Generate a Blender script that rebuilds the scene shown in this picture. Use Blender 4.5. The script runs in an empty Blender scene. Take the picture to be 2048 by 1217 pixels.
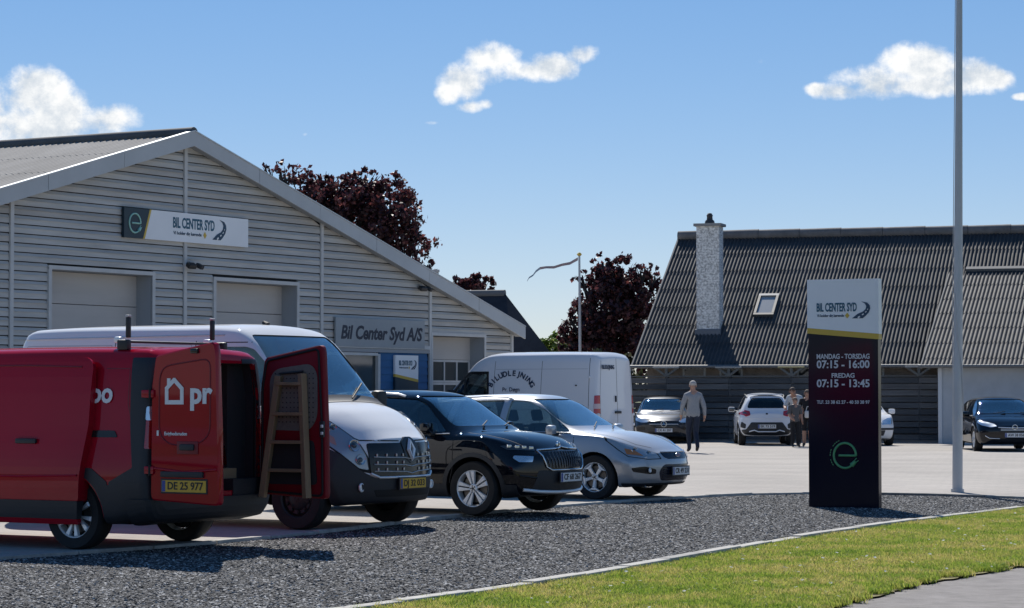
import bpy, bmesh, math, random
import numpy as np
from mathutils import Vector, Matrix
from mathutils.bvhtree import BVHTree

R = math.radians
SC = bpy.context.scene
COL = SC.collection
random.seed(7)
rng = np.random.default_rng(7)

# ------------------------------------------------------------------ camera, sky, sun, exposure
CAM_H = 1.5
FPX = 5000.0                      # focal length in photo pixels (2048 wide)
cam_d = bpy.data.cameras.new('camera')
cam = bpy.data.objects.new('camera', cam_d); COL.objects.link(cam)
cam_d.sensor_width = 36.0
cam_d.lens = FPX / 2048 * 36.0
cam_d.clip_start = 0.1
cam_d.clip_end = 6000
cam.location = (0, 0, CAM_H)
cam.rotation_euler = (R(90) + math.atan(179.5 / FPX), 0, 0)
SC.camera = cam

SUN_EL = R(46.0)
SUN_AZ = R(-6.5)                  # from +Y towards +X (negative: left)
to_sun = Vector((math.sin(SUN_AZ) * math.cos(SUN_EL), math.cos(SUN_AZ) * math.cos(SUN_EL), math.sin(SUN_EL)))
sun_d = bpy.data.lights.new('sun', 'SUN')
sun_d.energy = 5.0
sun_d.angle = R(0.53)
sun_d.color = (1.0, 0.955, 0.89)
sun = bpy.data.objects.new('sun', sun_d); COL.objects.link(sun)
sun.rotation_euler = (-to_sun).to_track_quat('-Z', 'Y').to_euler()
sun.location = (0, 40, 60)

SC.view_settings.view_transform = 'Standard'
SC.view_settings.look = 'None'
SC.view_settings.exposure = 0.1
SC.view_settings.gamma = 1.0
SC.view_settings.use_curve_mapping = False
SC.render.engine = 'CYCLES'
SC.cycles.max_bounces = 8
SC.cycles.transparent_max_bounces = 16
SC.cycles.caustics_reflective = False
SC.cycles.caustics_refractive = False
SC.cycles.sample_clamp_indirect = 6.0
SC.cycles.use_denoising = True

world = bpy.data.worlds.new('World'); SC.world = world
world.use_nodes = True
SKY_STRENGTH = 0.132

class NT:
    """tiny node helper"""
    def __init__(s, nt): s.nt = nt
    def n(s, t, **kw):
        nd = s.nt.nodes.new(t)
        for k, v in kw.items(): setattr(nd, k, v)
        return nd
    def link(s, a, b): s.nt.links.new(a, b)
    def math(s, op, a, b=None, c=None, clamp=False):
        nd = s.nt.nodes.new('ShaderNodeMath'); nd.operation = op; nd.use_clamp = clamp
        for i, v in enumerate((a, b, c)):
            if v is None: continue
            if isinstance(v, (int, float)): nd.inputs[i].default_value = v
            else: s.nt.links.new(v, nd.inputs[i])
        return nd.outputs[0]
    def sstep(s, v, a, b, lo=0.0, hi=1.0):
        nd = s.nt.nodes.new('ShaderNodeMapRange'); nd.interpolation_type = 'SMOOTHSTEP'
        s.nt.links.new(v, nd.inputs[0])
        for i, q in ((1, a), (2, b), (3, lo), (4, hi)): nd.inputs[i].default_value = q
        return nd.outputs[0]

def build_world():
    t = NT(world.node_tree); nt = world.node_tree; nt.nodes.clear()
    out = t.n('ShaderNodeOutputWorld'); bg = t.n('ShaderNodeBackground')
    sky = t.n('ShaderNodeTexSky', sky_type='NISHITA')
    sky.sun_disc = False
    sky.sun_elevation = SUN_EL; sky.sun_rotation = SUN_AZ
    sky.altitude = 1200; sky.air_density = 1.0; sky.dust_density = 0.0; sky.ozone_density = 4.0
    bg.inputs[1].default_value = SKY_STRENGTH
    tc = t.n('ShaderNodeTexCoord'); sep = t.n('ShaderNodeSeparateXYZ')
    t.link(tc.outputs['Generated'], sep.inputs[0])
    dx, dy, dz = sep.outputs
    dyc = t.math('MAXIMUM', dy, 0.05)
    u = t.math('DIVIDE', dx, dyc); v = t.math('DIVIDE', dz, dyc)
    uv = t.n('ShaderNodeCombineXYZ'); t.link(u, uv.inputs[0]); t.link(v, uv.inputs[1])
    def fbm(scale, detail, rough, off=(0, 0, 0)):
        mp = t.n('ShaderNodeMapping'); mp.inputs['Location'].default_value = off
        t.link(uv.outputs[0], mp.inputs[0])
        nz = t.n('ShaderNodeTexNoise'); nz.inputs['Scale'].default_value = scale
        nz.inputs['Detail'].default_value = detail; nz.inputs['Roughness'].default_value = rough
        t.link(mp.outputs[0], nz.inputs['Vector']); return nz.outputs[0]
    n1 = fbm(46, 10, 0.62); n2 = fbm(46, 10, 0.62, (0.0010, -0.0060, 0))
    # cumulus puffs: (px, py, rx, ry, weight) in photo pixels, turned into directions
    puffs = [(-60, 235, 150, 85, 1.0), (60, 190, 85, 48, 1.0), (130, 225, 75, 48, 1.0), (20, 255, 190, 50, 1.0), (200, 240, 74, 38, 1.05), (60, 165, 60, 36, 1.0),
             (980, 118, 58, 34, 1.0), (930, 160, 52, 40, 1.0), (895, 188, 30, 22, 0.9), (1040, 140, 60, 24, 0.95), (1110, 130, 58, 28, 1.0), (1165, 105, 38, 24, 1.0), (975, 150, 45, 28, .9),
             (942, 213, 34, 14, 0.80), (972, 207, 24, 14, 0.78), (860, 245, 26, 7, 0.62),
             (1850, 130, 90, 40, 1.05), (1760, 160, 92, 34, 1.05), (1930, 148, 84, 36, 1.05), (1995, 155, 36, 22, 1.0), (1690, 180, 66, 20, 1.0), (1640, 178, 26, 14, .95), (1840, 170, 150, 24, 1.05),
             (2050, 192, 24, 9, 0.8), (1525, 122, 18, 18, 0.52), (607, 268, 14, 8, 0.5)]
    acc = None
    for (px, py, rx, ry, w) in puffs:
        sx, sy = FPX / rx * .74, FPX / ry * .74
        ma = t.n('ShaderNodeVectorMath', operation='MULTIPLY_ADD'); t.link(uv.outputs[0], ma.inputs[0])
        ma.inputs[1].default_value = (sx, sy, 0); ma.inputs[2].default_value = (-(px - 1024) / FPX * sx, -(788 - py) / FPX * sy, 0)
        dt = t.n('ShaderNodeVectorMath', operation='DOT_PRODUCT'); t.link(ma.outputs[0], dt.inputs[0]); t.link(ma.outputs[0], dt.inputs[1])
        e = t.math('SUBTRACT', w, dt.outputs['Value'])
        acc = e if acc is None else t.math('SMOOTH_MAX', acc, e, 0.25)
    acc = t.math('MAXIMUM', acc, -2.0)
    f0 = t.math('ADD', acc, t.math('MULTIPLY', t.math('SUBTRACT', n1, 0.5), 2.2))
    dens = t.math('MULTIPLY', t.sstep(f0, 0.32, 0.98), t.sstep(dy, 0.2, 0.4))
    # self-shade: thick places, and undersides where the relief falls away from the sun above
    relief = t.math('MULTIPLY', t.math('SUBTRACT', n2, n1), 2.6)
    shade = t.sstep(t.math('ADD', t.math('MULTIPLY', acc, 0.60), relief), 0.10, 1.05)
    ramp = t.n('ShaderNodeMix', data_type='RGBA'); t.link(shade, ramp.inputs[0])
    k = 1.0 / SKY_STRENGTH
    ramp.inputs[6].default_value = (0.98 * k, 0.98 * k, 0.97 * k, 1)
    ramp.inputs[7].default_value = (0.56 * k, 0.63 * k, 0.71 * k, 1)
    mix = t.n('ShaderNodeMix', data_type='RGBA')
    hs = t.n('ShaderNodeHueSaturation'); hs.inputs['Saturation'].default_value = 1.26; t.link(sky.outputs[0], hs.inputs['Color'])
    gm = t.n('ShaderNodeGamma'); gm.inputs[1].default_value = 0.75; t.link(hs.outputs[0], gm.inputs[0])
    t.link(dens, mix.inputs[0]); tn = t.n('ShaderNodeVectorMath', operation='MULTIPLY'); tn.inputs[1].default_value = (0.98, 0.945, 1.06); t.link(gm.outputs[0], tn.inputs[0]); t.link(tn.outputs[0], mix.inputs[6]); t.link(ramp.outputs[2], mix.inputs[7])
    t.link(mix.outputs[2], bg.inputs[0]); t.link(bg.outputs[0], out.inputs[0])
world.cycles.sampling_method = "MANUAL"; world.cycles.sample_map_resolution = 256
build_world()

# ------------------------------------------------------------------ materials
MATS = {}
def M(name, base, rough=0.5, metal=0.0, coat=0.0, spec=0.5, var=None, bump=None, emit=None, stretch=None, flake=False):
    """procedural principled material; var=(scale, amount[, detail]), bump=(scale, strength)"""
    if name in MATS: return MATS[name]
    m = bpy.data.materials.new(name); m.use_nodes = True; MATS[name] = m
    t = NT(m.node_tree); p = m.node_tree.nodes['Principled BSDF']
    p.inputs['Base Color'].default_value = (*base, 1)
    p.inputs['Roughness'].default_value = rough
    p.inputs['Metallic'].default_value = metal
    p.inputs['Coat Weight'].default_value = coat
    p.inputs['Coat Roughness'].default_value = 0.02
    p.inputs['Specular IOR Level'].default_value = spec
    vec = None
    if var or bump:
        tc = t.n('ShaderNodeTexCoord'); mp = t.n('ShaderNodeMapping')
        if stretch: mp.inputs['Scale'].default_value = stretch
        t.link(tc.outputs['Object'], mp.inputs[0]); vec = mp.outputs[0]
    if var:
        nz = t.n('ShaderNodeTexNoise'); nz.inputs['Scale'].default_value = var[0]
        nz.inputs['Detail'].default_value = var[2] if len(var) > 2 else 5; nz.inputs['Roughness'].default_value = 0.65
        t.link(vec, nz.inputs['Vector'])
        rp = t.n('ShaderNodeMapRange'); t.link(nz.outputs[0], rp.inputs[0])
        rp.inputs[1].default_value = 0.3; rp.inputs[2].default_value = 0.7
        rp.inputs[3].default_value = 1 - var[1]; rp.inputs[4].default_value = 1 + var[1]
        mx = t.n('ShaderNodeVectorMath', operation='SCALE'); mx.inputs[0].default_value = base
        t.link(rp.outputs[0], mx.inputs['Scale']); t.link(mx.outputs[0], p.inputs['Base Color'])
    if bump:
        nb = t.n('ShaderNodeTexNoise'); nb.inputs['Scale'].default_value = bump[0]; nb.inputs['Detail'].default_value = 4
        t.link(vec, nb.inputs['Vector'])
        b = t.n('ShaderNodeBump'); b.inputs['Strength'].default_value = bump[1]; b.inputs['Distance'].default_value = 0.02
        t.link(nb.outputs[0], b.inputs['Height']); t.link(b.outputs[0], p.inputs['Normal'])
    if emit:
        p.inputs['Emission Color'].default_value = (*emit[0], 1); p.inputs['Emission Strength'].default_value = emit[1]
    return m

def glass(name, tint=(0.75, 0.85, 0.85), ior=1.6):
    if name in MATS: return MATS[name]
    m = bpy.data.materials.new(name); m.use_nodes = True; MATS[name] = m
    nt = m.node_tree; nt.nodes.clear(); t = NT(nt)
    out = t.n('ShaderNodeOutputMaterial'); tr = t.n('ShaderNodeBsdfTransparent'); gl = t.n('ShaderNodeBsdfGlossy')
    tr.inputs[0].default_value = (*tint, 1); gl.inputs['Roughness'].default_value = 0.02; gl.inputs[0].default_value = (1, 1, 1, 1)
    lw = t.n('ShaderNodeLayerWeight'); lw.inputs[0].default_value = .5; f0 = ((ior - 1) / (ior + 1)) ** 2
    fr = t.math('ADD', t.math('MULTIPLY', t.math('POWER', lw.outputs['Facing'], 2.8), 1 - f0), f0)
    mx = t.n('ShaderNodeMixShader'); t.link(fr, mx.inputs[0]); t.link(tr.outputs[0], mx.inputs[1]); t.link(gl.outputs[0], mx.inputs[2])
    t.link(mx.outputs[0], out.inputs[0]); return m

PAINT_WHITE = M('paint_white', (0.84, 0.84, 0.84), 0.5, coat=0.7, spec=0, var=(1.3, 0.03))
PAINT_RED = M('paint_red', (0.38, 0.006, 0.020), 0.5, coat=0.65, spec=0, var=(1.1, 0.05))
PAINT_BLACK = M('paint_black', (0.004, 0.005, 0.009), 0.5, coat=0.9, spec=0)
PAINT_SILVER = M('paint_silver', (0.44, 0.455, 0.48), 0.34, metal=0.5, coat=0.9, spec=.2)
PAINT_DARKGREY = M('paint_dark_grey', (0.025, 0.03, 0.04), 0.35, metal=0.3, coat=0.9, spec=.1)
PAINT_PEARL = M('paint_pearl', (0.74, 0.76, 0.80), 0.45, coat=0.8, spec=0)
PLASTIC = M('dark_plastic', (0.022, 0.025, 0.03), 0.55, bump=(300, 0.08))
PLASTIC_GLOSS = M('gloss_black', (0.012, 0.012, 0.014), 0.18)
RUBBER = M('rubber', (0.016, 0.016, 0.017), 0.8, var=(9, 0.25))
CHROME = M('chrome', (0.78, 0.79, 0.80), 0.12, metal=1.0)
ALLOY = M('alloy', (0.88, 0.89, 0.90), 0.30, metal=0.25)
ALLOY_DARK = M('alloy_dark', (0.05, 0.05, 0.055), 0.45, metal=0.5)  # dark metal of the wheel bolts and hub centres
STEEL_BLACK = M('steel_black', (0.02, 0.02, 0.022), 0.5)
DISC = M('brake_disc', (0.16, 0.15, 0.14), 0.4, metal=0.8)
INTERIOR = M('interior', (0.03, 0.032, 0.036), 0.8)
SEAT = M('seat_cloth', (0.035, 0.037, 0.042), 0.9)
LAMP_CLEAR = M('lamp_reflector', (0.72, 0.75, 0.78), 0.15, metal=0.75)
LAMP_BASE = M('lamp_base', (.42, .44, .47), .25, metal=.4)
LAMP_DARK = M('lamp_dark', (0.05, 0.055, 0.06), 0.12, metal=0.3, coat=1)
LAMP_AMBER = M('lamp_amber', (0.75, 0.22, 0.03), 0.2, coat=1)
LAMP_RED = M('lamp_red', (0.45, 0.01, 0.012), 0.15, coat=1)
GAP = M('panel_gap', (0.006, 0.006, 0.007), 0.7)
GLASS_CAR = glass('car_glass', (0.74, 0.82, 0.82), 1.75)
GLASS_DARK = glass('privacy_glass', (0.20, 0.24, 0.25))
GLASS_LENS = glass('lens_glass', (0.93, 0.95, 0.96), 1.45)
PLATE_W = M('plate_white', (0.72, 0.73, 0.73), 0.4)
PLATE_Y = M('plate_yellow', (0.72, 0.42, 0.03), 0.4)
PLATE_BLUE = M('plate_blue', (0.02, 0.06, 0.30), 0.4)
INK = M('black_ink', (0.012, 0.012, 0.014), 0.5)
INK_WHITE = M('white_vinyl', (0.80, 0.80, 0.80), 0.4)
INK_NAVY = M('navy_vinyl', (0.015, 0.03, 0.075), 0.4)

# ------------------------------------------------------------------ mesh helpers
def tag(o, label=None, cat=None, group=None, kind=None):
    if label: o['label'] = label
    if cat: o['category'] = cat
    if group: o['group'] = group
    if kind: o['kind'] = kind
    return o

def empty(name, loc=(0, 0, 0), rz=0.0):
    o = bpy.data.objects.new(name, None); COL.objects.link(o)
    o.location = loc; o.rotation_euler = (0, 0, rz); o.empty_display_size = 0.2
    return o

def link(name, me, parent=None, loc=None):
    o = bpy.data.objects.new(name, me); COL.objects.link(o)
    if parent is not None: o.parent = parent
    if loc is not None: o.location = loc
    return o

class MB:
    """collects geometry, then becomes ONE mesh object"""
    def __init__(s): s.v = []; s.f = []; s.mi = []; s.mats = []
    def slot(s, m):
        if m not in s.mats: s.mats.append(m)
        return s.mats.index(m)
    def add(s, vs, fs, m):
        b = len(s.v); s.v += [tuple(p) for p in vs]; i = s.slot(m)
        for f in fs: s.f.append(tuple(b + q for q in f)); s.mi.append(i)
    def box(s, c, size, m, mat=None):
        hx, hy, hz = size[0] / 2, size[1] / 2, size[2] / 2
        vs = [Vector((x, y, z)) for x in (-hx, hx) for y in (-hy, hy) for z in (-hz, hz)]
        if mat is not None: vs = [mat @ p for p in vs]
        c = Vector(c); vs = [p + c for p in vs]
        s.add(vs, [(0, 1, 3, 2), (4, 6, 7, 5), (0, 4, 5, 1), (2, 3, 7, 6), (0, 2, 6, 4), (1, 5, 7, 3)], m)
    def bbox(s, c, size, m, bev=0.01, mat=None):
        """box with chamfered edges"""
        bm = bmesh.new(); bmesh.ops.create_cube(bm, size=1)
        for v in bm.verts: v.co = Vector((v.co.x * size[0], v.co.y * size[1], v.co.z * size[2]))
        b = min(bev, 0.45 * min(size))
        bmesh.ops.bevel(bm, geom=bm.edges[:], offset=b, segments=2, affect='EDGES', profile=0.6)
        c = Vector(c)
        vs = [((mat @ v.co) if mat is not None else v.co) + c for v in bm.verts]
        bm.verts.index_update()
        s.add(vs, [[v.index for v in f.verts] for f in bm.faces], m); bm.free()
    def prism(s, poly, a, b, m):
        """poly: list of 3D points; extruded by vector a..b"""
        n = len(poly); a = Vector(a); b = Vector(b)
        vs = [Vector(p) + a for p in poly] + [Vector(p) + b for p in poly]
        fs = [tuple(range(n))[::-1], tuple(range(n, 2 * n))] + [(i, (i + 1) % n, n + (i + 1) % n, n + i) for i in range(n)]
        s.add(vs, fs, m)
    def tube(s, pts, r, m, n=8, cap=True, flat=None):
        pts = [Vector(p) for p in pts]; k = len(pts)
        rs = r if isinstance(r, (list, tuple)) else [r] * k
        vs = []; up = Vector((0, 0, 1)); pa = None
        for i, p in enumerate(pts):
            d = (pts[min(i + 1, k - 1)] - pts[max(i - 1, 0)]).normalized()
            if pa is None:
                ref = up if abs(d.z) < 0.95 else Vector((1, 0, 0)); a = d.cross(ref).normalized()
            else:
                a = (pa - d * pa.dot(d)); a = a.normalized() if a.length > 1e-6 else d.orthogonal().normalized()
            pa = a; b = d.cross(a).normalized()
            fl = flat or 1.0
            for j in range(n):
                q = 2 * math.pi * j / n
                vs.append(p + a * math.cos(q) * rs[i] + b * math.sin(q) * rs[i] * fl)
        fs = [(i * n + j, i * n + (j + 1) % n, (i + 1) * n + (j + 1) % n, (i + 1) * n + j) for i in range(k - 1) for j in range(n)]
        if cap: fs += [tuple(range(n))[::-1], tuple((k - 1) * n + j for j in range(n))]
        s.add(vs, fs, m)
    def lathe(s, prof, m, n=40, axis='y', o=(0, 0, 0), close=False):
        """prof: (radius, along) pairs spun round the axis"""
        vs = []; k = len(prof); o = Vector(o)
        for (r, h) in prof:
            for j in range(n):
                q = 2 * math.pi * j / n; c, d = math.cos(q) * r, math.sin(q) * r
                vs.append(o + (Vector((c, h, d)) if axis == 'y' else Vector((c, d, h)) if axis == 'z' else Vector((h, c, d))))
        kk = k if close else k - 1
        fs = [(i * n + j, i * n + (j + 1) % n, ((i + 1) % k) * n + (j + 1) % n, ((i + 1) % k) * n + j) for i in range(kk) for j in range(n)]
        s.add(vs, fs, m)
    def mesh(s, name, smooth=None):
        me = bpy.data.meshes.new(name); me.from_pydata([tuple(p) for p in s.v], [], s.f)
        for m in s.mats: me.materials.append(m)
        me.polygons.foreach_set('material_index', s.mi)
        bm = bmesh.new(); bm.from_mesh(me); bmesh.ops.recalc_face_normals(bm, faces=bm.faces); bm.to_mesh(me); bm.free()
        if smooth is not None:
            me.shade_smooth(); me.set_sharp_from_angle(angle=R(smooth))
        return me
    def build(s, name, parent=None, smooth=None, loc=None):
        return link(name, s.mesh(name, smooth), parent, loc)

def rnd(poly, r, k=3):
    """round the corners of a polygon given in 2D or 3D"""
    P = [np.array(p, float) for p in poly]; n = len(P); out = []
    for i in range(n):
        p, a, b = P[i], P[i - 1], P[(i + 1) % n]
        rr = r[i] if isinstance(r, (list, tuple)) else r
        la, lb = np.linalg.norm(a - p), np.linalg.norm(b - p)
        ra, rb = min(rr, la * .45), min(rr, lb * .45)
        if rr <= 0: out.append(tuple(p)); continue
        A = p + (a - p) / la * ra; B = p + (b - p) / lb * rb
        for j in range(k + 1):
            q = j / k; out.append(tuple((1 - q) ** 2 * A + 2 * q * (1 - q) * p + q * q * B))
    return out

# scratch scene: booleans, skins and text are evaluated there
TMP = bpy.data.scenes.new('scratch')
def evaluate(o):
    vl = TMP.view_layers[0]; vl.update(); dg = vl.depsgraph
    return bpy.data.meshes.new_from_object(o.evaluated_get(dg), depsgraph=dg)
def tmp_obj(me):
    o = bpy.data.objects.new('scratch', me); TMP.collection.objects.link(o); return o

def boolean(a, b, op):
    """a, b meshes -> new mesh"""
    oa, ob = tmp_obj(a), tmp_obj(b)
    md = oa.modifiers.new('b', 'BOOLEAN'); md.operation = op; md.object = ob; md.solver = 'MANIFOLD'
    r = evaluate(oa)
    if len(r.polygons) == 0 and op != 'INTERSECT':
        md.solver = 'EXACT'; r = evaluate(oa)
    bpy.data.objects.remove(oa); bpy.data.objects.remove(ob)
    return r

def prism_mesh(poly, a, b, m=None):
    mb = MB(); mb.prism(poly, a, b, m or GAP); return mb.mesh('prism')

_text_cache = {}
def text_mesh(body, size=1.0, depth=0.004, shear=0.0, bold=0.0, space=1.0):
    key = (body, size, depth, shear, bold, space)
    if key in _text_cache: return _text_cache[key]
    cu = bpy.data.curves.new('lettering', 'FONT'); cu.body = body; cu.size = size; cu.extrude = depth / 2
    cu.shear = shear; cu.offset = bold; cu.space_character = space
    cu.align_x = 'CENTER'; cu.align_y = 'CENTER'; cu.resolution_u = 3
    o = bpy.data.objects.new('t', cu); TMP.collection.objects.link(o)
    me = evaluate(o); bpy.data.objects.remove(o)
    _text_cache[key] = me
    return me

def lettering(body, origin, right, up, height, mat, parent, depth=0.004, shear=0.0, bold=0.0, width=None, name='lettering', space=1.0):
    """flat letters; height = cap height in metres; width squeezes the line to that length"""
    me = text_mesh(body, 1.0, depth, shear, bold, space).copy()
    co = np.empty(len(me.vertices) * 3); me.vertices.foreach_get('co', co); co = co.reshape(-1, 3)
    w = np.ptp(co[:, 0]); capm = 0.73
    co[:, 0] -= (co[:, 0].max() + co[:, 0].min()) / 2
    s = height / capm; sx = s if width is None else width / w
    co[:, 1] -= 0.0
    right = np.array(Vector(right).normalized()); up = np.array(Vector(up).normalized()); nrm = np.cross(right, up)
    P = np.array(origin)[None] + co[:, :1] * sx * right + co[:, 1:2] * s * up + (co[:, 2:3]) * nrm
    me.vertices.foreach_set('co', P.ravel())
    me.materials.clear(); me.materials.append(mat); me.update()
    return link(name, me, parent)
# ------------------------------------------------------------------ vehicle builder
def pchip(pts):
    xs = np.array([p[0] for p in pts], float); ys = np.array([p[1] for p in pts], float)
    if len(xs) == 1: return lambda x: np.full_like(np.asarray(x, float), ys[0])
    h = np.diff(xs); dl = np.diff(ys) / h; m = np.zeros(len(xs))
    for i in range(1, len(xs) - 1):
        if dl[i - 1] * dl[i] > 0:
            w1 = 2 * h[i] + h[i - 1]; w2 = h[i] + 2 * h[i - 1]
            m[i] = (w1 + w2) / (w1 / dl[i - 1] + w2 / dl[i])
    m[0], m[-1] = dl[0], dl[-1]
    def f(x):
        x = np.clip(np.asarray(x, float), xs[0], xs[-1]); i = np.clip(np.searchsorted(xs, x) - 1, 0, len(xs) - 2)
        t = (x - xs[i]) / h[i]
        return (2*t**3 - 3*t**2 + 1) * ys[i] + (t**3 - 2*t**2 + t) * h[i] * m[i] + (-2*t**3 + 3*t**2) * ys[i+1] + (t**3 - t**2) * h[i] * m[i+1]
    return f

def catmull(P, sub):
    """P: (k,2) -> smooth polyline through the points"""
    P = np.asarray(P, float); k = len(P); out = []
    E = np.vstack([[-P[1, 0], P[1, 1]], P, [-P[-2, 0], P[-2, 1]]])
    for i in range(k - 1):
        p0, p1, p2, p3 = E[i], E[i+1], E[i+2], E[i+3]
        d = np.linalg.norm(p2 - p1) + 1e-9
        m1 = (p2 - p0) / (np.linalg.norm(p2 - p1) + np.linalg.norm(p1 - p0) + 1e-9) * d * 0.75
        m2 = (p3 - p1) / (np.linalg.norm(p3 - p2) + np.linalg.norm(p2 - p1) + 1e-9) * d * 0.75
        for j in range(sub):
            t = j / sub
            out.append((2*t**3-3*t**2+1)*p1 + (t**3-2*t**2+t)*m1 + (-2*t**3+3*t**2)*p2 + (t**3-t**2)*m2)
    out.append(P[-1]); return np.array(out)

class Vehicle:
    def __init__(s, name, sp):
        s.root = empty(name); s.sp = sp; s.n = {}
        nx, sub = sp.get('nx', 64), sp.get('sub', 5)
        x0, x1 = sp['x']; F = {k: pchip(sp[k]) for k in ('zr', 'd', 'zb', 'wb', 'wr', 'wm', 'zm', 'wl', 'zl')}
        xs = np.linspace(x0, x1, nx)
        rings = []
        for x in xs:
            g = {k: float(F[k](x)) for k in F}
            zs = g['zr'] - g['d']; zb = min(g['zb'], zs - 0.02); zm = min(g['zm'], zb - .05)
            half = [(0, g['zl']), (g['wl'] * .6, g['zl']), (g['wl'] - .07, g['zl']), (g['wl'], g['zl'] + .07), (g['wm'], zm), (g['wb'], zb), (g['wr'], zs), (g['wr'] * .62, g['zr'] - .22 * g['d']), (0, g['zr'])]
            h = catmull(half, sub)
            ring = np.vstack([h, np.stack([-h[-2:0:-1, 0], h[-2:0:-1, 1]], 1)])
            rings.append(np.column_stack([np.full(len(ring), x), ring]))
        def cap(r, sgn):
            out = []
            c = np.array([0, 0, (r[:, 2].max() + r[:, 2].min()) / 2])
            for q, dx in ((.985, .012), (.955, .02), (.9, .022), (.75, .022), (.55, .022), (.3, .022), (.1, .022)):
                p = r.copy(); p[:, 1] = p[:, 1] * q; p[:, 2] = c[2] + (p[:, 2] - c[2]) * q; p[:, 0] += sgn * dx; out.append(p)
            return out
        rings = cap(rings[0], -1)[::-1] + rings + cap(rings[-1], 1)
        nr = len(rings[0]); V = np.vstack(rings)
        # end faces: sloped by height, curved in plan
        W = max(v for _, v in sp['wm'])
        fx = pchip(sp['fx']); rx = pchip(sp['rx'])
        Lr = sp.get('ramp', 0.9)
        tf = np.clip((V[:, 0] - (x1 - Lr)) / Lr, 0, 1.05) ** 2; tr = np.clip(((x0 + Lr) - V[:, 0]) / Lr, 0, 1.05) ** 2
        yy = np.abs(V[:, 1]) / W
        V[:, 0] -= tf * (fx(V[:, 2]) + sp['cf'] * yy ** sp.get('pf', 2.4))
        V[:, 0] += tr * (rx(V[:, 2]) + sp['cr'] * yy ** sp.get('pr', 3.0))
        k = len(rings)
        fs = [(i * nr + j, i * nr + (j + 1) % nr, (i + 1) * nr + (j + 1) % nr, (i + 1) * nr + j) for i in range(k - 1) for j in range(nr)]
        fs += [tuple(range(nr))[::-1], tuple((k - 1) * nr + j for j in range(nr))]
        me = bpy.data.meshes.new('solid'); me.from_pydata(V.tolist(), [], fs)
        bm = bmesh.new(); bm.from_mesh(me); bmesh.ops.recalc_face_normals(bm, faces=bm.faces); bm.to_mesh(me); bm.free()
        me.materials.append(sp['paint'])
        s.me0 = me
        s.V = np.empty(len(me.vertices) * 3); me.vertices.foreach_get('co', s.V); s.V = s.V.reshape(-1, 3)
        s.N = np.empty(len(me.vertices) * 3); me.vertex_normals.foreach_get('vector', s.N); s.N = s.N.reshape(-1, 3)
        s.polys = [tuple(p.vertices) for p in me.polygons]
        s.bvh = BVHTree.FromPolygons([Vector(p) for p in s.V], s.polys)
        s.body = me
        s.x0, s.x1 = x0, x1
    def off(s, d, mat=None):
        me = s.me0.copy(); me.vertices.foreach_set('co', (s.V + s.N * d).ravel())
        me.materials.clear(); me.materials.append(mat or s.sp['paint']); me.update(); return me
    # surface look-ups
    def hit(s, o, d):
        r = s.bvh.ray_cast(Vector(o), Vector(d)); return r
    def front(s, y, z, off=0.0):
        r = s.hit((4.5, y, z), (-1, 0, 0)); return r[0] + r[1] * off if r[0] else Vector((s.x1, y, z))
    def rear(s, y, z, off=0.0):
        r = s.hit((-4.5, y, z), (1, 0, 0)); return r[0] + r[1] * off if r[0] else Vector((s.x0, y, z))
    def side(s, x, z, sg, off=0.0):
        r = s.hit((x, 3 * sg, z), (0, -sg, 0)); return r[0] + r[1] * off if r[0] else Vector((x, sg, z))
    def top(s, x, y, off=0.0):
        r = s.hit((x, y, 5), (0, 0, -1)); return r[0] + r[1] * off if r[0] else Vector((x, y, 1))
    # prisms in the vehicle's own directions
    def pr(s, poly, ax, rngx=None, m=None):
        if ax in ('r', 'l'):
            sg = -1 if ax == 'r' else 1
            a, b = rngx or (0.25, 1.6)
            return prism_mesh([(x, 0, z) for x, z in poly], (0, sg * a, 0), (0, sg * b, 0), m)
        if ax == 'y':
            return prism_mesh([(x, 0, z) for x, z in poly], (0, -1.6, 0), (0, 1.6, 0), m)
        if ax == 'f':
            a, b = rngx or (s.x1 - .7, s.x1 + .3)
            return prism_mesh([(0, y, z) for y, z in poly], (a, 0, 0), (b, 0, 0), m)
        if ax == 'b':
            a, b = rngx or (s.x0 - .3, s.x0 + .7)
            return prism_mesh([(0, y, z) for y, z in poly], (a, 0, 0), (b, 0, 0), m)
        if ax == 't':
            a, b = rngx or (0.7, 3.5)
            return prism_mesh([(x, y, 0) for x, y in poly], (0, 0, a), (0, 0, b), m)
        d = Vector(ax).normalized(); a, b = rngx or (-0.25, 0.35); k = sum(Vector(p).dot(d) for p in poly) / len(poly)
        return prism_mesh([Vector(p) + d * (k - Vector(p).dot(d)) for p in poly], d * a, d * b, m)
    def cut(s, prism): s.body = boolean(s.body, prism, 'DIFFERENCE')
    def normals(s, me):
        """smooth shading taken from the uncut body, so that cuts leave no creases"""
        me.shade_smooth(); nl = len(me.loops)
        vn = []
        for v in me.vertices:
            r = s.bvh.find_nearest(v.co)
            if r[0] is None or r[3] > 0.03: vn.append(None); continue
            f = s.polys[r[2]]; w = 0; n = Vector((0, 0, 0))
            for q in f:
                d = (Vector(s.V[q]) - r[0]).length; k = 1 / (d * d + 1e-5); n += Vector(s.N[q]) * k
            vn.append(n.normalized())
        out = [None] * nl
        for p in me.polygons:
            fn = p.normal
            for li in p.loop_indices:
                n = vn[me.loops[li].vertex_index]
                if n is None or n.dot(fn) < 0.72: n = fn
                out[li] = n
        me.normals_split_custom_set(out); return me
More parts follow.
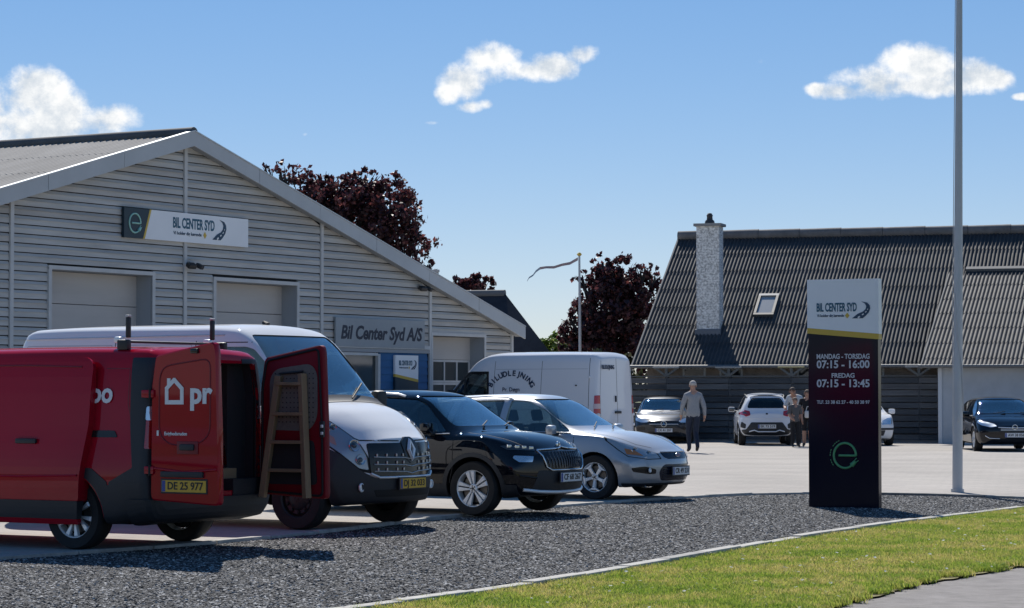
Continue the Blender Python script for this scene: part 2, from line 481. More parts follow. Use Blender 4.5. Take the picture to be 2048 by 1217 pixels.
    def panel(s, name, poly, ax, mat, off=0.004, rngx=None, parent=None, minus=None, rcorner=0.02):
        """a sheet that follows the body: inflated body cut to a polygon"""
        base = s.off(off, mat)
        me = boolean(base, s.pr(rnd(poly, rcorner) if rcorner else poly, ax, rngx, mat), 'INTERSECT')
        if minus is not None:
            for q in (minus if isinstance(minus, list) else [minus]): me = boolean(me, q, 'DIFFERENCE')
        me.materials.clear(); me.materials.append(mat)
        me.polygons.foreach_set('material_index', [0] * len(me.polygons))
        if len(me.polygons) == 0: return None
        s.normals(me)
        return link(name, me, parent or s.root)
    def hollow(s, x0, x1, z0, z1=4, wall=0.05):
        box = MB(); box.box(((x0 + x1) / 2, 0, (z0 + z1) / 2), (x1 - x0, 4, z1 - z0), INTERIOR)
        inner = boolean(s.off(-wall, INTERIOR), box.mesh('b'), 'INTERSECT')
        s.body = boolean(s.body, inner, 'DIFFERENCE')
    def window(s, name, poly, ax, mat=None, rngx=None, rcorner=0.03, trim=0.0):
        """hole in the body and a thin pane in it"""
        if not hasattr(s, 'shell'):
            s.shell = boolean(s.off(-0.010), s.off(-0.016), 'DIFFERENCE')
        pp = s.pr(rnd(poly, rcorner), ax, rngx, GAP)
        s.body = boolean(s.body, pp, 'DIFFERENCE')
        g = boolean(s.shell, pp, 'INTERSECT'); m = mat or GLASS_CAR
        g.materials.clear(); g.materials.append(m); g.polygons.foreach_set('material_index', [0] * len(g.polygons))
        s.normals(g)
        o = link(name, g, s.root)
        return o, pp
    def line(s, pts, ax, w=0.011, mat=None, name='panel_gap', off=0.0015):
        """shut line: a thin strip that follows the body"""
        objs = []
        mb = MB(); P = []
        for i in range(len(pts) - 1):
            a = np.array(pts[i], float); b = np.array(pts[i + 1], float); n = max(2, int(np.linalg.norm(b - a) / 0.05))
            for j in range(n): P.append(a + (b - a) * j / n)
        P.append(np.array(pts[-1], float))
        vs = []; nn = len(P); get = {'r': lambda p: s.hit((p[0], -3, p[1]), (0, 1, 0)), 'l': lambda p: s.hit((p[0], 3, p[1]), (0, -1, 0)),
               'f': lambda p: s.hit((4.5, p[0], p[1]), (-1, 0, 0)), 'b': lambda p: s.hit((-4.5, p[0], p[1]), (1, 0, 0)), 't': lambda p: s.hit((p[0], p[1], 5), (0, 0, -1))}[ax]
        k = 0
        for i in range(nn):
            d = P[min(i + 1, nn - 1)] - P[max(i - 1, 0)]; d = d / (np.linalg.norm(d) + 1e-9); e = np.array([-d[1], d[0]]) * w / 2
            A, B = get(P[i] + e), get(P[i] - e)
            if A[0] is None or B[0] is None: continue
            vs += [A[0] + A[1] * off, B[0] + B[1] * off]; k += 1
        fs = [(2*i, 2*i+1, 2*i+3, 2*i+2) for i in range(k - 1)]
        if not fs: return
        mb.add(vs, fs, mat or GAP); return mb.build(name, s.root)
    def strip(s, name, pts, ax, r, mat, off=0.004, flat=0.6, parent=None, n=8):
        """moulding laid on the body along points given in a view"""
        f = {'r': lambda p: s.side(p[0], p[1], -1, off), 'l': lambda p: s.side(p[0], p[1], 1, off), 'f': lambda p: s.front(p[0], p[1], off), 'b': lambda p: s.rear(p[0], p[1], off), 't': lambda p: s.top(p[0], p[1], off)}[ax]
        P = []
        for i in range(len(pts) - 1):
            a, b = np.array(pts[i], float), np.array(pts[i + 1], float); n_ = max(2, int(np.linalg.norm(b - a) / 0.06))
            P += [a + (b - a) * j / n_ for j in range(n_)]
        P.append(np.array(pts[-1], float))
        mb = MB(); mb.tube([f(p) for p in P], r, mat, n); return mb.build(name, parent or s.root, 50)
    def finish(s, loc, rz, label, cat, group=None):
        s.normals(s.body)
        link('body', s.body, s.root)
        s.root.location = loc; s.root.rotation_euler = (0, 0, rz); tag(s.root, label, cat, group)

def wheel_parts(r, w, rim, style, rimmat, sg, prefix=''):
    """meshes of one wheel; axle along y, outer face towards sg*y"""
    t = MB()
    prof = [(rim * .98, -w*.46), (rim + .012, -w*.5), (r * .80 + .05, -w*.52), (r - .03, -w*.5), (r - .004, -w*.38), (r, -w*.2), (r, w*.2), (r - .004, w*.38), (r - .03, w*.5), (r*.80 + .05, w*.52), (rim + .012, w*.5), (rim*.98, w*.46)]
    t.lathe(prof, RUBBER, 44)
    for q in (-.12, 0.0, .12):
        t.lathe([(r + .0015, (q - .012) * w), (r + .0015, (q + .012) * w)], GAP, 44)
    tyre = t.mesh('tyre', 40)
    m = MB(); o = sg * w * .46
    m.lathe([(rim * .98, -w*.46), (rim * .94, -w*.40), (rim * .90, 0), (rim*.93, w*.40), (rim * .98, w*.46), (rim + .004, w*.47), (rim + .004, w*.44)] if sg > 0 else
            [(rim * .98, w*.46), (rim * .94, w*.40), (rim * .90, 0), (rim*.93, -w*.40), (rim * .98, -w*.46), (rim + .004, -w*.47), (rim + .004, -w*.44)], rimmat, 44)
    def spoke(a0, a1, r0, r1, y0, y1, th=.02):
        # quad prism between two radii; a0,a1: (start, end) angles at r0 and r1
        pts = []
        for (rr, aa, yy) in ((r0, a0[0], y0), (r0, a0[1], y0), (r1, a1[1], y1), (r1, a1[0], y1)):
            pts.append(Vector((rr * math.cos(aa), yy, rr * math.sin(aa))))
        d = Vector((0, -sg * th, 0)); top = pts; bot = [p + d * 1.4 for p in pts]
        inset = []
        c = sum(pts, Vector()) / 4
        for p in pts: inset.append(p + (c - p) * .12 + Vector((0, sg * .006, 0)))
        m.add(bot + top + inset, [(0, 1, 5, 4), (1, 2, 6, 5), (2, 3, 7, 6), (3, 0, 4, 7), (4, 5, 9, 8), (5, 6, 10, 9), (6, 7, 11, 10), (7, 4, 8, 11), (8, 9, 10, 11)], rimmat)
    hy = o * .80; ey = o * .96
    if style == 'five_y':                     # five pairs of narrow spokes
        for k in range(5):
            a = k * 2 * math.pi / 5 + .3
            for e in (-1, 1):
                spoke((a + e * .10 - .14, a + e * .10 + .14), (a + e * .27 - .11, a + e * .27 + .11), rim * .20, rim * .93, hy, ey)
    elif style == 'ten':
        for k in range(10):
            a = k * 2 * math.pi / 10 + .2; tw = .14 if k % 2 else -.14
            spoke((a - .17, a + .17), (a + tw - .14, a + tw + .14), rim * .22, rim * .93, hy, ey)
    elif style == 'five_star':
        for k in range(5):
            a = k * 2 * math.pi / 5 + math.pi / 2
            spoke((a - .40, a + .40), (a - .17, a + .17), rim * .22, rim * .70, hy, ey)
            spoke((a - .17, a + .17), (a - .42, a + .42), rim * .70, rim * .93, ey, ey * .99)
    elif style == 'cover':                    # plain steel wheel
        m.lathe([(rim * .92, o*.55), (rim * .78, o * .75), (rim * .62, o*.60), (rim * .45, o * .85), (rim * .2, o * .9), (0.001, o * .9)], rimmat, 40)
        for k in range(10):
            a = k * 2 * math.pi / 10; p = Vector((math.cos(a) * rim * .70, o * .70, math.sin(a) * rim * .70))
            m.bbox(p, (.035, .04, .035), GAP, .01)
    m.lathe([(rim * .24, hy - sg * .02), (rim * .24, hy + sg * .004), (rim * .19, hy + sg * .012), (0.001, hy + sg * .013)], rimmat, 20)
    for k in range(5):
        a = k * 2 * math.pi / 5; m.bbox((math.cos(a) * rim * .135, hy + sg * .012, math.sin(a) * rim * .135), (.016, .012, .016), ALLOY_DARK, .004)
    m.lathe([(rim * .075, hy + sg * .012), (rim * .07, hy + sg * .019), (0.001, hy + sg * .02)], ALLOY_DARK, 14)
    rimme = m.mesh('rim', 30)
    h = MB()
    h.lathe([(rim * .88, -sg * w * .1), (rim * .88, sg * w * .05), (0.001, sg * w * .05)], GAP, 30)
    h.lathe([(rim * .74, sg * w * .10), (rim * .74, sg * w * .14), (rim * .30, sg * w * .14)], DISC, 30)
    return tyre, rimme, h.mesh('wheel', 30)

_wheel_cache = {}
def add_wheels(root, xs, y, r, w, rim, style, rimmat, steer=0.0, label=None):
    for x in xs:
        for sg in (-1, 1):
            key = (r, w, rim, style, rimmat.name, sg)
            if key not in _wheel_cache: _wheel_cache[key] = wheel_parts(r, w, rim, style, rimmat, sg)
            ty, ri, hb = _wheel_cache[key]
            wo = link('wheel', hb, root, (x, sg * (y - w / 2), r)); wo.rotation_euler = (0, 0.5 * x, steer if x > 0 else 0)
            link('tyre', ty, wo); link('rim', ri, wo)

def arches(v, xs, r, zc, mat=None, lip=0.0, lipmat=None, y0=0.45):
    cyl = None
    for x in xs:
        for sg in (-1, 1):
            pts = [(x + r * math.cos(a), zc + r * math.sin(a)) for a in np.linspace(0, 2 * math.pi, 41)[:-1]]
            if lip:
                big = [(x + (r + lip) * math.cos(a), zc + (r + lip) * math.sin(a)) for a in np.linspace(-.35, math.pi + .35, 33)]
                v.panel('arch_trim', big, 'r' if sg < 0 else 'l', lipmat, 0.008, (y0, 1.4), minus=v.pr(pts, 'r' if sg < 0 else 'l', (y0 - .1, 1.5)), rcorner=0)
            v.cut(v.pr(pts, 'r' if sg < 0 else 'l', (y0, 1.5), GAP))

def plate(parent, c, right, up, text, yellow=False, name='number_plate', w=0.52, h=0.11):
    c = Vector(c); right = Vector(right).normalized(); up = Vector(up).normalized(); n = right.cross(up)
    rot = Matrix((right, n, up)).transposed()
    mb = MB(); mb.bbox(c - n * .006, (w + .03, .014, h + .03), PLASTIC, .004, rot)
    mb.bbox(c + n * .003, (w, .006, h), PLATE_Y if yellow else PLATE_W, .002, rot)
    mb.box(c + n * .0068 - right * (w / 2 - .024), (.04, .001, h * .94), PLATE_BLUE, rot)
    o = mb.build(name, parent)
    lettering(text, c + n * .0085 + right * .022, right, up, h * .66, INK, o, depth=.002, bold=.018, width=w * .80)
    return o

def grown(P, k):
    c = sum((Vector(p) for p in P), Vector()) / len(P); return [tuple(c + (Vector(p) - c) * k) for p in P]

def seats(v, rows, z=0.42, yy=(-.36, .36), wheel_x=None, wheel_z=.98, sy=.36):
    for x in rows:
        for y in yy:
            mb = MB(); mb.bbox((x + .10, y, z + .10), (.48, .46, .18), SEAT, .06)
            rot = Matrix.Rotation(R(-14), 3, 'Y')
            mb.bbox((x - .20, y, z + .44), (.13, .44, .58), SEAT, .05, rot)
            mb.bbox((x - .28, y, z + .84), (.08, .24, .17), SEAT, .035, rot)
            mb.build('seat', v.root, 50)
    if wheel_x is not None:
        mb = MB(); pts = [Vector((wheel_x + .06 * math.sin(a) * 1.0, sy + .18 * math.cos(a), wheel_z + .165 * math.sin(a))) for a in np.linspace(0, 2 * math.pi, 25)]
        mb.tube(pts, .016, PLASTIC, 8, cap=False); mb.tube([(wheel_x + .22, sy, wheel_z - .05), (wheel_x, sy, wheel_z)], .035, PLASTIC)
        mb.bbox((wheel_x + .02, sy, wheel_z), (.04, .30, .06), PLASTIC, .01)
        mb.build('steering_wheel', v.root, 50)

def mirror(v, x, z, sg, m, size=(.12, .20, .15), y=None):
    p = v.side(x, z, sg); mb = MB()
    yc = p.y + sg * (.06 + size[1] / 2)
    rot = Matrix.Rotation(R(-8 * sg), 3, 'Z')
    mb.bbox((x, yc, z + .03), size, m, .05, rot)
    mb.bbox((x - size[0] * .46, yc, z + .03), (.02, size[1] * .82, size[2] * .76), LAMP_DARK, .01, rot)
    mb.tube([(x + .02, p.y - sg * .03, z - .03), (x + .01, yc - sg * size[1] * .2, z - size[2] * .25)], [.035, .028], PLASTIC, 8)
    return mb.build('mirror', v.root, 50)
# ------------------------------------------------------------------ places
H_AX = Vector((.86, -.51, 0)).normalized()          # the way the parked row faces
W_AX = Vector((.51, .86, 0)).normalized()
def G(px, py, z=0.0):
    Y = (CAM_H - z) * FPX / (py - 788); return Vector(((px - 1024) * Y / FPX, Y, z))
def at(px, py, Y): return Vector(((px - 1024) * Y / FPX, Y, CAM_H + (788 - py) * Y / FPX))

def sheet(name, pts, z, mat, parent=None):
    mb = MB(); mb.add([(p[0], p[1], z) for p in pts], [tuple(range(len(pts)))], mat)
    o = mb.build(name, parent)
    bm = bmesh.new(); bm.from_mesh(o.data); bmesh.ops.triangulate(bm, faces=bm.faces)
    for f in bm.faces:
        if f.normal.z < 0: f.normal_flip()
    bm.to_mesh(o.data); bm.free(); return o

# ground materials -------------------------------------------------
def mat_lot():
    m = bpy.data.materials.new('pale_paving'); m.use_nodes = True; t = NT(m.node_tree); p = m.node_tree.nodes['Principled BSDF']
    p.inputs['Roughness'].default_value = .9; p.inputs['Specular IOR Level'].default_value = .2
    tc = t.n('ShaderNodeTexCoord'); mp = t.n('ShaderNodeMapping'); mp.inputs['Rotation'].default_value = (0, 0, R(30)); t.link(tc.outputs['Object'], mp.inputs[0])
    br = t.n('ShaderNodeTexBrick'); t.link(mp.outputs[0], br.inputs[0]); br.inputs['Scale'].default_value = 1.0
    br.inputs['Brick Width'].default_value = .6; br.inputs['Row Height'].default_value = .3; br.inputs['Mortar Size'].default_value = .012; br.inputs['Mortar Smooth'].default_value = .3
    br.inputs['Color1'].default_value = (.43, .395, .355, 1); br.inputs['Color2'].default_value = (.39, .36, .325, 1); br.inputs['Mortar'].default_value = (.31, .29, .27, 1)
    n1 = t.n('ShaderNodeTexNoise'); n1.inputs['Scale'].default_value = .35; n1.inputs['Detail'].default_value = 6; t.link(tc.outputs['Object'], n1.inputs['Vector'])
    n2 = t.n('ShaderNodeTexNoise'); n2.inputs['Scale'].default_value = 18; n2.inputs['Detail'].default_value = 5; n2.inputs['Roughness'].default_value = .7; t.link(tc.outputs['Object'], n2.inputs['Vector'])
    f = t.math('ADD', t.math('MULTIPLY', n1.outputs[0], .60), t.math('MULTIPLY', n2.outputs[0], .50)); f = t.math('ADD', f, .45)
    sc = t.n('ShaderNodeVectorMath', operation='SCALE'); t.link(br.outputs['Color'], sc.inputs[0]); t.link(f, sc.inputs['Scale']); t.link(sc.outputs[0], p.inputs['Base Color'])
    b = t.n('ShaderNodeBump'); b.inputs['Strength'].default_value = .4; b.inputs['Distance'].default_value = .006; t.link(br.outputs['Fac'], b.inputs['Height']); b.invert = True; t.link(b.outputs[0], p.inputs['Normal'])
    return m

def gn_scatter(host, inst, density, smin, smax, tilt=1.0, seed=0, tilt_z_only=False):
    """scatter copies of `inst` over the host's faces"""
    ng = bpy.data.node_groups.new('scatter', 'GeometryNodeTree')
    ng.interface.new_socket('Geometry', in_out='INPUT', socket_type='NodeSocketGeometry'); ng.interface.new_socket('Geometry', in_out='OUTPUT', socket_type='NodeSocketGeometry')
    n = ng.nodes; l = ng.links
    gi = n.new('NodeGroupInput'); go = n.new('NodeGroupOutput'); di = n.new('GeometryNodeDistributePointsOnFaces'); io = n.new('GeometryNodeInstanceOnPoints')
    di.inputs['Density'].default_value = density; di.inputs['Seed'].default_value = seed
    oi = n.new('GeometryNodeObjectInfo'); oi.inputs['Object'].default_value = inst; oi.inputs['As Instance'].default_value = True
    rv = n.new('FunctionNodeRandomValue'); rv.data_type = 'FLOAT_VECTOR'; tt = 0.4 if tilt_z_only else math.pi
    rv.inputs[0].default_value = (-tt, -tt, -math.pi); rv.inputs[1].default_value = (tt, tt, math.pi)
    rs = n.new('FunctionNodeRandomValue'); rs.data_type = 'FLOAT'; rs.inputs[2].default_value = smin; rs.inputs[3].default_value = smax; rs.inputs['Seed'].default_value = 5
    jn = n.new('GeometryNodeJoinGeometry')
    l.new(gi.outputs[0], di.inputs[0]); l.new(di.outputs['Points'], io.inputs['Points']); l.new(oi.outputs['Geometry'], io.inputs['Instance'])
    l.new(rv.outputs[0], io.inputs['Rotation']); l.new(rs.outputs[1], io.inputs['Scale'])
    l.new(gi.outputs[0], jn.inputs[0]); l.new(io.outputs[0], jn.inputs[0]); l.new(jn.outputs[0], go.inputs[0])
    md = host.modifiers.new('scatter', 'NODES'); md.node_group = ng

def mat_random(name, cols, rough=.85, spec=.3, trans=0.0, patch=False):
    """one colour per instance, from a ramp"""
    m = bpy.data.materials.new(name); m.use_nodes = True; t = NT(m.node_tree); p = m.node_tree.nodes['Principled BSDF']
    oi = t.n('ShaderNodeObjectInfo'); rp = t.n('ShaderNodeValToRGB'); fac = oi.outputs['Random']
    if patch:                       # dry and lush patches a metre or so across
        nz = t.n('ShaderNodeTexNoise'); nz.inputs['Scale'].default_value = .9; nz.inputs['Detail'].default_value = 4; t.link(oi.outputs['Location'], nz.inputs['Vector'])
        fac = t.math('ADD', t.math('MULTIPLY', fac, .55), t.sstep(nz.outputs[0], .32, .66, .16, .60), clamp=True)
    t.link(fac, rp.inputs[0])
    e = rp.color_ramp.elements
    for i, (q, c) in enumerate(cols):
        el = e[i] if i < 2 else e.new(q)
        el.position = q; el.color = (*c, 1)
    t.link(rp.outputs[0], p.inputs['Base Color']); p.inputs['Roughness'].default_value = rough; p.inputs['Specular IOR Level'].default_value = spec
    if trans:
        tr = t.n('ShaderNodeBsdfTranslucent'); t.link(rp.outputs[0], tr.inputs[0]); mx = t.n('ShaderNodeMixShader'); mx.inputs[0].default_value = trans
        t.link(p.outputs[0], mx.inputs[1]); t.link(tr.outputs[0], mx.inputs[2]); t.link(mx.outputs[0], m.node_tree.nodes['Material Output'].inputs[0])
    return m

LOT_KERB = [(-900, 1190), (-400, 1148), (0, 1112), (250, 1096), (470, 1078), (650, 1060), (820, 1040), (1000, 1020), (1150, 1007), (1300, 997), (1420, 990), (1540, 985), (1700, 985), (1860, 988), (2048, 994), (2300, 1003)]
GRASS_KERB = [(-700, 1420), (-200, 1342), (300, 1276), (730, 1217), (900, 1195), (1134, 1160), (1324, 1127), (1480, 1099), (1624, 1073), (1840, 1042), (2048, 1016), (2300, 1003.5)]
PATH_EDGE = [(1000, 1400), (1400, 1275), (1669, 1214), (1824, 1172), (2048, 1131), (2400, 1080)]

def build_ground():
    big = MB(); Z = -.14
    big.add([(-3000, -3000, Z), (3000, -3000, Z), (3000, 3000, Z), (-3000, 3000, Z)], [(0, 1, 2, 3)], M('field', (.13, .15, .06), .95, var=(.05, .35)))
    g = big.build('ground'); g['kind'] = 'structure'
    jr = np.random.default_rng(4)
    def ragged(pts, z, amp, step=.12):
        out = []
        for a, b in zip(pts[:-1], pts[1:]):
            n = max(1, int((b - a).length / step))
            for i in range(n): q = a + (b - a) * i / n; out.append(Vector((q.x + jr.normal() * amp, q.y + jr.normal() * amp * 2, z)))
        return out + [pts[-1]]
    L = [G(*p) for p in LOT_KERB]; K = [G(*p, -.02) for p in GRASS_KERB]; P = ragged([G(*p, -.06) for p in PATH_EDGE], -.06, .02)
    lot = sheet('car_park', L + [Vector((60, 40, 0)), Vector((60, 130, 0)), Vector((-60, 130, 0)), Vector((-60, 25, 0))], 0.0, mat_lot()); lot['kind'] = 'structure'
    # rim of the lot so that it has thickness
    grav = sheet('gravel_bed', L + K[::-1], -.04, M('gravel_base', (.045, .047, .052), .95, var=(60, .5), bump=(90, .8))); grav['kind'] = 'structure'
    verge = sheet('grass_verge', K + P[::-1], -.05, M('verge_soil', (.22, .19, .075), .95, var=(3, .3))); verge['kind'] = 'structure'
    PM = M('path_asphalt', (.25, .23, .215), .95, var=(5, .22, 14), bump=(120, .5))
    path = sheet('path', P + [Vector((40, 20, 0)), Vector((40, 4, 0)), Vector((-40, 4, 0)), Vector((-40, 11, 0))], -.065, PM); path['kind'] = 'structure'
    road = sheet('road', [Vector(p) for p in ((-300, -12, 0), (300, -12, 0), (300, 2.5, 0), (-300, 2.5, 0))], -.13, M('road_asphalt', (.16, .16, .16), .9, var=(.6, .2))); road['kind'] = 'structure'
    # kerb stones, one by one
    CON = [M('kerb_concrete', (.36, .345, .32), .9, var=(8, .3), bump=(60, .3)), M('kerb_concrete_dark', (.20, .195, .185), .9, var=(8, .35), bump=(60, .3)), M('kerb_concrete_light', (.46, .44, .40), .9, var=(8, .25), bump=(60, .3))]
    def kerb(name, pts, w, top, bot, side, mats, length=1.0, jit=.008):
        root = empty(name, pts[0]); root['kind'] = 'structure'
        d = [0.0]
        for i in range(1, len(pts)): d.append(d[-1] + (pts[i] - pts[i - 1]).length)
        def P_(s_):
            i = max(0, min(len(d) - 2, int(np.searchsorted(d, s_)) - 1)); q = (s_ - d[i]) / max(1e-6, d[i + 1] - d[i]); return pts[i] + (pts[i + 1] - pts[i]) * q
        s_ = 0.0
        while s_ < d[-1] - .2:
            a, b = P_(s_ + .006), P_(min(s_ + length - .006, d[-1])); dr = (b - a); ln = dr.length
            if ln > .1 and a.y < 60 and b.y > 8:
                rot = dr.to_track_quat('X', 'Z').to_matrix(); n = Vector((-dr.y, dr.x, 0)).normalized() * side
                mb = MB(); mb.bbox((a + b) / 2 + n * w / 2 + Vector((0, 0, (top + bot) / 2 + random.uniform(-jit, jit) - a.z)) - root.location, (ln, w, top - bot), random.choice(mats), .012, rot)
                mb.build('kerb_stone', root)
            s_ += length
    kerb('lot_kerb', L, .10, .014, -.14, -1, CON)
    kerb('verge_kerb', K, .13, .012, -.14, 1, [CON[0], CON[2], CON[2]], 1.0, .012)
    # gravel stones and grass, scattered only where the picture can see them
    Lz = [G(px, py, -.06) for px, py in [(-60, 1120), (0, 1114), (250, 1098), (650, 1062), (1000, 1022), (1300, 999), (1540, 987), (1860, 990), (2060, 996)]]
    Kz = [G(px, py, -.06) for px, py in [(2070, 1013), (1840, 1040), (1624, 1070), (1324, 1123), (1134, 1157), (900, 1191), (730, 1213), (600, 1240), (-60, 1240)]]
    host = sheet('gravel', Lz + Kz, -.03, M('gravel_base', (.1, .1, .1)))
    host['kind'] = 'stuff'; tag(host, 'dark grey and white gravel filling the bed beside the lot', 'gravel')
    st = MB(); bm = bmesh.new(); bmesh.ops.create_icosphere(bm, subdivisions=1, radius=1)
    for v_ in bm.verts: v_.co = Vector((v_.co.x * random.uniform(.8, 1.25), v_.co.y * random.uniform(.7, 1.1), v_.co.z * random.uniform(.45, .75)))
    bm.verts.index_update(); st.add([v_.co for v_ in bm.verts], [[q.index for q in f.verts] for f in bm.faces], mat_random('stone', [(0, (.02, .022, .026)), (1, (.56, .55, .53)), (.42, (.045, .045, .046)), (.66, (.12, .118, .116)), (.86, (.23, .225, .22))])); bm.free()
    ston = st.build('stone_source'); ston.location = (0, -40, -3); ston.hide_render = False
    gn_scatter(host, ston, 2500, .008, .021, seed=3, tilt_z_only=True)
    # grass
    Kg = [G(px, py, -.05) for px, py in [(560, 1245), (730, 1221), (900, 1199), (1134, 1164), (1324, 1131), (1624, 1077), (1840, 1046), (2070, 1017)]]
    Pg = [G(px, py, -.05) for px, py in [(2070, 1124), (1824, 1168), (1669, 1210), (1590, 1245)]]
    Pg = ragged(Pg, -.05, .035)
    hostg = sheet('grass', Kg + Pg, -.046, M('verge_soil', (.1, .1, .03)))
    hostg['kind'] = 'stuff'; tag(hostg, 'short sunlit grass of the verge dotted with clover', 'grass')
    def tuft(nm, nb, hh, mat, spread):
        tb = MB()
        for i in range(nb):
            a = random.uniform(0, 6.28); r0 = random.uniform(0, spread); h = hh * random.uniform(.5, 1.0); lean = random.uniform(.2, .9) * h; w = random.uniform(.0025, .0045)
            c = Vector((r0 * math.cos(a), r0 * math.sin(a), -.004)); b_ = random.uniform(0, 6.28); d = Vector((math.cos(b_), math.sin(b_), 0)); s_ = Vector((-d.y, d.x, 0))
            mid = c + d * lean * .35 + Vector((0, 0, h * .65)); tip = c + d * lean + Vector((0, 0, h))
            tb.add([c - s_ * w, c + s_ * w, mid + s_ * w * .8, mid - s_ * w * .8, tip], [(0, 1, 2, 3), (3, 2, 4)], mat)
        o = tb.build(nm); o.location = (0, -40, -3); return o
    GM = mat_random('blade', [(0, (.16, .27, .03)), (1, (.64, .54, .20)), (.38, (.26, .38, .05)), (.64, (.40, .46, .08)), (.86, (.54, .49, .15))], .7, .25, .45, patch=True)
    t1 = tuft('tuft_source', 22, .055, GM, .06)
    gn_scatter(hostg, t1, 620, .6, 1.25, seed=8, tilt_z_only=True)
    dz = sheet('clover_flowers', Kg + Pg, -.0455, MATS['verge_soil']); dz['kind'] = 'stuff'; tag(dz, 'tiny white clover flowers scattered through the verge grass', 'flowers')
    fb = MB(); fm = M('petal', (.80, .80, .74), .7)
    for k in range(7):
        a = k * 2 * math.pi / 7; fb.add([(0, 0, .05), (.012 * math.cos(a - .35), .012 * math.sin(a - .35), .052), (.017 * math.cos(a), .017 * math.sin(a), .055), (.012 * math.cos(a + .35), .012 * math.sin(a + .35), .052)], [(0, 1, 2, 3)], fm)
    fo = fb.build('flower_source'); fo.location = (0, -40, -3)
    gn_scatter(dz, fo, 7, .6, 1.1, seed=2, tilt_z_only=True)
    for o in (ston, t1, fo):
        COL.objects.unlink(o)
build_ground()
# ------------------------------------------------------------------ workshop hall
def corrugated(mb, o, along, down, la, ld, mat, wave=.177, amp=.025, row=1.1, lap=.012, n=8, sharp=1.0):
    """wavy sheets: o = upper corner, along/down unit vectors; rows overlap like real sheets"""
    along = Vector(along).normalized(); down = Vector(down).normalized(); nrm = along.cross(down).normalized()
    if nrm.z < 0: nrm = -nrm
    k = int(la / wave * n); rows = int(math.ceil(ld / row))
    for r_ in range(rows):
        d0, d1 = r_ * row - (.12 if r_ else 0), min((r_ + 1) * row, ld); vs = []
        for i in range(k + 1):
            s_ = la * i / k; h = amp * (2 * ((1 + math.cos(2 * math.pi * s_ / wave)) / 2) ** sharp - 1)
            for (d, e) in ((d0, 0.0), (d1, lap), (d1, lap - .010)):
                vs.append(Vector(o) + along * s_ + down * d + nrm * (h + e))
        fs = []
        for i in range(k): fs += [(3*i, 3*i+1, 3*i+4, 3*i+3), (3*i+1, 3*i+2, 3*i+5, 3*i+4)]
        mb.add(vs, fs, mat)

WS_A = math.atan2(W_AX.y, W_AX.x)
WS_O = Vector(((366 - 1024) * 55 / FPX, 55.0, 0))
WS_K = .276
def ws(t, y, z): return WS_O + W_AX * t + Vector((-W_AX.y, W_AX.x, 0)) * y + Vector((0, 0, z))

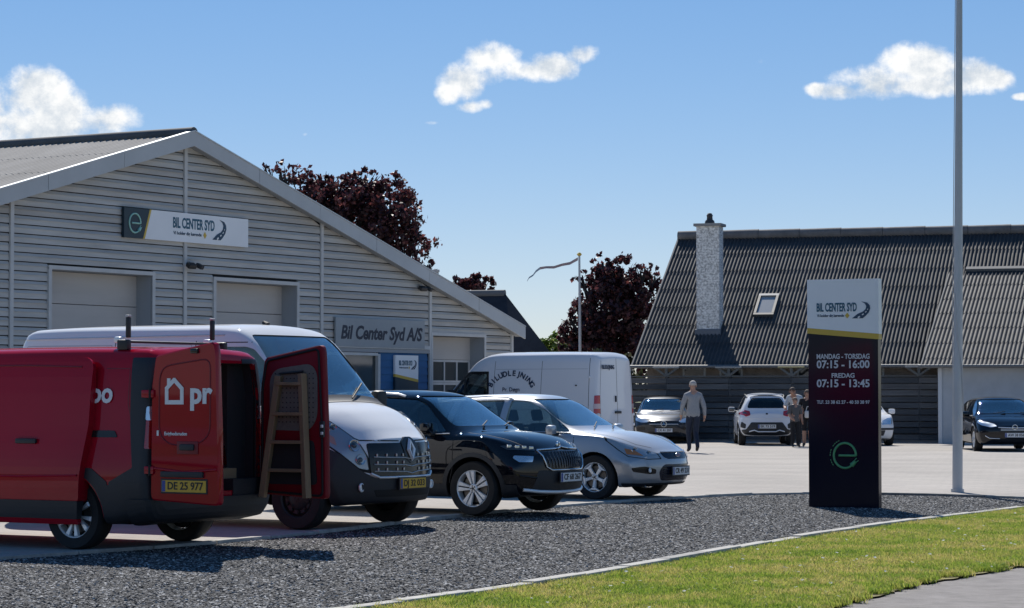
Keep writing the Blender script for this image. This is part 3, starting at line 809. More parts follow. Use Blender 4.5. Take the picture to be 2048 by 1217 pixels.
def build_workshop():
    root = empty('workshop_building', WS_O, WS_A); tag(root, 'long pale workshop hall with clapboard gable and a low pitched grey roof', 'building')
    def ztop(t): return 7.05 - WS_K * abs(t)
    PALE = M('clapboard', (.50, .495, .475), .75, var=(2.2, .18, 8), stretch=(.25, 1, 2.5))
    PALE2 = M('clapboard_weathered', (.47, .45, .42), .8, var=(1.6, .2, 8), stretch=(.3, 1, 2))
    TRIM = M('pale_trim', (.56, .56, .55), .7, var=(3, .08)); DARK = M('wall_backing', (.03, .032, .035), .9)
    TL, TR = -14.3, 14.14
    opens = [(-4.42, -1.14, 0, 4.05), (1.09, 4.21, 0, 4.03), (10.12, 12.66, 0, 2.98), (5.35, 9.92, 0, 2.62)]
    # backing wall with the openings left out
    b = MB(); cuts = sorted(set([TL, TR, 0] + [o for q in opens for o in q[:2]]))
    for a, c in zip(cuts[:-1], cuts[1:]):
        m = (a + c) / 2; z0 = max([q[3] for q in opens if q[0] < m < q[1]] + [0.0])
        b.prism([(a, .03, z0), (c, .03, z0), (c, .03, ztop(c) - .02), (a, .03, ztop(a) - .02)], (0, 0, 0), (0, .2, 0), DARK)
    b.build('wall', root)
    # side and rear walls
    b = MB(); b.box((TR - .1, 15, 1.5), (.2, 29.5, 3.0), PALE); b.build('side_wall', root)
    b = MB(); b.box((TL + .1, 15, 1.5), (.2, 29.5, 3.0), PALE); b.build('side_wall', root)
    b = MB(); b.prism([(TL + .25, 30, 0), (TR - .25, 30, 0), (TR - .25, 30, ztop(TR)), (0, 30, 7.0), (TL + .25, 30, ztop(TL))], (0, 0, 0), (0, .2, 0), PALE); b.build('rear_wall', root)
    # clapboards
    bays = [(-14.3, -10.2), (-10.1, -5.66), (-5.54, -.06), (.06, 5.17), (5.29, 9.97), (10.09, TR)]
    row = .188
    for (t0, t1) in bays:
        for k in range(39):
            z0 = k * row + .02; z1 = z0 + row
            segs = [(t0, t1)]
            for (a, c, q0, q1) in opens:
                if z0 < q1 + .02 and z1 > q0:
                    ns = []
                    for (s0, s1) in segs:
                        if c <= s0 or a >= s1: ns.append((s0, s1)); continue
                        if a - s0 > .12: ns.append((s0, a - .07))
                        if s1 - c > .12: ns.append((c + .07, s1))
                    segs = ns
            for (s0, s1) in segs:
                lim0 = (6.98 - z0) / WS_K; lim1 = (6.98 - z1) / WS_K
                if lim0 <= 0: continue
                a0, a1 = max(s0, -lim0), min(s1, lim0); c0, c1 = max(s0, -max(lim1, 0)), min(s1, max(lim1, 0))
                if a1 - a0 < .06: continue
                if c1 < c0: mid = min(max(0, a0), a1); c0 = c1 = mid
                j = random.uniform(-.003, .003)
                yb, yt = -.044 + j, -.006 + j
                # lapped board: recessed lower face, a small nosing, sloping back to the top
                prof = [(0.0, yb + .010), (.62, yb + .016), (.62, yb - .006), (1.0, yt)]
                zz0, zz1 = z0 + .024, z1 + .004; vs = []
                for q, yy in prof: vs += [(a0 + (c0 - a0) * q, yy, zz0 + (zz1 - zz0) * q), (a1 + (c1 - a1) * q, yy, zz0 + (zz1 - zz0) * q)]
                vs += [(c0, .028, zz1), (c1, .028, zz1), (a0, .028, zz0), (a1, .028, zz0)]
                mb = MB(); mb.add(vs, [(2*i, 2*i+1, 2*i+3, 2*i+2) for i in range(5)] + [(10, 11, 1, 0), (0, 2, 4, 6, 8, 10), (1, 11, 9, 7, 5, 3)], PALE2 if (t0 > 5 and random.random() < .45) or random.random() < .15 else PALE)
                mb.build('board', root)
    for t in (-10.15, -5.6, 0, 5.23, 10.03, TR - .03):
        z1 = ztop(t) - .03; z0 = 2.62 if False else 0
        mb = MB(); mb.box((t, -.045, (z0 + z1) / 2), (.10, .045, z1 - z0), TRIM); mb.build('cover_batten', root)
    # roof: two corrugated slopes, ridge cap, rakes in lengths, soffits
    cs, sn = 1 / math.sqrt(1 + WS_K ** 2), WS_K / math.sqrt(1 + WS_K ** 2)
    ETER = M('weathered_eternit', (.30, .285, .265), .85, var=(1.2, .22, 8), stretch=(.35, 1.2, 1))
    OH = .28; ln = 15.0; zt = 7.20
    rb = MB()
    for sg in (-1, 1):
        corrugated(rb, (0.02 * sg, -OH + .03, zt), (0, 1, 0), (sg * cs, 0, -sn), 30.6, ln, ETER, row=2.1, amp=.018, lap=.006)
    roof = rb.build('roof', root, 60)
    b = MB(); b.tube([(0, -OH + .0, zt + .03), (0, 30.4, zt + .03)], .14, M('ridge_grey', (.10, .105, .11), .8, var=(2, .2)), 12); b.build('ridge_cap', roof, 60)
    FAS = M('fascia_grey', (.48, .50, .51), .55, var=(.9, .08))
    for sg in (-1, 1):
        n = 6; L_ = 14.41 / cs
        for i in range(n):
            s0, s1 = L_ * i / n + (.0 if i else .0), L_ * (i + 1) / n - .012
            P = [(sg * s0 * cs, -OH, 7.27 - s0 * sn), (sg * s1 * cs, -OH, 7.27 - s1 * sn), (sg * s1 * cs, -OH, 7.27 - s1 * sn - .32), (sg * s0 * cs, -OH, 7.27 - s0 * sn - .32)]
            mb = MB(); mb.prism(P, (0, -.02 - .002 * (i % 2), 0), (0, .02, 0), FAS); mb.build('fascia_board', root)
            Q = [(p[0], -OH, p[2] - .003) for p in P[:2]]
            mb = MB(); mb.prism([(P[0][0], 0, P[0][2] + .002), (P[1][0], 0, P[1][2] + .002), (P[1][0], 0, P[1][2] + .03), (P[0][0], 0, P[0][2] + .03)], (0, -OH - .035, 0), (0, -OH + .10, 0), M('verge_metal', (.55, .57, .58), .45, .3)); mb.build('verge_flashing', root)
        mb = MB(); mb.prism([(0, -OH + .025, 7.0), (sg * 14.3, -OH + .025, 7.0 - 14.3 * WS_K), (sg * 14.3, -.04, 7.0 - 14.3 * WS_K), (0, -.04, 7.0)], (0, 0, -.02), (0, 0, .005), M('soffit', (.30, .31, .31), .8)); mb.build('soffit', root)
    mb = MB(); mb.tube([(14.42, -.2, 3.16), (14.42, 30, 3.16)], .07, TRIM, 10); mb.build('gutter', root, 60)
    # sectional doors set deep in their openings
    DP = M('door_panel_pale', (.50, .475, .45), .6, var=(1.5, .06), stretch=(.3, 1, 2)); JB = M('door_jamb', (.34, .36, .38), .7)
    def bigdoor(t0, t1, h, glazed=False):
        d = empty('sectional_door', (0, 0, 0)); d.parent = root; dep = .40
        for x, s_ in ((t0, 1), (t1, -1)):
            mb = MB(); mb.box((x - s_ * .02, dep / 2 - .02, h / 2), (.06, dep + .06, h), JB); mb.build('jamb', d)
            mb = MB(); mb.box((x - s_ * .035, -.05, h / 2 + .02), (.09, .05, h + .04), TRIM); mb.build('architrave', d)
        mb = MB(); mb.box(((t0 + t1) / 2, dep / 2 - .02, h + .03), (t1 - t0 + .06, dep + .06, .06), JB); mb.build('lintel', d)
        mb = MB(); mb.box(((t0 + t1) / 2, -.05, h + .045), (t1 - t0 + .16, .052, .08), TRIM); mb.build('architrave', d)
        n = 5 if glazed else 6; ph = h / n
        for i in range(n):
            z0 = i * ph
            if glazed and i in (1, 2, 3):
                w = t1 - t0 - .06; mb = MB()
                mb.box(((t0 + t1) / 2, dep, z0 + .03), (w, .04, .055), TRIM); mb.box(((t0 + t1) / 2, dep, z0 + ph - .03), (w, .04, .055), TRIM)
                pn = 4
                for j in range(pn + 1): mb.box((t0 + .05 + (w - .04) * j / pn, dep - .002, z0 + ph / 2), (.055, .04, ph - .115), TRIM)
                fr = mb.build('glazed_section', d)
                for j in range(pn):
                    g = MB(); pw = (w - .04) / pn; g.box((t0 + .05 + pw * (j + .5), dep + .005, z0 + ph / 2), (pw - .05, .008, ph - .11), M('hall_glass', (.035, .045, .05), .12, spec=.7)); g.build('pane', fr)
            else:
                mb = MB(); mb.bbox(((t0 + t1) / 2, dep, z0 + ph / 2), (t1 - t0 - .02, .05, ph - .012), DP, .008); mb.build('door_section', d)
        mb = MB(); mb.box(((t0 + t1) / 2, dep + .06, h / 2), (t1 - t0, .04, h), DARK); mb.build('door_backing', d)
    bigdoor(-4.42, -1.14, 4.05); bigdoor(1.09, 4.21, 4.03); bigdoor(10.12, 12.66, 2.98, True)
    # entrance: rail, shop window, blue boarded panel
    mb = MB(); mb.box((7.63, -.06, 2.66), (4.66, .09, .09), TRIM); mb.build('rail', root)
    mb = MB(); mb.box((7.63, -.05, 2.565), (4.66, .05, .09), JB); mb.build('rail', root)
    w0, w1 = 5.35, 7.72
    mb = MB()
    for x in (w0 + .05, w1 - .05): mb.box((x, -.02, 1.24), (.10, .10, 2.48), TRIM)
    mb.box(((w0 + w1) / 2, -.02, 2.47), (w1 - w0 - .2, .098, .07), TRIM); mb.box(((w0 + w1) / 2, -.02, .6), (w1 - w0 - .2, .098, .08), TRIM)
    wf = mb.build('window_frame', root)
    mb = MB(); mb.box(((w0 + w1) / 2, .02, 1.54), (w1 - w0 - .2, .01, 1.8), MATS['hall_glass']); mb.build('pane', wf)
    for x in (6.15, 6.55, 6.95, 7.25): 
        mb = MB(); mb.box((x, .06, 1.5), (.03, .02, 1.8), M('blind_slat', (.16, .15, .14), .7)); mb.build('blind_slat', wf)
    mb = MB(); mb.box(((w0 + w1) / 2, .12, 1.3), (w1 - w0, .04, 2.6), DARK); mb.build('window_backing', wf)
    mb = MB(); mb.box(((w0 + w1) / 2, -.0, .28), (w1 - w0, .06, .56), PALE); mb.build('window_apron', root)
    BL = M('blue_board', (.018, .11, .27), .6, var=(3, .2), stretch=(.3, 1, 1))
    for k in range(14):
        z0 = k * .18
        mb = MB(); mb.add([(7.75, -.045, z0), (9.92, -.045, z0), (9.92, -.02, min(z0 + .185, 2.52)), (7.75, -.02, min(z0 + .185, 2.52)), (7.75, .02, z0), (9.92, .02, z0), (9.92, .02, min(z0 + .185, 2.52)), (7.75, .02, min(z0 + .185, 2.52))], [(0, 1, 2, 3), (5, 4, 7, 6), (4, 5, 1, 0), (3, 2, 6, 7), (4, 0, 3, 7), (1, 5, 6, 2)], BL); mb.build('blue_board', root)
    mb = MB(); mb.box((8.83, .05, 1.26), (2.2, .04, 2.52), DARK); mb.build('panel_backing', root)
    # vent pipe on the far eave
    mb = MB(); mb.tube([(12.2, 1.2, 3.6), (12.2, 1.2, 4.75)], .10, M('flue_grey', (.42, .42, .42), .6), 14); mb.tube([(12.2, 1.2, 4.72), (12.2, 1.2, 4.78)], .13, MATS['flue_grey'], 14); mb.build('flue', root, 40)
    return root

def road_logo(parent, o, right, up, s, mat):
    """the curved-road emblem: a sweeping band with a broken centre line"""
    right = Vector(right).normalized(); up = Vector(up).normalized(); n = right.cross(up)
    inner = [(-.72, -.52), (-.35, -.24), (.0, -.10), (.17, .06), (.21, .24), (.12, .40), (-.10, .52)]
    outer = [(-.02, -.52), (.16, -.38), (.38, -.15), (.47, .08), (.44, .28), (.28, .45), (-.10, .535)]
    P = [(np.array(a), np.array(b)) for a, b in zip(inner, outer)]
    mb = MB(); vs = []
    for (a, b) in P: vs += [Vector(o) + right * a[0] * s + up * a[1] * s, Vector(o) + right * b[0] * s + up * b[1] * s]
    mb.add(vs, [(2*i, 2*i+1, 2*i+3, 2*i+2) for i in range(len(P) - 1)], mat); lo = mb.build('logo', parent)
    mb = MB()
    for (x0, y0, x1, y1, w) in ((-.33, -.49, -.20, -.40, .10), (-.06, -.31, .05, -.24, .07), (.15, -.16, .23, -.08, .055), (.29, .0, .32, .08, .04)):
        d = np.array([x1 - x0, y1 - y0]); d = d / np.linalg.norm(d); e = np.array([-d[1], d[0]]) * w / 2
        q = [np.array([x0, y0]) + e, np.array([x0, y0]) - e, np.array([x1, y1]) - e, np.array([x1, y1]) + e]
        mb.add([Vector(o) + right * p[0] * s + up * p[1] * s + n * .002 for p in q], [(0, 1, 2, 3)], INK_WHITE)
    mb.build('road_dashes', lo)

def e_logo(parent, o, right, up, s, mat, ring=False):
    right = Vector(right).normalized(); up = Vector(up).normalized()
    def p(x, y): return Vector(o) + right * x * s + up * y * s
    mb = MB(); pts = [p(-.55, 0), p(.95, 0)] + [p(math.cos(a), 1.08 * math.sin(a)) for a in np.linspace(0.0, R(325), 30)]
    mb.tube(pts, .10 * s, mat, 8, flat=1.0); mb.v = [tuple(Vector(q)) for q in mb.v]
    q = p(.86, -.62); mb.tube([p(.60, -.84), p(.95, -.50)], [.22 * s, .16 * s], mat, 8); mb.tube([p(.88, -.40), p(1.05, -.20)], .045 * s, mat, 6); mb.tube([p(1.02, -.56), p(1.22, -.42)], .045 * s, mat, 6)
    lo = mb.build('logo', parent, 50)
    if ring:
        mb = MB()
        for i, a in enumerate(np.linspace(R(115), R(215), 12)):
            if i in (4, 8): continue
            c = p(1.33 * math.cos(a), 1.38 * math.sin(a)); d = (right * -math.sin(a) + up * math.cos(a)); nrm = right.cross(up)
            mb.box(c, (.06 * s, .02 * s, .15 * s), mat, Matrix((d.cross(nrm), nrm, d)).transposed())
        mb.build('logo_ring_text', lo)
    return lo

TEAL = M('logo_teal', (.012, .10, .16), .4); TEAL_D = M('logo_navy', (.012, .05, .10), .4); GOLD = M('sign_gold', (.62, .42, .06), .45)
SIGN_W = M('sign_white', (.86, .87, .88), .45, var=(1.2, .03)); SIGN_D = M('sign_dark', (.012, .03, .045), .35); E_GREEN = M('logo_green', (.10, .36, .16), .4); E_MINT = M('logo_mint', (.32, .60, .52), .4)

def brand_block(parent, o, right, up, w, h):
    """words, tag line, small diamond and road emblem in a w x h block centred on o"""
    right = Vector(right).normalized(); up = Vector(up).normalized(); o = Vector(o); n = right.cross(up)
    lettering('BIL CENTER SYD', o - right * w * .11 + up * h * .16, right, up, h * .46, TEAL, parent, bold=.03, width=w * .74, depth=.003)
    lettering('Vi holder dig kørende', o - right * w * .225 - up * h * .27, right, up, h * .15, TEAL_D, parent, bold=.02, width=w * .50, depth=.003)
    road_logo(parent, o + right * w * .375 + up * h * .02 + n * .002, right, up, h * .86, TEAL_D)
    mb = MB(); c = o + right * w * .085 - up * h * .27 + n * .001; k = h * .16
    mb.add([c + up * k, c + right * k * .8, c - up * k, c - right * k * .8], [(0, 1, 2, 3)], GOLD); mb.build('diamond', parent)

def build_wall_signs():
    rt, up = W_AX, Vector((0, 0, 1)); n = Vector((W_AX.y, -W_AX.x, 0))
    # long sign under the ridge
    root = empty('wall_sign', ws(0.015, -.07, 5.15), WS_A); tag(root, 'long white sign with green e emblem high on the workshop gable', 'sign')
    R_ = root.matrix_basis.inverted() if False else None
    def S(mb, name, par): o = mb.build(name, par); return o
    l, r_, z0, z1 = -2.195, 2.195, -.32, .32
    mb = MB(); mb.prism([(-1.50, 0, z0), (r_, 0, z0), (r_, 0, z1), (-1.28, 0, z1)], (0, -.05, 0), (0, .02, 0), SIGN_W); mb.build('face', root)
    mb = MB(); mb.prism([(l, 0, z0), (-1.56, 0, z0), (-1.34, 0, z1), (l, 0, z1)], (0, -.05, 0), (0, .02, 0), SIGN_D); mb.build('emblem_panel', root)
    mb = MB(); mb.prism([(-1.56, 0, z0), (-1.50, 0, z0), (-1.28, 0, z1), (-1.34, 0, z1)], (0, -.052, 0), (0, .02, 0), GOLD); mb.build('gold_stripe', root)
    e_logo(root, (-1.84, -.054, .0), (1, 0, 0), (0, 0, 1), .19, E_MINT)
    brand_block(root, (.42, -.054, .0), (1, 0, 0), (0, 0, 1), 2.0, .50)
    for x in (-1.8, 0.015, 1.8):
        mb = MB(); mb.box((x, .035, 0), (.05, .04, .5), ALLOY); mb.build('bracket', root)
    # company name board
    c = empty('name_board', ws(7.70, -.06, 2.99), WS_A); tag(c, 'grey name board with dark italic lettering above the entrance', 'sign')
    mb = MB(); mb.bbox((0, -.03, 0), (3.94, .05, .70), M('board_grey', (.32, .345, .36), .6, var=(1.5, .08)), .006); mb.build('face', c)
    lettering('Bil Center Syd A/S', (0.05, -.058, -.02), (1, 0, 0), (0, 0, 1), .33, M('letter_navy', (.012, .018, .04), .5), c, shear=.22, bold=.03, width=3.62, depth=.006)
    for x in (-1.7, 1.7):
        mb = MB(); mb.box((x, .01, 0), (.05, .03, .6), ALLOY); mb.build('bracket', c)
    # small totem board on the blue panel
    t = empty('wall_sign', ws(8.85, -.05, 0), WS_A); tag(t, 'small dark and white opening hours sign on the blue panel', 'sign')
    mb = MB(); mb.prism([(-.525, 0, 1.99), (.525, 0, 1.86), (.525, 0, 2.46), (-.525, 0, 2.46)], (0, -.06, 0), (0, 0, 0), SIGN_W); mb.build('face', t)
    mb = MB(); mb.prism([(-.525, 0, 1.92), (.525, 0, 1.79), (.525, 0, 1.86), (-.525, 0, 1.99)], (0, -.062, 0), (0, 0, 0), GOLD); mb.build('gold_stripe', t)
    mb = MB(); mb.prism([(-.525, 0, .25), (.525, 0, .25), (.525, 0, 1.79), (-.525, 0, 1.92)], (0, -.058, 0), (0, 0, 0), SIGN_D); mb.build('lower_panel', t)
    brand_block(t, (.03, -.064, 2.22), (1, 0, 0), (0, 0, 1), .82, .26)
    for k, (s_, z, hh, w) in enumerate((('MANDAG - TORSDAG', 1.42, .075, .80), ('07:15 - 16:00', 1.28, .10, .80), ('FREDAG', 1.13, .075, .34), ('07:15 - 13:45', 1.0, .10, .80))):
        lettering(s_, (0, -.062, z), (1, 0, 0), (0, 0, 1), hh, INK_WHITE, t, bold=.02, width=w, depth=.003)
    # flood lights
    for (tt, z, lab) in ((.1, 4.36, 'small black flood light on the gable between the two big doors'), (9.5, 4.20, 'small black flood light above the grey name board')):
        f = empty('flood_light', ws(tt, -.06, z), WS_A); tag(f, lab, 'lamp', 'flood lights on the workshop gable')
        mb = MB(); mb.bbox((0, -.04, 0), (.10, .08, .12), M('lamp_grey', (.4, .4, .4), .5), .02); mb.build('wall_bracket', f, 50)
        for sg in (-1, 1):
            mb = MB(); rot = Matrix.Rotation(R(20 * sg), 3, 'Z') @ Matrix.Rotation(R(28), 3, 'X'); mb.bbox((.15 * sg, -.20, -.05), (.20, .16, .10), STEEL_BLACK, .025, rot); mb.tube([(0, -.06, -.02), (.12 * sg, -.16, -.04)], .02, STEEL_BLACK, 8); mb.build('lamp_head', f, 50)

def build_pylon():
    c = (G(1622, 1009) + G(1757, 1013)) / 2; rz = math.atan2(-.43, .90); w = 1.0; T = .14
    root = empty('pylon_sign', (c.x, c.y, -.07), rz); tag(root, 'tall dark totem sign with opening hours standing in the gravel', 'sign')
    z_ = lambda py: .07 + CAM_H + (788 - py) * c.y / FPX
    top, b0, b1 = z_(559), z_(656), z_(669); y0, y1 = z_(667), z_(680)
    h = w / 2
    mb = MB(); mb.prism([(-h, 0, b0), (h, 0, b1), (h, 0, top), (-h, 0, top)], (0, -T / 2, 0), (0, T / 2, 0), SIGN_W); mb.build('head_panel', root)
    mb = MB(); mb.prism([(-h, 0, y0), (h, 0, y1), (h, 0, b1), (-h, 0, b0)], (0, -T / 2 - .002, 0), (0, T / 2, 0), GOLD); mb.build('gold_stripe', root)
    # glossy printed column: navy, with a wine red field behind the hours
    m = bpy.data.materials.new('pylon_print'); m.use_nodes = True; t = NT(m.node_tree); p = m.node_tree.nodes['Principled BSDF']
    tc = t.n('ShaderNodeTexCoord'); sp = t.n('ShaderNodeSeparateXYZ'); t.link(tc.outputs['Object'], sp.inputs[0])
    f = t.math('MULTIPLY', t.sstep(sp.outputs[2], 1.15, 1.75), t.sstep(sp.outputs[2], 2.36, 2.18)); f = t.math('MULTIPLY', f, t.sstep(t.math('ADD', sp.outputs[0], t.math('MULTIPLY', t.math('SUBTRACT', sp.outputs[2], 1.6), -.35)), .02 - .75, .05 + .2))
    f = t.math('MULTIPLY', f, t.sstep(t.math('ABSOLUTE', sp.outputs[0]), .47, .36))
    mx = t.n('ShaderNodeMix', data_type='RGBA'); t.link(f, mx.inputs[0]); mx.inputs[6].default_value = (.006, .009, .022, 1); mx.inputs[7].default_value = (.04, .003, .018, 1)
    t.link(mx.outputs[2], p.inputs['Base Color']); p.inputs['Roughness'].default_value = .14; p.inputs['Specular IOR Level'].default_value = .18
    hh = h - .012
    mb = MB(); mb.prism([(-hh, 0, 0), (hh, 0, 0), (hh, 0, y1), (-hh, 0, y0)], (0, -T / 2 + .008, 0), (0, T / 2 - .008, 0), m); mb.build('column_panel', root)
    mb = MB(); mb.box((.40, -T / 2 - .0, .012), (.10, .02, .022), ALLOY); mb.build('foot_bracket', root)
    fy = -T / 2 + .008
    brand_block(root, (0.0, -T / 2 - .003, z_(622)), (1, 0, 0), (0, 0, 1), .76, .25)
    for s_, py, h_, wd in (('MANDAG - TORSDAG', 714, .068, .74), ('07:15 - 16:00', 730, .105, .74), ('FREDAG', 752, .062, .32), ('07:15 - 13:45', 768, .105, .74), ('TLF. 23 38 62 27 - 40 50 38 97', 805, .045, .74)):
        lettering(s_, (0, fy - .004, z_(py)), (1, 0, 0), (0, 0, 1), h_, M('print_white', (.62, .62, .66), .5), root, bold=.025, width=wd, depth=.003)
    e_logo(root, (.02, fy - .002, z_(911)), (1, 0, 0), (0, 0, 1), .155, E_GREEN, True)

def build_flagpoles():
    b = G(1913, 992, -.06); o = empty('flagpole', (b.x, b.y, -.07)); tag(o, 'tall pale flagpole standing in the gravel beside the totem sign', 'flagpole')
    FP = M('pole_glassfibre', (.50, .51, .52), .4, var=(2, .06))
    dx = (at(1923, 0, b.y) - at(1913, 992, b.y)); dx = Vector((dx.x / dx.z, .0, 1))
    mb = MB(); mb.tube([dx * z for z in (0, .5, 2, 4, 6, 8, 10)], [.078, .078, .072, .064, .055, .047, .038], FP, 20); mb.build('pole', o, 50)
    mb = MB(); mb.tube([dx * z + Vector((0.0, 0, 0)) for z in (.02, .12)], .10, FP, 20); mb.build('base_collar', o, 50)
    mb = MB(); mb.lathe([(.04, 0), (.07, .04), (.07, .09), (.03, .13), (.001, .14)], GOLD, 18, 'z', dx * 10); mb.build('finial', o, 50)
    mb = MB(); mb.tube([dx * .95 + Vector((-.085, -.03, 0)), dx * 3 + Vector((-.088, -.02, 0)), dx * 9.8 + Vector((-.05, 0, 0))], .006, M('halyard', (.5, .5, .5), .8), 6); mb.build('halyard', o, 50)
    mb = MB(); mb.tube([dx * 1.30 + Vector((.085, -.03, 0)), dx * 2.0 + Vector((.05, -.07, 0)), dx * 2.4 + Vector((-.02, -.075, 0)), dx * 3.1 + Vector((-.06, -.04, 0))], .008, MATS['halyard'], 6); mb.build('halyard', o, 50)
    mb = MB(); mb.bbox(dx * 1.22 + Vector((0, -.08, 0)), (.035, .03, .14), FP, .01); mb.build('cleat', o, 50)
    # far pole with a pennant
    Y = 86; q = at(1160, 700, Y); o = empty('flagpole', (q.x, q.y, 0)); tag(o, 'slim white flagpole with a long pennant in front of the copper beech', 'flagpole')
    tp = at(1158, 512, Y)
    mb = MB(); mb.tube([(0, 0, 0), (0, 0, 3), (-.02, 0, tp.z)], [.06, .05, .035], M('pole_white', (.45, .47, .49), .5), 12); mb.build('pole', o, 50)
    mb = MB(); mb.lathe([(.05, 0), (.09, .05), (.05, .10), (.001, .13)], GOLD, 12, 'z', (-.02, 0, tp.z)); mb.build('finial', o, 50)
    pts = [(1156, 518), (1140, 527), (1124, 530), (1108, 535), (1092, 535), (1080, 537), (1072, 543), (1066, 551), (1058, 556), (1054, 563)]
    ws_ = [.055, .05, .045, .045, .04, .045, .04, .03, .025, .01]; mb = MB(); vs = []
    for i, ((px, py), w_) in enumerate(zip(pts, ws_)):
        p_ = at(px, py, Y + .25 * math.sin(i * 1.1)) - o.location; vs += [p_ + Vector((0, .02 * math.sin(i * 2.), w_)), p_ - Vector((0, .02, w_))]
    mb.add(vs, [(2*i, 2*i+1, 2*i+3, 2*i+2) for i in range(5)], M('pennant_red', (.42, .30, .28), .8)); 
    mb.add(vs, [(2*i, 2*i+1, 2*i+3, 2*i+2) for i in range(5, 9)], M('pennant_pale', (.30, .36, .42), .8)); mb.build('pennant', o)

# ------------------------------------------------------------------ farmhouse with fence, behind the lot
R_AX = Vector((.956, -.293, 0)).normalized(); G_AX = Vector((-.293, -.956, 0)).normalized()
EAVE = Vector((3.856, 80.0, 2.38)); RUN, RISE = 6.64, 4.52
def build_house():
    root = empty('farmhouse', (EAVE.x, EAVE.y, 0)); tag(root, 'old farmhouse with a steep dark corrugated roof behind the plank fence', 'building')
    E0 = Vector((0, 0, EAVE.z)); down = (G_AX * RUN + Vector((0, 0, -RISE))); dl = down.length; dn = down.normalized()
    ridge = E0 - G_AX * RUN + Vector((0, 0, RISE)); LEN = 17.0
    ETD = M('dark_eternit', (.06, .06, .063), .7, var=(1.4, .3, 8), spec=.4)
    mb = MB(); corrugated(mb, ridge, R_AX, dn, LEN, dl + .12, ETD, wave=.125, amp=.027, row=1.12, lap=.014, sharp=1.8)
    back = (-G_AX * RUN + Vector((0, 0, -RISE))).normalized(); corrugated(mb, ridge, R_AX, back, LEN, dl, ETD, row=3, n=4)
    roof = mb.build('roof', root, 60)
    for i in range(12):
        a, b = ridge + R_AX * (1.42 * i - .05) + Vector((0, 0, .05)), ridge + R_AX * (1.42 * (i + 1) - .06) + Vector((0, 0, .05 + .006 * (i % 2)))
        mb = MB(); mb.tube([a, b], [.17, .185], M('ridge_tile', (.17, .16, .155), .85, var=(3, .25)), 12); mb.build('ridge_tile', roof, 60)
    VG = M('verge_board', (.16, .165, .17), .8)
    mb = MB(); n_ = Vector((0, 0, 1)); P = [ridge - R_AX * .02, E0 - R_AX * .02, E0 - R_AX * .02 - n_ * .16, ridge - R_AX * .02 - n_ * .16]; mb.prism(P, (-R_AX * .05)[:], (0, 0, 0), VG); mb.build('verge_board', roof)
    # gable and front wall
    WALL = M('house_wall', (.30, .25, .21), .9, var=(5, .25), bump=(20, .3))
    gx = .35
    W0 = -G_AX * .55
    zw = EAVE.z + RISE / RUN * .55 - .12
    zr = EAVE.z + RISE - .15
    mb = MB(); mb.prism([W0 + R_AX * gx, -G_AX * (2 * RUN - .55) + R_AX * gx, -G_AX * (2 * RUN - .55) + R_AX * gx + n_ * zw, -G_AX * RUN + R_AX * gx + n_ * zr, W0 + R_AX * gx + n_ * zw], (0, 0, 0), (R_AX * .25)[:], WALL); mb.build('gable_wall', root)
    mb = MB(); mb.prism([W0 + R_AX * (gx + .25), W0 + R_AX * LEN, W0 + R_AX * LEN + n_ * zw, W0 + R_AX * (gx + .25) + n_ * zw], (0, 0, 0), (-G_AX * .25)[:], WALL); mb.build('front_wall', root)
    for s_ in (1.9, 3.1, 5.6, 7.6):
        mb = MB(); c = W0 + G_AX * .02 + R_AX * s_ + n_ * 2.18; rot = Matrix((R_AX, -G_AX, n_)).transposed(); mb.box(c, (.75, .06, .30), M('window_white', (.55, .56, .56), .6), rot); f = mb.build('window', root)
        mb = MB(); mb.box(c + G_AX * .035, (.62, .02, .20), M('house_glass', (.03, .035, .04), .1), rot); mb.build('pane', f)
    mb = MB(); mb.tube([E0 + G_AX * .10 - R_AX * .1 - n_ * .02, E0 + G_AX * .10 + R_AX * 10.4 - n_ * .02], .055, M('gutter_zinc', (.16, .165, .17), .55, .3), 10); mb.build('gutter', roof, 60)
    def on_roof(px, py, lift=0.0):
        d = Vector(((px - 1024) / FPX, 1, (788 - py) / FPX)); nn = R_AX.cross(dn).normalized(); nn = nn if nn.z > 0 else -nn
        o = Vector((0, 0, CAM_H)); base = E0 + root.location; k = (base - o).dot(nn) / d.dot(nn); return o + d * k - root.location + nn * lift
    rot = Matrix((R_AX, -G_AX, n_)).transposed()
    # chimney: whitewashed stack, lead apron, cap, pot
    c0 = on_roof(1416, 668); cw, cd = .76, .62; topz = at(1416, 452, (c0 + root.location).y).z
    m = bpy.data.materials.new('whitewashed_brick'); m.use_nodes = True; t = NT(m.node_tree); p = m.node_tree.nodes['Principled BSDF']; p.inputs['Roughness'].default_value = .95
    tc = t.n('ShaderNodeTexCoord'); mp = t.n('ShaderNodeMapping'); mp.inputs['Rotation'].default_value = (R(90), 0, 0); t.link(tc.outputs['Object'], mp.inputs[0])
    br = t.n('ShaderNodeTexBrick'); t.link(mp.outputs[0], br.inputs[0]); br.inputs['Scale'].default_value = 1; br.inputs['Brick Width'].default_value = .24; br.inputs['Row Height'].default_value = .08; br.inputs['Mortar Size'].default_value = .010
    br.inputs['Color1'].default_value = (.74, .73, .70, 1); br.inputs['Color2'].default_value = (.68, .67, .64, 1); br.inputs['Mortar'].default_value = (.60, .59, .57, 1)
    nz = t.n('ShaderNodeTexNoise'); nz.inputs['Scale'].default_value = 16; nz.inputs['Detail'].default_value = 6; t.link(tc.outputs['Object'], nz.inputs['Vector'])
    sc = t.n('ShaderNodeVectorMath', operation='SCALE'); t.link(br.outputs['Color'], sc.inputs[0]); t.link(t.sstep(nz.outputs[0], .3, .65, .55, 1.25), sc.inputs['Scale']); t.link(sc.outputs[0], p.inputs['Base Color'])
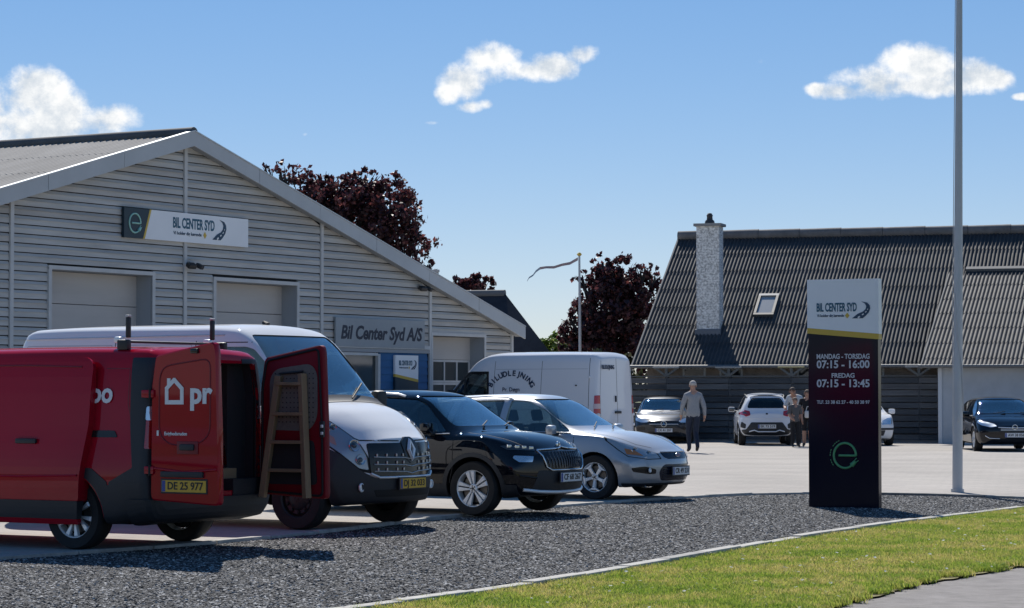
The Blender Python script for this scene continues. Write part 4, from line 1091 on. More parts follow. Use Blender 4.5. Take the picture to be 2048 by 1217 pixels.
    bp = t.n('ShaderNodeBump'); bp.inputs['Strength'].default_value = .7; bp.inputs['Distance'].default_value = .02; t.link(nz.outputs[0], bp.inputs['Height']); t.link(bp.outputs[0], p.inputs['Normal'])
    cc = c0 - G_AX * cd / 2
    zb = c0.z - .25
    mb = MB(); mb.bbox((cc.x, cc.y, (zb + topz) / 2), (cw, cd, topz - zb), m, .015, rot); ch = mb.build('chimney', roof)
    mb = MB(); mb.bbox((cc.x, cc.y, topz + .04), (cw + .16, cd + .16, .09), M('cap_stone', (.26, .26, .26), .9), .012, rot); mb.build('chimney_cap', ch)
    mb = MB(); mb.lathe([(.17, 0), (.15, .10), (.10, .14), (.09, .24), (.11, .26), (.07, .34), (.001, .36)], M('pot_dark', (.05, .05, .055), .7), 14, 'z', (cc.x, cc.y, topz + .085)); mb.build('chimney_pot', ch, 50)
    mb = MB(); mb.bbox(c0 + Vector((0, 0, .02)) - G_AX * .0, (cw + .10, .10, .26), M('lead', (.12, .14, .17), .5, .3), .02, rot); mb.build('lead_apron', ch)
    # roof window
    P = [on_roof(1520, 594, .06), on_roof(1560, 594, .06), on_roof(1548, 634, .06), on_roof(1506, 634, .06)]
    nn = R_AX.cross(dn).normalized(); nn = nn if nn.z > 0 else -nn
    c = sum(P, Vector()) / 4; wv = (P[1] - P[0]).length; hv = (P[3] - P[0]).length * .96
    ro = Matrix((R_AX, dn, nn)).transposed()
    mb = MB(); WF = M('roof_window_grey', (.06, .065, .07), .6)
    for (x, y, sx, sy) in ((0, -hv / 2, wv, .12), (0, hv / 2, wv, .10), (-wv / 2 + .04, 0, .08, hv - .12), (wv / 2 - .04, 0, .08, hv - .12)): mb.box(c + R_AX * x + dn * y, (sx, sy, .10), WF if y >= 0 else M('roof_window_top', (.26, .27, .28), .6), ro)
    f = mb.build('roof_window', roof)
    mb = MB(); mb.box(c - nn * .01, (wv - .12, hv - .16, .02), M('roof_glass', (.30, .32, .34), .15, spec=.8), ro); mb.build('pane', f)
    # projecting wing with a shallower roof
    s0 = 9.55; wo = E0 + R_AX * s0 + G_AX * 2.4; et = 2.38
    up_run, up_rise = 7.0, 3.12
    wd = (G_AX * up_run + Vector((0, 0, -up_rise))); wtop = Vector((wo.x, wo.y, et)) - wd
    mb = MB(); corrugated(mb, wtop, R_AX, wd.normalized(), 8.0, wd.length + .1, ETD, wave=.125, amp=.027, row=1.2, lap=.014, sharp=1.8); wr = mb.build('wing_roof', root, 60)
    rw = Matrix((R_AX, wd.normalized(), R_AX.cross(wd.normalized()))).transposed()
    mb = MB(); mb.box(wtop + R_AX * 4.25 + Vector((0, 0, .06)), (7.5, .22, .10), M('flashing_pale', (.13, .135, .14), .8), rw); mb.build('flashing', wr)
    mb = MB(); mb.prism([wtop, Vector((wo.x, wo.y, et)), Vector((wo.x, wo.y, et - .14)), wtop - Vector((0, 0, .14))], (-R_AX * .05)[:], (0, 0, 0), VG); mb.build('verge_board', wr)
    mb = MB(); mb.tube([Vector((wo.x, wo.y, et - .06)) + G_AX * .08 - R_AX * .1, Vector((wo.x, wo.y, et - .06)) + G_AX * .08 + R_AX * 8], .055, MATS['gutter_zinc'], 10); mb.build('gutter', wr, 60)
    WW = M('wing_render', (.46, .49, .52), .85, var=(2, .08), bump=(30, .15))
    a = wo - G_AX * .35 + R_AX * .45; a.z = 0
    mb = MB(); mb.prism([a, a + R_AX * 7.5, a + R_AX * 7.5 + n_ * 2.35, a + n_ * 2.35], (0, 0, 0), (-G_AX * .2)[:], WW); mb.build('wing_wall', root)
    q = a - G_AX * .2; mb = MB(); mb.prism([q, q - G_AX * 3.2, q - G_AX * 3.2 + n_ * 3.3, q + n_ * 2.38], (0, 0, 0), (R_AX * .2)[:], WW); mb.build('wing_side_wall', root)
    mb = MB(); mb.bbox(a + R_AX * .04 + G_AX * .02 + n_ * 1.17, (.12, .06, 2.34), M('corner_white', (.6, .63, .66), .6), .01, rot); mb.build('corner_board', root)
    return root

def build_fence():
    F0 = Vector((3.70, 80.0, 0)) + G_AX * .12; n_ = Vector((0, 0, 1)); rot = Matrix((R_AX, -G_AX, n_)).transposed()
    root = empty('plank_fence', F0); tag(root, 'tall dark plank fence with horizontal boards along the far side of the lot', 'fence')
    TARS = [M('tarred_plank_%s' % 'abc'[i], c, .85, var=(4, .35), stretch=(.15, .15, 1.5)) for i, c in enumerate(((.085, .09, .095), (.12, .12, .12), (.06, .065, .07)))]
    posts = [0.0, 1.30, 3.32, 5.32, 7.32, 9.30, 10.0]
    for s_ in posts:
        mb = MB(); mb.box(R_AX * s_ - G_AX * .08 + n_ * 1.1, (.12, .12, 2.2), TARS[0], rot); mb.build('post', root)
    for a, b in zip(posts[:-1], posts[1:]):
        for k in range(10):
            z = .16 + k * .195; L_ = b - a - .01
            mb = MB(); mb.box(R_AX * ((a + b) / 2) + n_ * z + G_AX * random.uniform(-.008, .008), (L_, .028, .165), random.choice(TARS), rot @ Matrix.Rotation(random.uniform(-.006, .006), 3, 'Y') @ Matrix.Rotation(R(-7), 3, 'X')); mb.build('plank', root)
        mb = MB(); mb.box(R_AX * ((a + b) / 2) + n_ * 2.05 - G_AX * .03, (b - a - .01, .14, .035), M('fence_cap', (.12, .12, .115), .85), rot); mb.build('cap_board', root)
    # Y-shaped props and lamps under the eave
    for i, s_ in enumerate(posts[1:-1]):
        br = MB()
        for sg in (-1, 1):
            d = R_AX * (.42 * sg) + n_ * .30; br.bbox(R_AX * s_ + n_ * 2.06 + d / 2, (.07, .07, d.length), M('prop_grey', (.13, .135, .13), .85), .006, d.to_track_quat('Z', 'Y').to_matrix())
        br.bbox(R_AX * s_ + n_ * 2.18, (.09, .072, .26), MATS['prop_grey'], .006, rot); br.build('prop', root)
        br = MB(); br.bbox(R_AX * s_ + G_AX * .06 + n_ * 2.335, (.85, .06, .055), M('strip_light_%s' % ('tube' if i != 2 else 'amber'), (.30, .31, .31) if i != 2 else (.35, .30, .14), .5), .01, rot); br.build('strip_light', root)
    mb = MB(); mb.box(R_AX * 5 + n_ * .03, (10.2, .16, .07), M('plinth', (.22, .21, .2), .9), rot); mb.build('plinth', root)

def build_far_building():
    Y = 92; a = at(900, 590, Y); b = at(1010, 590, Y); c = at(1098, 705, Y - 2.6)
    root = empty('far_barn', (b.x, b.y, 0)); tag(root, 'dark roofed barn rising behind the right end of the workshop', 'building')
    DR = M('slate_dark', (.04, .045, .055), .85, var=(1.5, .2), spec=.05); W_ = M('barn_wall', (.06, .065, .075), .9)
    rd = Vector((-.95, .30, 0)).normalized(); g = Vector((.30, -.95, 0)).normalized(); o = Vector((0, 0, b.z))
    ez = 2.6; run = 8.0
    k = Vector((c.x - b.x, c.y - b.y, 0)); e0 = Vector((k.x, k.y, c.z)); e0 = o + (e0 - o) * 1.25
    e1 = e0 + rd * 14; r1 = o + rd * 14
    mb = MB(); mb.prism([o, r1, e1, e0], (0, 0, -.1), (0, 0, .05), DR); roof = mb.build('roof', root)
    bk = (-g * run + Vector((0, 0, ez - b.z))); mb = MB(); mb.prism([o, o + bk, r1 + bk, r1], (0, 0, -.1), (0, 0, .05), DR); mb.build('rear_roof', root)
    mb = MB(); mb.tube([o + Vector((0, 0, .05)), r1 + Vector((0, 0, .05))], .14, M('ridge_grey2', (.14, .145, .15), .8), 10); mb.build('ridge_cap', roof, 50)
    z0 = Vector((0, 0, 0)); A = Vector((e0.x, e0.y, 0)) - Vector((k.x, k.y, 0)).normalized() * .4 ; B = Vector((bk.x, bk.y, 0)) * .95
    mb = MB(); mb.prism([A, B, B + Vector((0, 0, ez + .1)), o - Vector((0, 0, .2)), A + Vector((0, 0, max(e0.z, .3)))], (0, 0, 0), (rd * .25)[:], W_); mb.build('gable_wall', root)
    mb = MB(); mb.prism([A, A + rd * 14, A + rd * 14 + Vector((0, 0, max(e0.z, .3))), A + Vector((0, 0, max(e0.z, .3)))], (0, 0, 0), (-g * .25)[:], W_); mb.build('front_wall', root)

# ------------------------------------------------------------------ trees
def make_tree(name, base, crown, nleaf, leaf, cols, label, cat='tree', group=None, seed=1, trunk=.3, trans=.35):
    """crown: list of (centre, radii) lobes relative to base"""
    rs = np.random.default_rng(seed); root = empty(name, base); tag(root, label, cat, group)
    BK = M('bark', (.06, .05, .045), .9, var=(6, .3))
    mb = MB(); cz = min(c[0][2] for c in crown)
    mb.tube([(0, 0, -.1), (.03, .0, cz * .5), (0, .04, cz)], [trunk, trunk * .75, trunk * .6], BK, 10)
    for (c, r_) in crown:
        c = Vector(c); s_ = Vector((0, 0, cz * .75)); m_ = (s_ + c) / 2 + Vector((0, 0, -.2))
        mb.tube([s_, m_, c, c + Vector((0, 0, r_[2] * .5))], [trunk * .45, trunk * .32, trunk * .18, trunk * .06], BK, 7)
        for k in range(7):
            d = Vector(rs.normal(size=3)); d.normalize(); d.z = abs(d.z) * .8; mb.tube([c * .8 + m_ * .2, c + Vector((d.x * r_[0], d.y * r_[1], d.z * r_[2])) * .9], [trunk * .12, trunk * .02], BK, 5)
    mb.build('trunk', root, 60)
    tot = sum(r_[0] * r_[1] * r_[2] for _, r_ in crown); allv = []; allf = []; mi = []
    for (c, r_) in crown:
        n = int(nleaf * (r_[0] * r_[1] * r_[2]) / tot); ncl = max(12, n // 26)
        d = rs.normal(size=(ncl, 3)); d /= np.linalg.norm(d, axis=1)[:, None]
        rad = rs.uniform(.35, 1.04, ncl) ** .6; cl = np.array(c) + d * rad[:, None] * np.array(r_) * rs.uniform(.85, 1.18, ncl)[:, None]
        idx = rs.integers(0, ncl, n); P = cl[idx] + rs.normal(size=(n, 3)) * np.array(r_) * .075
        ln = leaf * rs.uniform(.6, 1.3, n)
        a = rs.normal(size=(n, 3)); a /= np.linalg.norm(a, axis=1)[:, None]
        b = np.cross(a, rs.normal(size=(n, 3))); b /= np.linalg.norm(b, axis=1)[:, None]
        nn = np.cross(a, b)
        q = np.stack([P - a * ln[:, None] * .5, P + b * ln[:, None] * .32 + nn * ln[:, None] * .08, P + a * ln[:, None] * .55, P - b * ln[:, None] * .32 + nn * ln[:, None] * .08], 1)
        base_i = sum(len(v) for v in allv); allv.append(q.reshape(-1, 3)); allf.append(np.arange(n * 4).reshape(-1, 4) + base_i); mi.append(np.where(rs.random(n) < .8, rs.integers(0, 2, n), 2))
    V = np.vstack(allv); F = np.vstack(allf); MI = np.concatenate(mi)
    me = bpy.data.meshes.new('crown'); me.vertices.add(len(V)); me.vertices.foreach_set('co', V.ravel()); me.loops.add(len(F) * 4); me.loops.foreach_set('vertex_index', F.ravel())
    me.polygons.add(len(F)); me.polygons.foreach_set('loop_start', np.arange(len(F)) * 4); me.polygons.foreach_set('loop_total', np.full(len(F), 4)); me.update(calc_edges=True)
    for i, c in enumerate(cols):
        nm = 'leaf_%s_%d' % (name, i)
        if nm not in MATS:
            m = bpy.data.materials.new(nm); m.use_nodes = True; MATS[nm] = m; t = NT(m.node_tree); p = m.node_tree.nodes['Principled BSDF']; p.inputs['Base Color'].default_value = (*c, 1); p.inputs['Roughness'].default_value = .5
            tr = t.n('ShaderNodeBsdfTranslucent'); tr.inputs[0].default_value = (*[min(1, q * 1.6) for q in c], 1); mx = t.n('ShaderNodeMixShader'); mx.inputs[0].default_value = trans
            out = m.node_tree.nodes['Material Output']; t.link(p.outputs[0], mx.inputs[1]); t.link(tr.outputs[0], mx.inputs[2]); t.link(mx.outputs[0], out.inputs[0])
        me.materials.append(MATS[nm])
    me.polygons.foreach_set('material_index', MI.astype(np.int32))
    link('crown', me, root)

def build_trees():
    BE = [(.036, .014, .019), (.062, .021, .026), (.15, .048, .045)]
    GRN = 'copper beeches beyond the lot'
    def lobes(Y, base, L): return [((at(px, py, Y) - base)[:], (rx * Y / FPX, rx * Y / FPX * .9, rz * Y / FPX)) for px, py, rx, rz in L]
    Y = 112; b = at(690, 900, Y); b.z = 0
    make_tree('copper_beech', b, lobes(Y, b, [(700, 470, 130, 110), (600, 400, 72, 62), (780, 430, 75, 72), (680, 400, 75, 55), (820, 510, 58, 70), (560, 355, 36, 34), (530, 345, 18, 20), (590, 440, 70, 60), (640, 360, 40, 26), (730, 362, 44, 26), (620, 520, 90, 90), (765, 380, 50, 34), (855, 545, 24, 30)]), 24000, .22, BE, 'broad copper beech with dark purple leaves rising behind the workshop roof', group=GRN, seed=3, trunk=.5)
    Y = 118; b = at(945, 900, Y); b.z = 0
    make_tree('copper_beech', b, lobes(Y, b, [(935, 582, 42, 30), (965, 575, 24, 26), (905, 592, 26, 24)]), 3600, .22, BE, 'small copper beech top peeping over the low end of the workshop roof', group=GRN, seed=5, trunk=.2)
    Y = 105; b = at(1222, 900, Y); b.z = 0
    make_tree('copper_beech', b, lobes(Y, b, [(1225, 620, 78, 85), (1240, 555, 56, 46), (1175, 665, 48, 50), (1275, 600, 44, 56), (1285, 690, 60, 55), (1195, 710, 62, 48), (1150, 700, 36, 44), (1128, 672, 24, 26), (1140, 640, 20, 20), (1165, 560, 22, 18), (1310, 560, 20, 18), (1205, 540, 24, 26), (1290, 545, 26, 22), (1180, 595, 20, 26)]), 13000, .22, BE, 'rounded copper beech standing between the barn and the farmhouse', group=GRN, seed=8, trunk=.35)
    Y = 112; b = at(1118, 900, Y); b.z = 0
    make_tree('green_bush', b, lobes(Y, b, [(1105, 700, 34, 34), (1135, 705, 34, 26), (1092, 715, 22, 30)]), 2500, .26, [(.10, .16, .03), (.14, .20, .04), (.20, .24, .06)], 'bright green bush at the foot of the copper beech', 'bush', seed=9, trunk=.12, trans=.4)

# ------------------------------------------------------------------ people
SKIN = M('skin', (.42, .24, .17), .6)
def make_person(label, loc, rz, h, pose, cols, rad=1.0, hair=(.25, .22, .2), hair_style='short'):
    """pose: joint -> (x, y, z) in units of a 1.80 m figure (y forward)"""
    J = dict(pelvis=(0, 0, .97), waist=(0, 0, 1.10), chest=(0, 0, 1.30), upper=(0, 0, 1.42), neck=(0, .01, 1.52), jaw=(0, .02, 1.60), head=(0, .025, 1.67), crown=(0, .01, 1.745), nose=(0, .115, 1.645))
    J.update(pose)
    for s_, sg in (('l', -1), ('r', 1)):
        J.setdefault('sh_' + s_, (sg * .185, 0, 1.44)); J.setdefault('hip_' + s_, (sg * .095, 0, .93))
    RAD = dict(pelvis=(.155, .12), waist=(.15, .115), chest=(.17, .125), upper=(.13, .10), neck=(.058, .06), jaw=(.068, .08), head=(.078, .095), crown=(.05, .06), nose=(.012, .012), sh=(.078, .078), el=(.058, .058), wr=(.040, .040), ha=(.042, .028), hip=(.105, .105), kn=(.072, .072), an=(.052, .052), to=(.042, .035))
    edges = [('pelvis', 'waist'), ('waist', 'chest'), ('chest', 'upper'), ('upper', 'neck'), ('neck', 'jaw'), ('jaw', 'head'), ('head', 'crown'), ('head', 'nose')]
    for s_ in 'lr': edges += [('upper', 'sh_' + s_), ('sh_' + s_, 'el_' + s_), ('el_' + s_, 'wr_' + s_), ('wr_' + s_, 'ha_' + s_), ('pelvis', 'hip_' + s_), ('hip_' + s_, 'kn_' + s_), ('kn_' + s_, 'an_' + s_), ('an_' + s_, 'to_' + s_)]
    names = list(dict.fromkeys(n for e in edges for n in e)); ix = {n: i for i, n in enumerate(names)}; k = h / 1.80
    me = bpy.data.meshes.new('p'); me.from_pydata([tuple(np.array(J[n]) * k) for n in names], [(ix[a], ix[b]) for a, b in edges], []); o = bpy.data.objects.new('p', me); TMP.collection.objects.link(o)
    md = o.modifiers.new('s', 'SKIN'); sb = o.modifiers.new('u', 'SUBSURF'); sb.levels = 2
    sk = me.skin_vertices[0].data
    for n in names:
        r_ = RAD[n.split('_')[0]]; body = n in ('pelvis', 'waist', 'chest', 'upper') or n[:2] in ('sh', 'el')
        sk[ix[n]].radius = (r_[0] * k * (rad if body else 1), r_[1] * k * (rad if body else 1)); sk[ix[n]].use_root = (n == 'pelvis')
    r = evaluate(o); bpy.data.objects.remove(o)
    mats = [SKIN, cols['top'], cols['legs'], cols['shoes']]
    for m in mats: r.materials.append(m)
    bone = {}
    for a, b in edges:
        if b in ('neck',): c = 0 if not cols.get('collar') else 1
        elif b in ('jaw', 'head', 'crown', 'nose'): c = 0
        elif b.startswith('ha'): c = 0
        elif b.startswith('wr'): c = 1 if cols.get('long', True) else 0
        elif b.startswith('el'): c = 1
        elif b.startswith('sh') or b in ('waist', 'chest', 'upper'): c = 1
        elif b.startswith('to'): c = 3
        elif b.startswith('an') and cols.get('shorts'): c = 0
        else: c = 2
        bone[(a, b)] = c
    segs = [(np.array(J[a]) * k, np.array(J[b]) * k, bone[(a, b)]) for a, b in edges]
    hem = cols.get('hem', .93) * k
    for p in r.polygons:
        c = np.array(p.center); best = 9; mi = 0
        for (a, b, q) in segs:
            d = b - a; t_ = min(1, max(0, np.dot(c - a, d) / (np.dot(d, d) + 1e-9))); e = np.linalg.norm(c - a - d * t_)
            if e < best: best = e; mi = q
        if mi == 2 and c[2] > hem: mi = 1
        if mi == 1 and c[2] < hem and abs(c[0]) < .19 * k and cols.get('cuthem', True): mi = 2
        p.material_index = mi
    r.shade_smooth()
    # fingers and thumb, joined to the body mesh
    bm = bmesh.new(); bm.from_mesh(r)
    for s_ in 'lr':
        w, ha = Vector(J['wr_' + s_]) * k, Vector(J['ha_' + s_]) * k; d = (ha - w).normalized(); sd = d.cross(Vector((1, 0, 0) if abs(d.x) < .8 else (0, 0, 1))).normalized(); fw = d.cross(sd)
        for i in range(5):
            f = MB(); q = (i - 1.5) * .019 * k; L_ = (.075, .085, .08, .065)[i] * k if i < 4 else .06 * k
            if i < 4: P = [ha + sd * q - d * .01, ha + sd * q + d * L_ * .55 + fw * .004, ha + sd * q * .9 + d * L_ * .9 + fw * .02 * k]
            else: P = [w + d * .03 * k - sd * .03 * k, w + d * .06 * k - sd * .055 * k, w + d * .10 * k - sd * .05 * k]
            f.tube(P, [.0095 * k, .009 * k, .007 * k], SKIN, 6)
            vs = [bm.verts.new(p) for p in f.v]
            for fc in f.f:
                try: bm.faces.new([vs[q_] for q_ in fc]).smooth = True
                except ValueError: pass
    bm.to_mesh(r); bm.free()
    ob = link('person', r); ob.location = loc; ob.rotation_euler = (0, 0, rz); tag(ob, label, 'person')
    hm = MB(); hc = Vector(J['head']) * k + Vector((0, -.012, .018)) * k; vs = []
    for i in range(9):
        for j in range(18):
            th = math.pi * .62 * i / 8; ph = 2 * math.pi * j / 18
            fr = 1 - .30 * max(0, math.sin(ph)) * (i / 8); t2 = th * fr
            vs.append(hc + Vector((.086 * math.sin(t2) * math.cos(ph), .106 * math.sin(t2) * math.sin(ph), .092 * math.cos(t2))) * k * (1 + random.uniform(-.015, .015)))
    hm.add(vs, [(i * 18 + j, i * 18 + (j + 1) % 18, (i + 1) * 18 + (j + 1) % 18, (i + 1) * 18 + j) for i in range(8) for j in range(18)], M('hair_%d' % int(sum(hair) * 1000), hair, .8, var=(60, .25)))
    hm.build('hair', ob, 60)
    em = MB()
    for sg in (-1, 1):
        e = Vector(J['head']) * k + Vector((sg * .085, .0, -.02)) * k; em.bbox(e, (.02 * k, .045 * k, .065 * k), SKIN, .01 * k)
    em.build('ear', ob, 50)
    fm = MB()
    for sg in (-1, 1):
        e = Vector(J['head']) * k + Vector((sg * .032, .078, .0)) * k; fm.bbox(e, (.022 * k, .012 * k, .010 * k), INK, .004 * k)
    e = Vector(J['jaw']) * k + Vector((0, .078, -.005)) * k; fm.bbox(e, (.045 * k, .010 * k, .008 * k), M('lips', (.35, .13, .11), .6), .003 * k)
    fm.build('face', ob)
    return ob

def build_hedge():
    Y = 88; b = at(1210, 900, Y); b.z = 0
    make_tree('dark_hedge', b, [((x, 0, 1.3), (1.1, .8, 1.5)) for x in (-2.4, -1.2, 0, 1.2, 2.4)], 5500, .22, [(.02, .028, .014), (.028, .035, .016), (.05, .05, .03)], 'dark hedge between the rental van and the end of the plank fence', 'hedge', seed=12, trunk=.08)

def build_people():
    JK = M('jacket_grey', (.26, .275, .30), .9, var=(25, .12)); JEAN = M('jeans_dark', (.014, .022, .045), .9, var=(30, .2)); SHOE = M('shoe_dark', (.03, .028, .027), .6)
    p = G(1386, 906)
    make_person('person in a grey jacket and dark jeans walking across the lot', p, R(12), 1.86, dict(
        sh_l=(-.175, 0, 1.405), sh_r=(.175, 0, 1.405), pelvis=(0, 0, .95),
        el_l=(-.265, .03, 1.15), wr_l=(-.27, .12, .94), ha_l=(-.265, .15, .86), el_r=(.265, -.06, 1.14), wr_r=(.29, -.02, .92), ha_r=(.29, .0, .84),
        kn_l=(-.075, .16, .53), an_l=(-.05, .17, .10), to_l=(-.05, .33, .05), kn_r=(.07, .04, .50), an_r=(.05, -.22, .16), to_r=(.05, -.12, .05)),
        dict(top=JK, legs=JEAN, shoes=SHOE, hem=.90, cuthem=True), 1.06, hair=(.40, .38, .36))
    WS_ = M('shirt_pale', (.55, .58, .60), .9); TEE = M('tee_grey', (.09, .09, .095), .9); BLK = M('cloth_black', (.012, .012, .016), .9)
    p = G(1592, 892.5)
    make_person('person in a pale shirt bending over beside the small white car', p, R(150), 1.78, dict(
        chest=(0, .08, 1.28), upper=(0, .13, 1.39), neck=(0, .19, 1.48), jaw=(0, .25, 1.53), head=(0, .28, 1.60), crown=(0, .27, 1.69), nose=(0, .37, 1.56), sh_l=(-.185, .12, 1.40), sh_r=(.185, .12, 1.40),
        el_l=(-.26, .22, 1.14), wr_l=(-.12, .40, 1.06), ha_l=(-.07, .47, 1.06), el_r=(.26, .22, 1.14), wr_r=(.16, .40, 1.08), ha_r=(.12, .47, 1.08),
        kn_l=(-.10, .05, .50), an_l=(-.10, 0, .09), to_l=(-.12, .16, .04), kn_r=(.10, .05, .50), an_r=(.10, 0, .09), to_r=(.12, .16, .04)),
        dict(top=WS_, legs=BLK, shoes=SHOE, long=False, hem=.95), 1.05, hair=(.10, .07, .055))
    p = G(1589, 895)
    make_person('child in a dark grey T-shirt and black trousers beside the white car', p, R(200), 1.42, dict(
        el_l=(-.24, .0, 1.16), wr_l=(-.24, .10, .96), ha_l=(-.23, .14, .88), el_r=(.24, .03, 1.16), wr_r=(.20, .18, 1.02), ha_r=(.18, .24, .98),
        kn_l=(-.10, .02, .50), an_l=(-.11, 0, .09), to_l=(-.13, .15, .04), kn_r=(.10, .02, .50), an_r=(.11, 0, .09), to_r=(.13, .15, .04)),
        dict(top=TEE, legs=BLK, shoes=SHOE, long=False, hem=.92), 1.1, hair=(.22, .15, .11))
    p = G(1614, 894)
    make_person('person in a black top with bare legs half hidden by the totem sign', p, R(165), 1.64, dict(
        el_l=(-.25, .02, 1.18), wr_l=(-.14, .20, 1.06), ha_l=(-.08, .26, 1.06), el_r=(.25, -.02, 1.18), wr_r=(.22, .16, .98), ha_r=(.20, .23, .95),
        kn_l=(-.09, .03, .50), an_l=(-.10, 0, .09), to_l=(-.11, .15, .04), kn_r=(.09, .03, .50), an_r=(.10, 0, .09), to_r=(.11, .15, .04)),
        dict(top=BLK, legs=BLK, shoes=SHOE, long=False, shorts=True, hem=.90), 1.0, hair=(.16, .12, .09))
    o = MB(); c = Vector((p.x + .02, p.y - .32, .92)); o.bbox((0, 0, .0), (.26, .10, .20), M('bag_white', (.62, .62, .62), .8), .04)
    ob = o.build('shoulder_bag', None, 50, c); tag(ob, 'small white bag carried at the hip of the person in black', 'bag')
    o = MB(); o.tube([(-.10, 0, .08), (-.06, 0, .22), (.06, 0, .22), (.10, 0, .08)], .012, MATS['bag_white'], 6); o.build('strap', ob, 50)
# ------------------------------------------------------------------ black crossover
def build_black_crossover(loc, rz):
    v = Vehicle('parked_crossover', dict(paint=PAINT_BLACK, x=(-2.12, 2.12), nx=70, sub=6,
        zr=[(-2.12, .98), (-2.02, 1.10), (-1.78, 1.38), (-1.45, 1.50), (-.8, 1.545), (-.2, 1.55), (.2, 1.53), (.42, 1.475), (.72, 1.28), (1.0, 1.095), (1.12, 1.05), (1.4, 1.02), (1.8, .96), (2.02, .89), (2.12, .80)],
        d=[(-2.12, .05), (-1.5, .09), (0, .09), (.5, .07), (1.0, .05), (1.2, .035), (2.12, .05)],
        zb=[(-2.12, .88), (-1.7, 1.0), (-1, .985), (0, .965), (.9, .95), (1.15, .965), (1.6, .93), (2.0, .82), (2.12, .70)],
        wb=[(-2.12, .70), (-1.7, .80), (-1, .85), (0, .86), (.8, .855), (1.3, .85), (1.9, .78), (2.12, .70)],
        wr=[(-2.12, .60), (-1.6, .57), (-.8, .60), (0, .61), (.4, .605), (1.0, .70), (1.2, .72), (2.12, .62)],
        wm=[(-2.12, .82), (-1.6, .895), (0, .885), (1.3, .897), (1.9, .86), (2.12, .82)], zm=[(-2.12, .66), (0, .60), (2.12, .60)],
        wl=[(-2.12, .76), (-1.5, .85), (1.4, .85), (2.12, .78)], zl=[(-2.12, .40), (-1.8, .27), (1.7, .23), (2.12, .27)],
        fx=[(.2, .12), (.32, .03), (.5, 0), (.68, .01), (.80, .06), (.95, .16)], rx=[(.3, .06), (.5, 0), (.8, .02), (1.05, .08)], cf=.34, cr=.16))
    v.hollow(-1.75, .98, .5)
    win = [('r', -1), ('l', 1)]
    for ax, sg in win:
        for nm, poly in (('side_window', [(.84, 1.03), (.46, 1.36), (.28, 1.435), (-.20, 1.455), (-.20, 1.015)]),
                         ('side_window', [(-.30, 1.02), (-.30, 1.455), (-1.02, 1.435), (-1.14, 1.06)]),
                         ('quarter_window', [(-1.22, 1.07), (-1.12, 1.425), (-1.36, 1.37), (-1.62, 1.16), (-1.60, 1.09)])):
            v.window(nm, poly, ax, GLASS_DARK if nm != 'side_window' or poly[0][0] < 0 else GLASS_CAR)
    v.window('windscreen', [(-.69, 1.10), (.69, 1.10), (.60, 1.36), (.55, 1.475), (-.55, 1.475), (-.60, 1.36)], 'f', GLASS_CAR, (.15, 1.3), .05)
    v.window('rear_window', [(-.58, 1.12), (.58, 1.12), (.50, 1.42), (-.50, 1.42)], 'b', GLASS_DARK, (-2.3, -1.4), .05)
    WX = (1.27, -1.38)
    arches(v, WX, .385, .34, lip=.055, lipmat=PLASTIC)
    v.panel('lower_cladding', [(-1.95, .15), (1.85, .15), (1.85, .385), (-1.95, .385)], 'y', PLASTIC, .006, minus=[v.pr([(x + .44 * math.cos(a), .34 + .44 * math.sin(a)) for a in np.linspace(0, 2 * math.pi, 33)[:-1]], 'y') for x in WX], rcorner=.02)
    # front: lower bumper, grille with slats and chrome frame, split lamps
    v.panel('bumper_insert', [(-.62, .32), (.62, .32), (.56, .56), (-.56, .56)], 'f', PLASTIC, .003, rcorner=.04)
    G = [(-.50, .80), (.50, .80), (.44, .60), (.36, .565), (-.36, .565), (-.44, .60)]
    g = v.panel('grille', G, 'f', PLASTIC_GLOSS, .004, rcorner=.03)
    for i in range(15):
        y = -.42 + .06 * i
        mb = MB(); mb.tube([v.front(y * .93, .585, .010), v.front(y * .97, .68, .013), v.front(y, .785, .010)], .006, M('grille_slat', (.10, .10, .11), .25, .8), 6); mb.build('slat', g, 50)
    v.strip('grille_frame', [(-.50, .802), (-.12, .815), (0, .835), (.12, .815), (.50, .802), (.445, .60), (.36, .56), (-.36, .56), (-.445, .60), (-.50, .802)], 'f', .011, CHROME, .010)
    mb = MB(); c = v.front(0, .862, .004); mb.lathe([(.046, 0), (.046, .012), (.038, .016), (.001, .017)], CHROME, 24, 'x', c)
    mb.bbox(c + Vector((.019, 0, -.004)), (.006, .014, .055), PLASTIC_GLOSS, .002)
    for q in (-1, 0, 1): mb.bbox(c + Vector((.019, .014 + .006 * q, .008 + .008 * q)), (.006, .026, .006), PLASTIC_GLOSS, .002)
    mb.build('badge', v.root, 40)
    for sg in (-1, 1):
        P = [(0, sg * .50, .835), (0, sg * .66, .855), (0, sg * .80, .868), (0, sg * .86, .860), (0, sg * .80, .815), (0, sg * .52, .802)]
        dirv = (1, sg * .75, 0)
        def at(P): return [tuple(v.front(min(abs(p[1]), .80) * sg, p[2]) + Vector((0, (abs(p[1]) - min(abs(p[1]), .80)) * sg, 0))) for p in P]
        l = v.panel('headlight', at(P), dirv, LAMP_DARK, .006, rcorner=.01)
        for k in range(4):
            q = v.front(sg * (.545 + .075 * k), .826 + .008 * k, .012); b = MB(); b.bbox(q, (.014, .066, .034), LAMP_CLEAR, .006, Matrix.Rotation(R(22 * sg), 3, 'Z')); b.build('lamp', l)
        P2 = [(0, sg * .60, .735), (0, sg * .78, .745), (0, sg * .80, .715), (0, sg * .77, .665), (0, sg * .63, .665)]
        l2 = v.panel('main_lamp', at(P2), dirv, LAMP_CLEAR, .006, rcorner=.012)
        v.strip('fog_trim', [(sg * .58, .47), (sg * .78, .50)], 'f', .012, PLASTIC_GLOSS, .008)
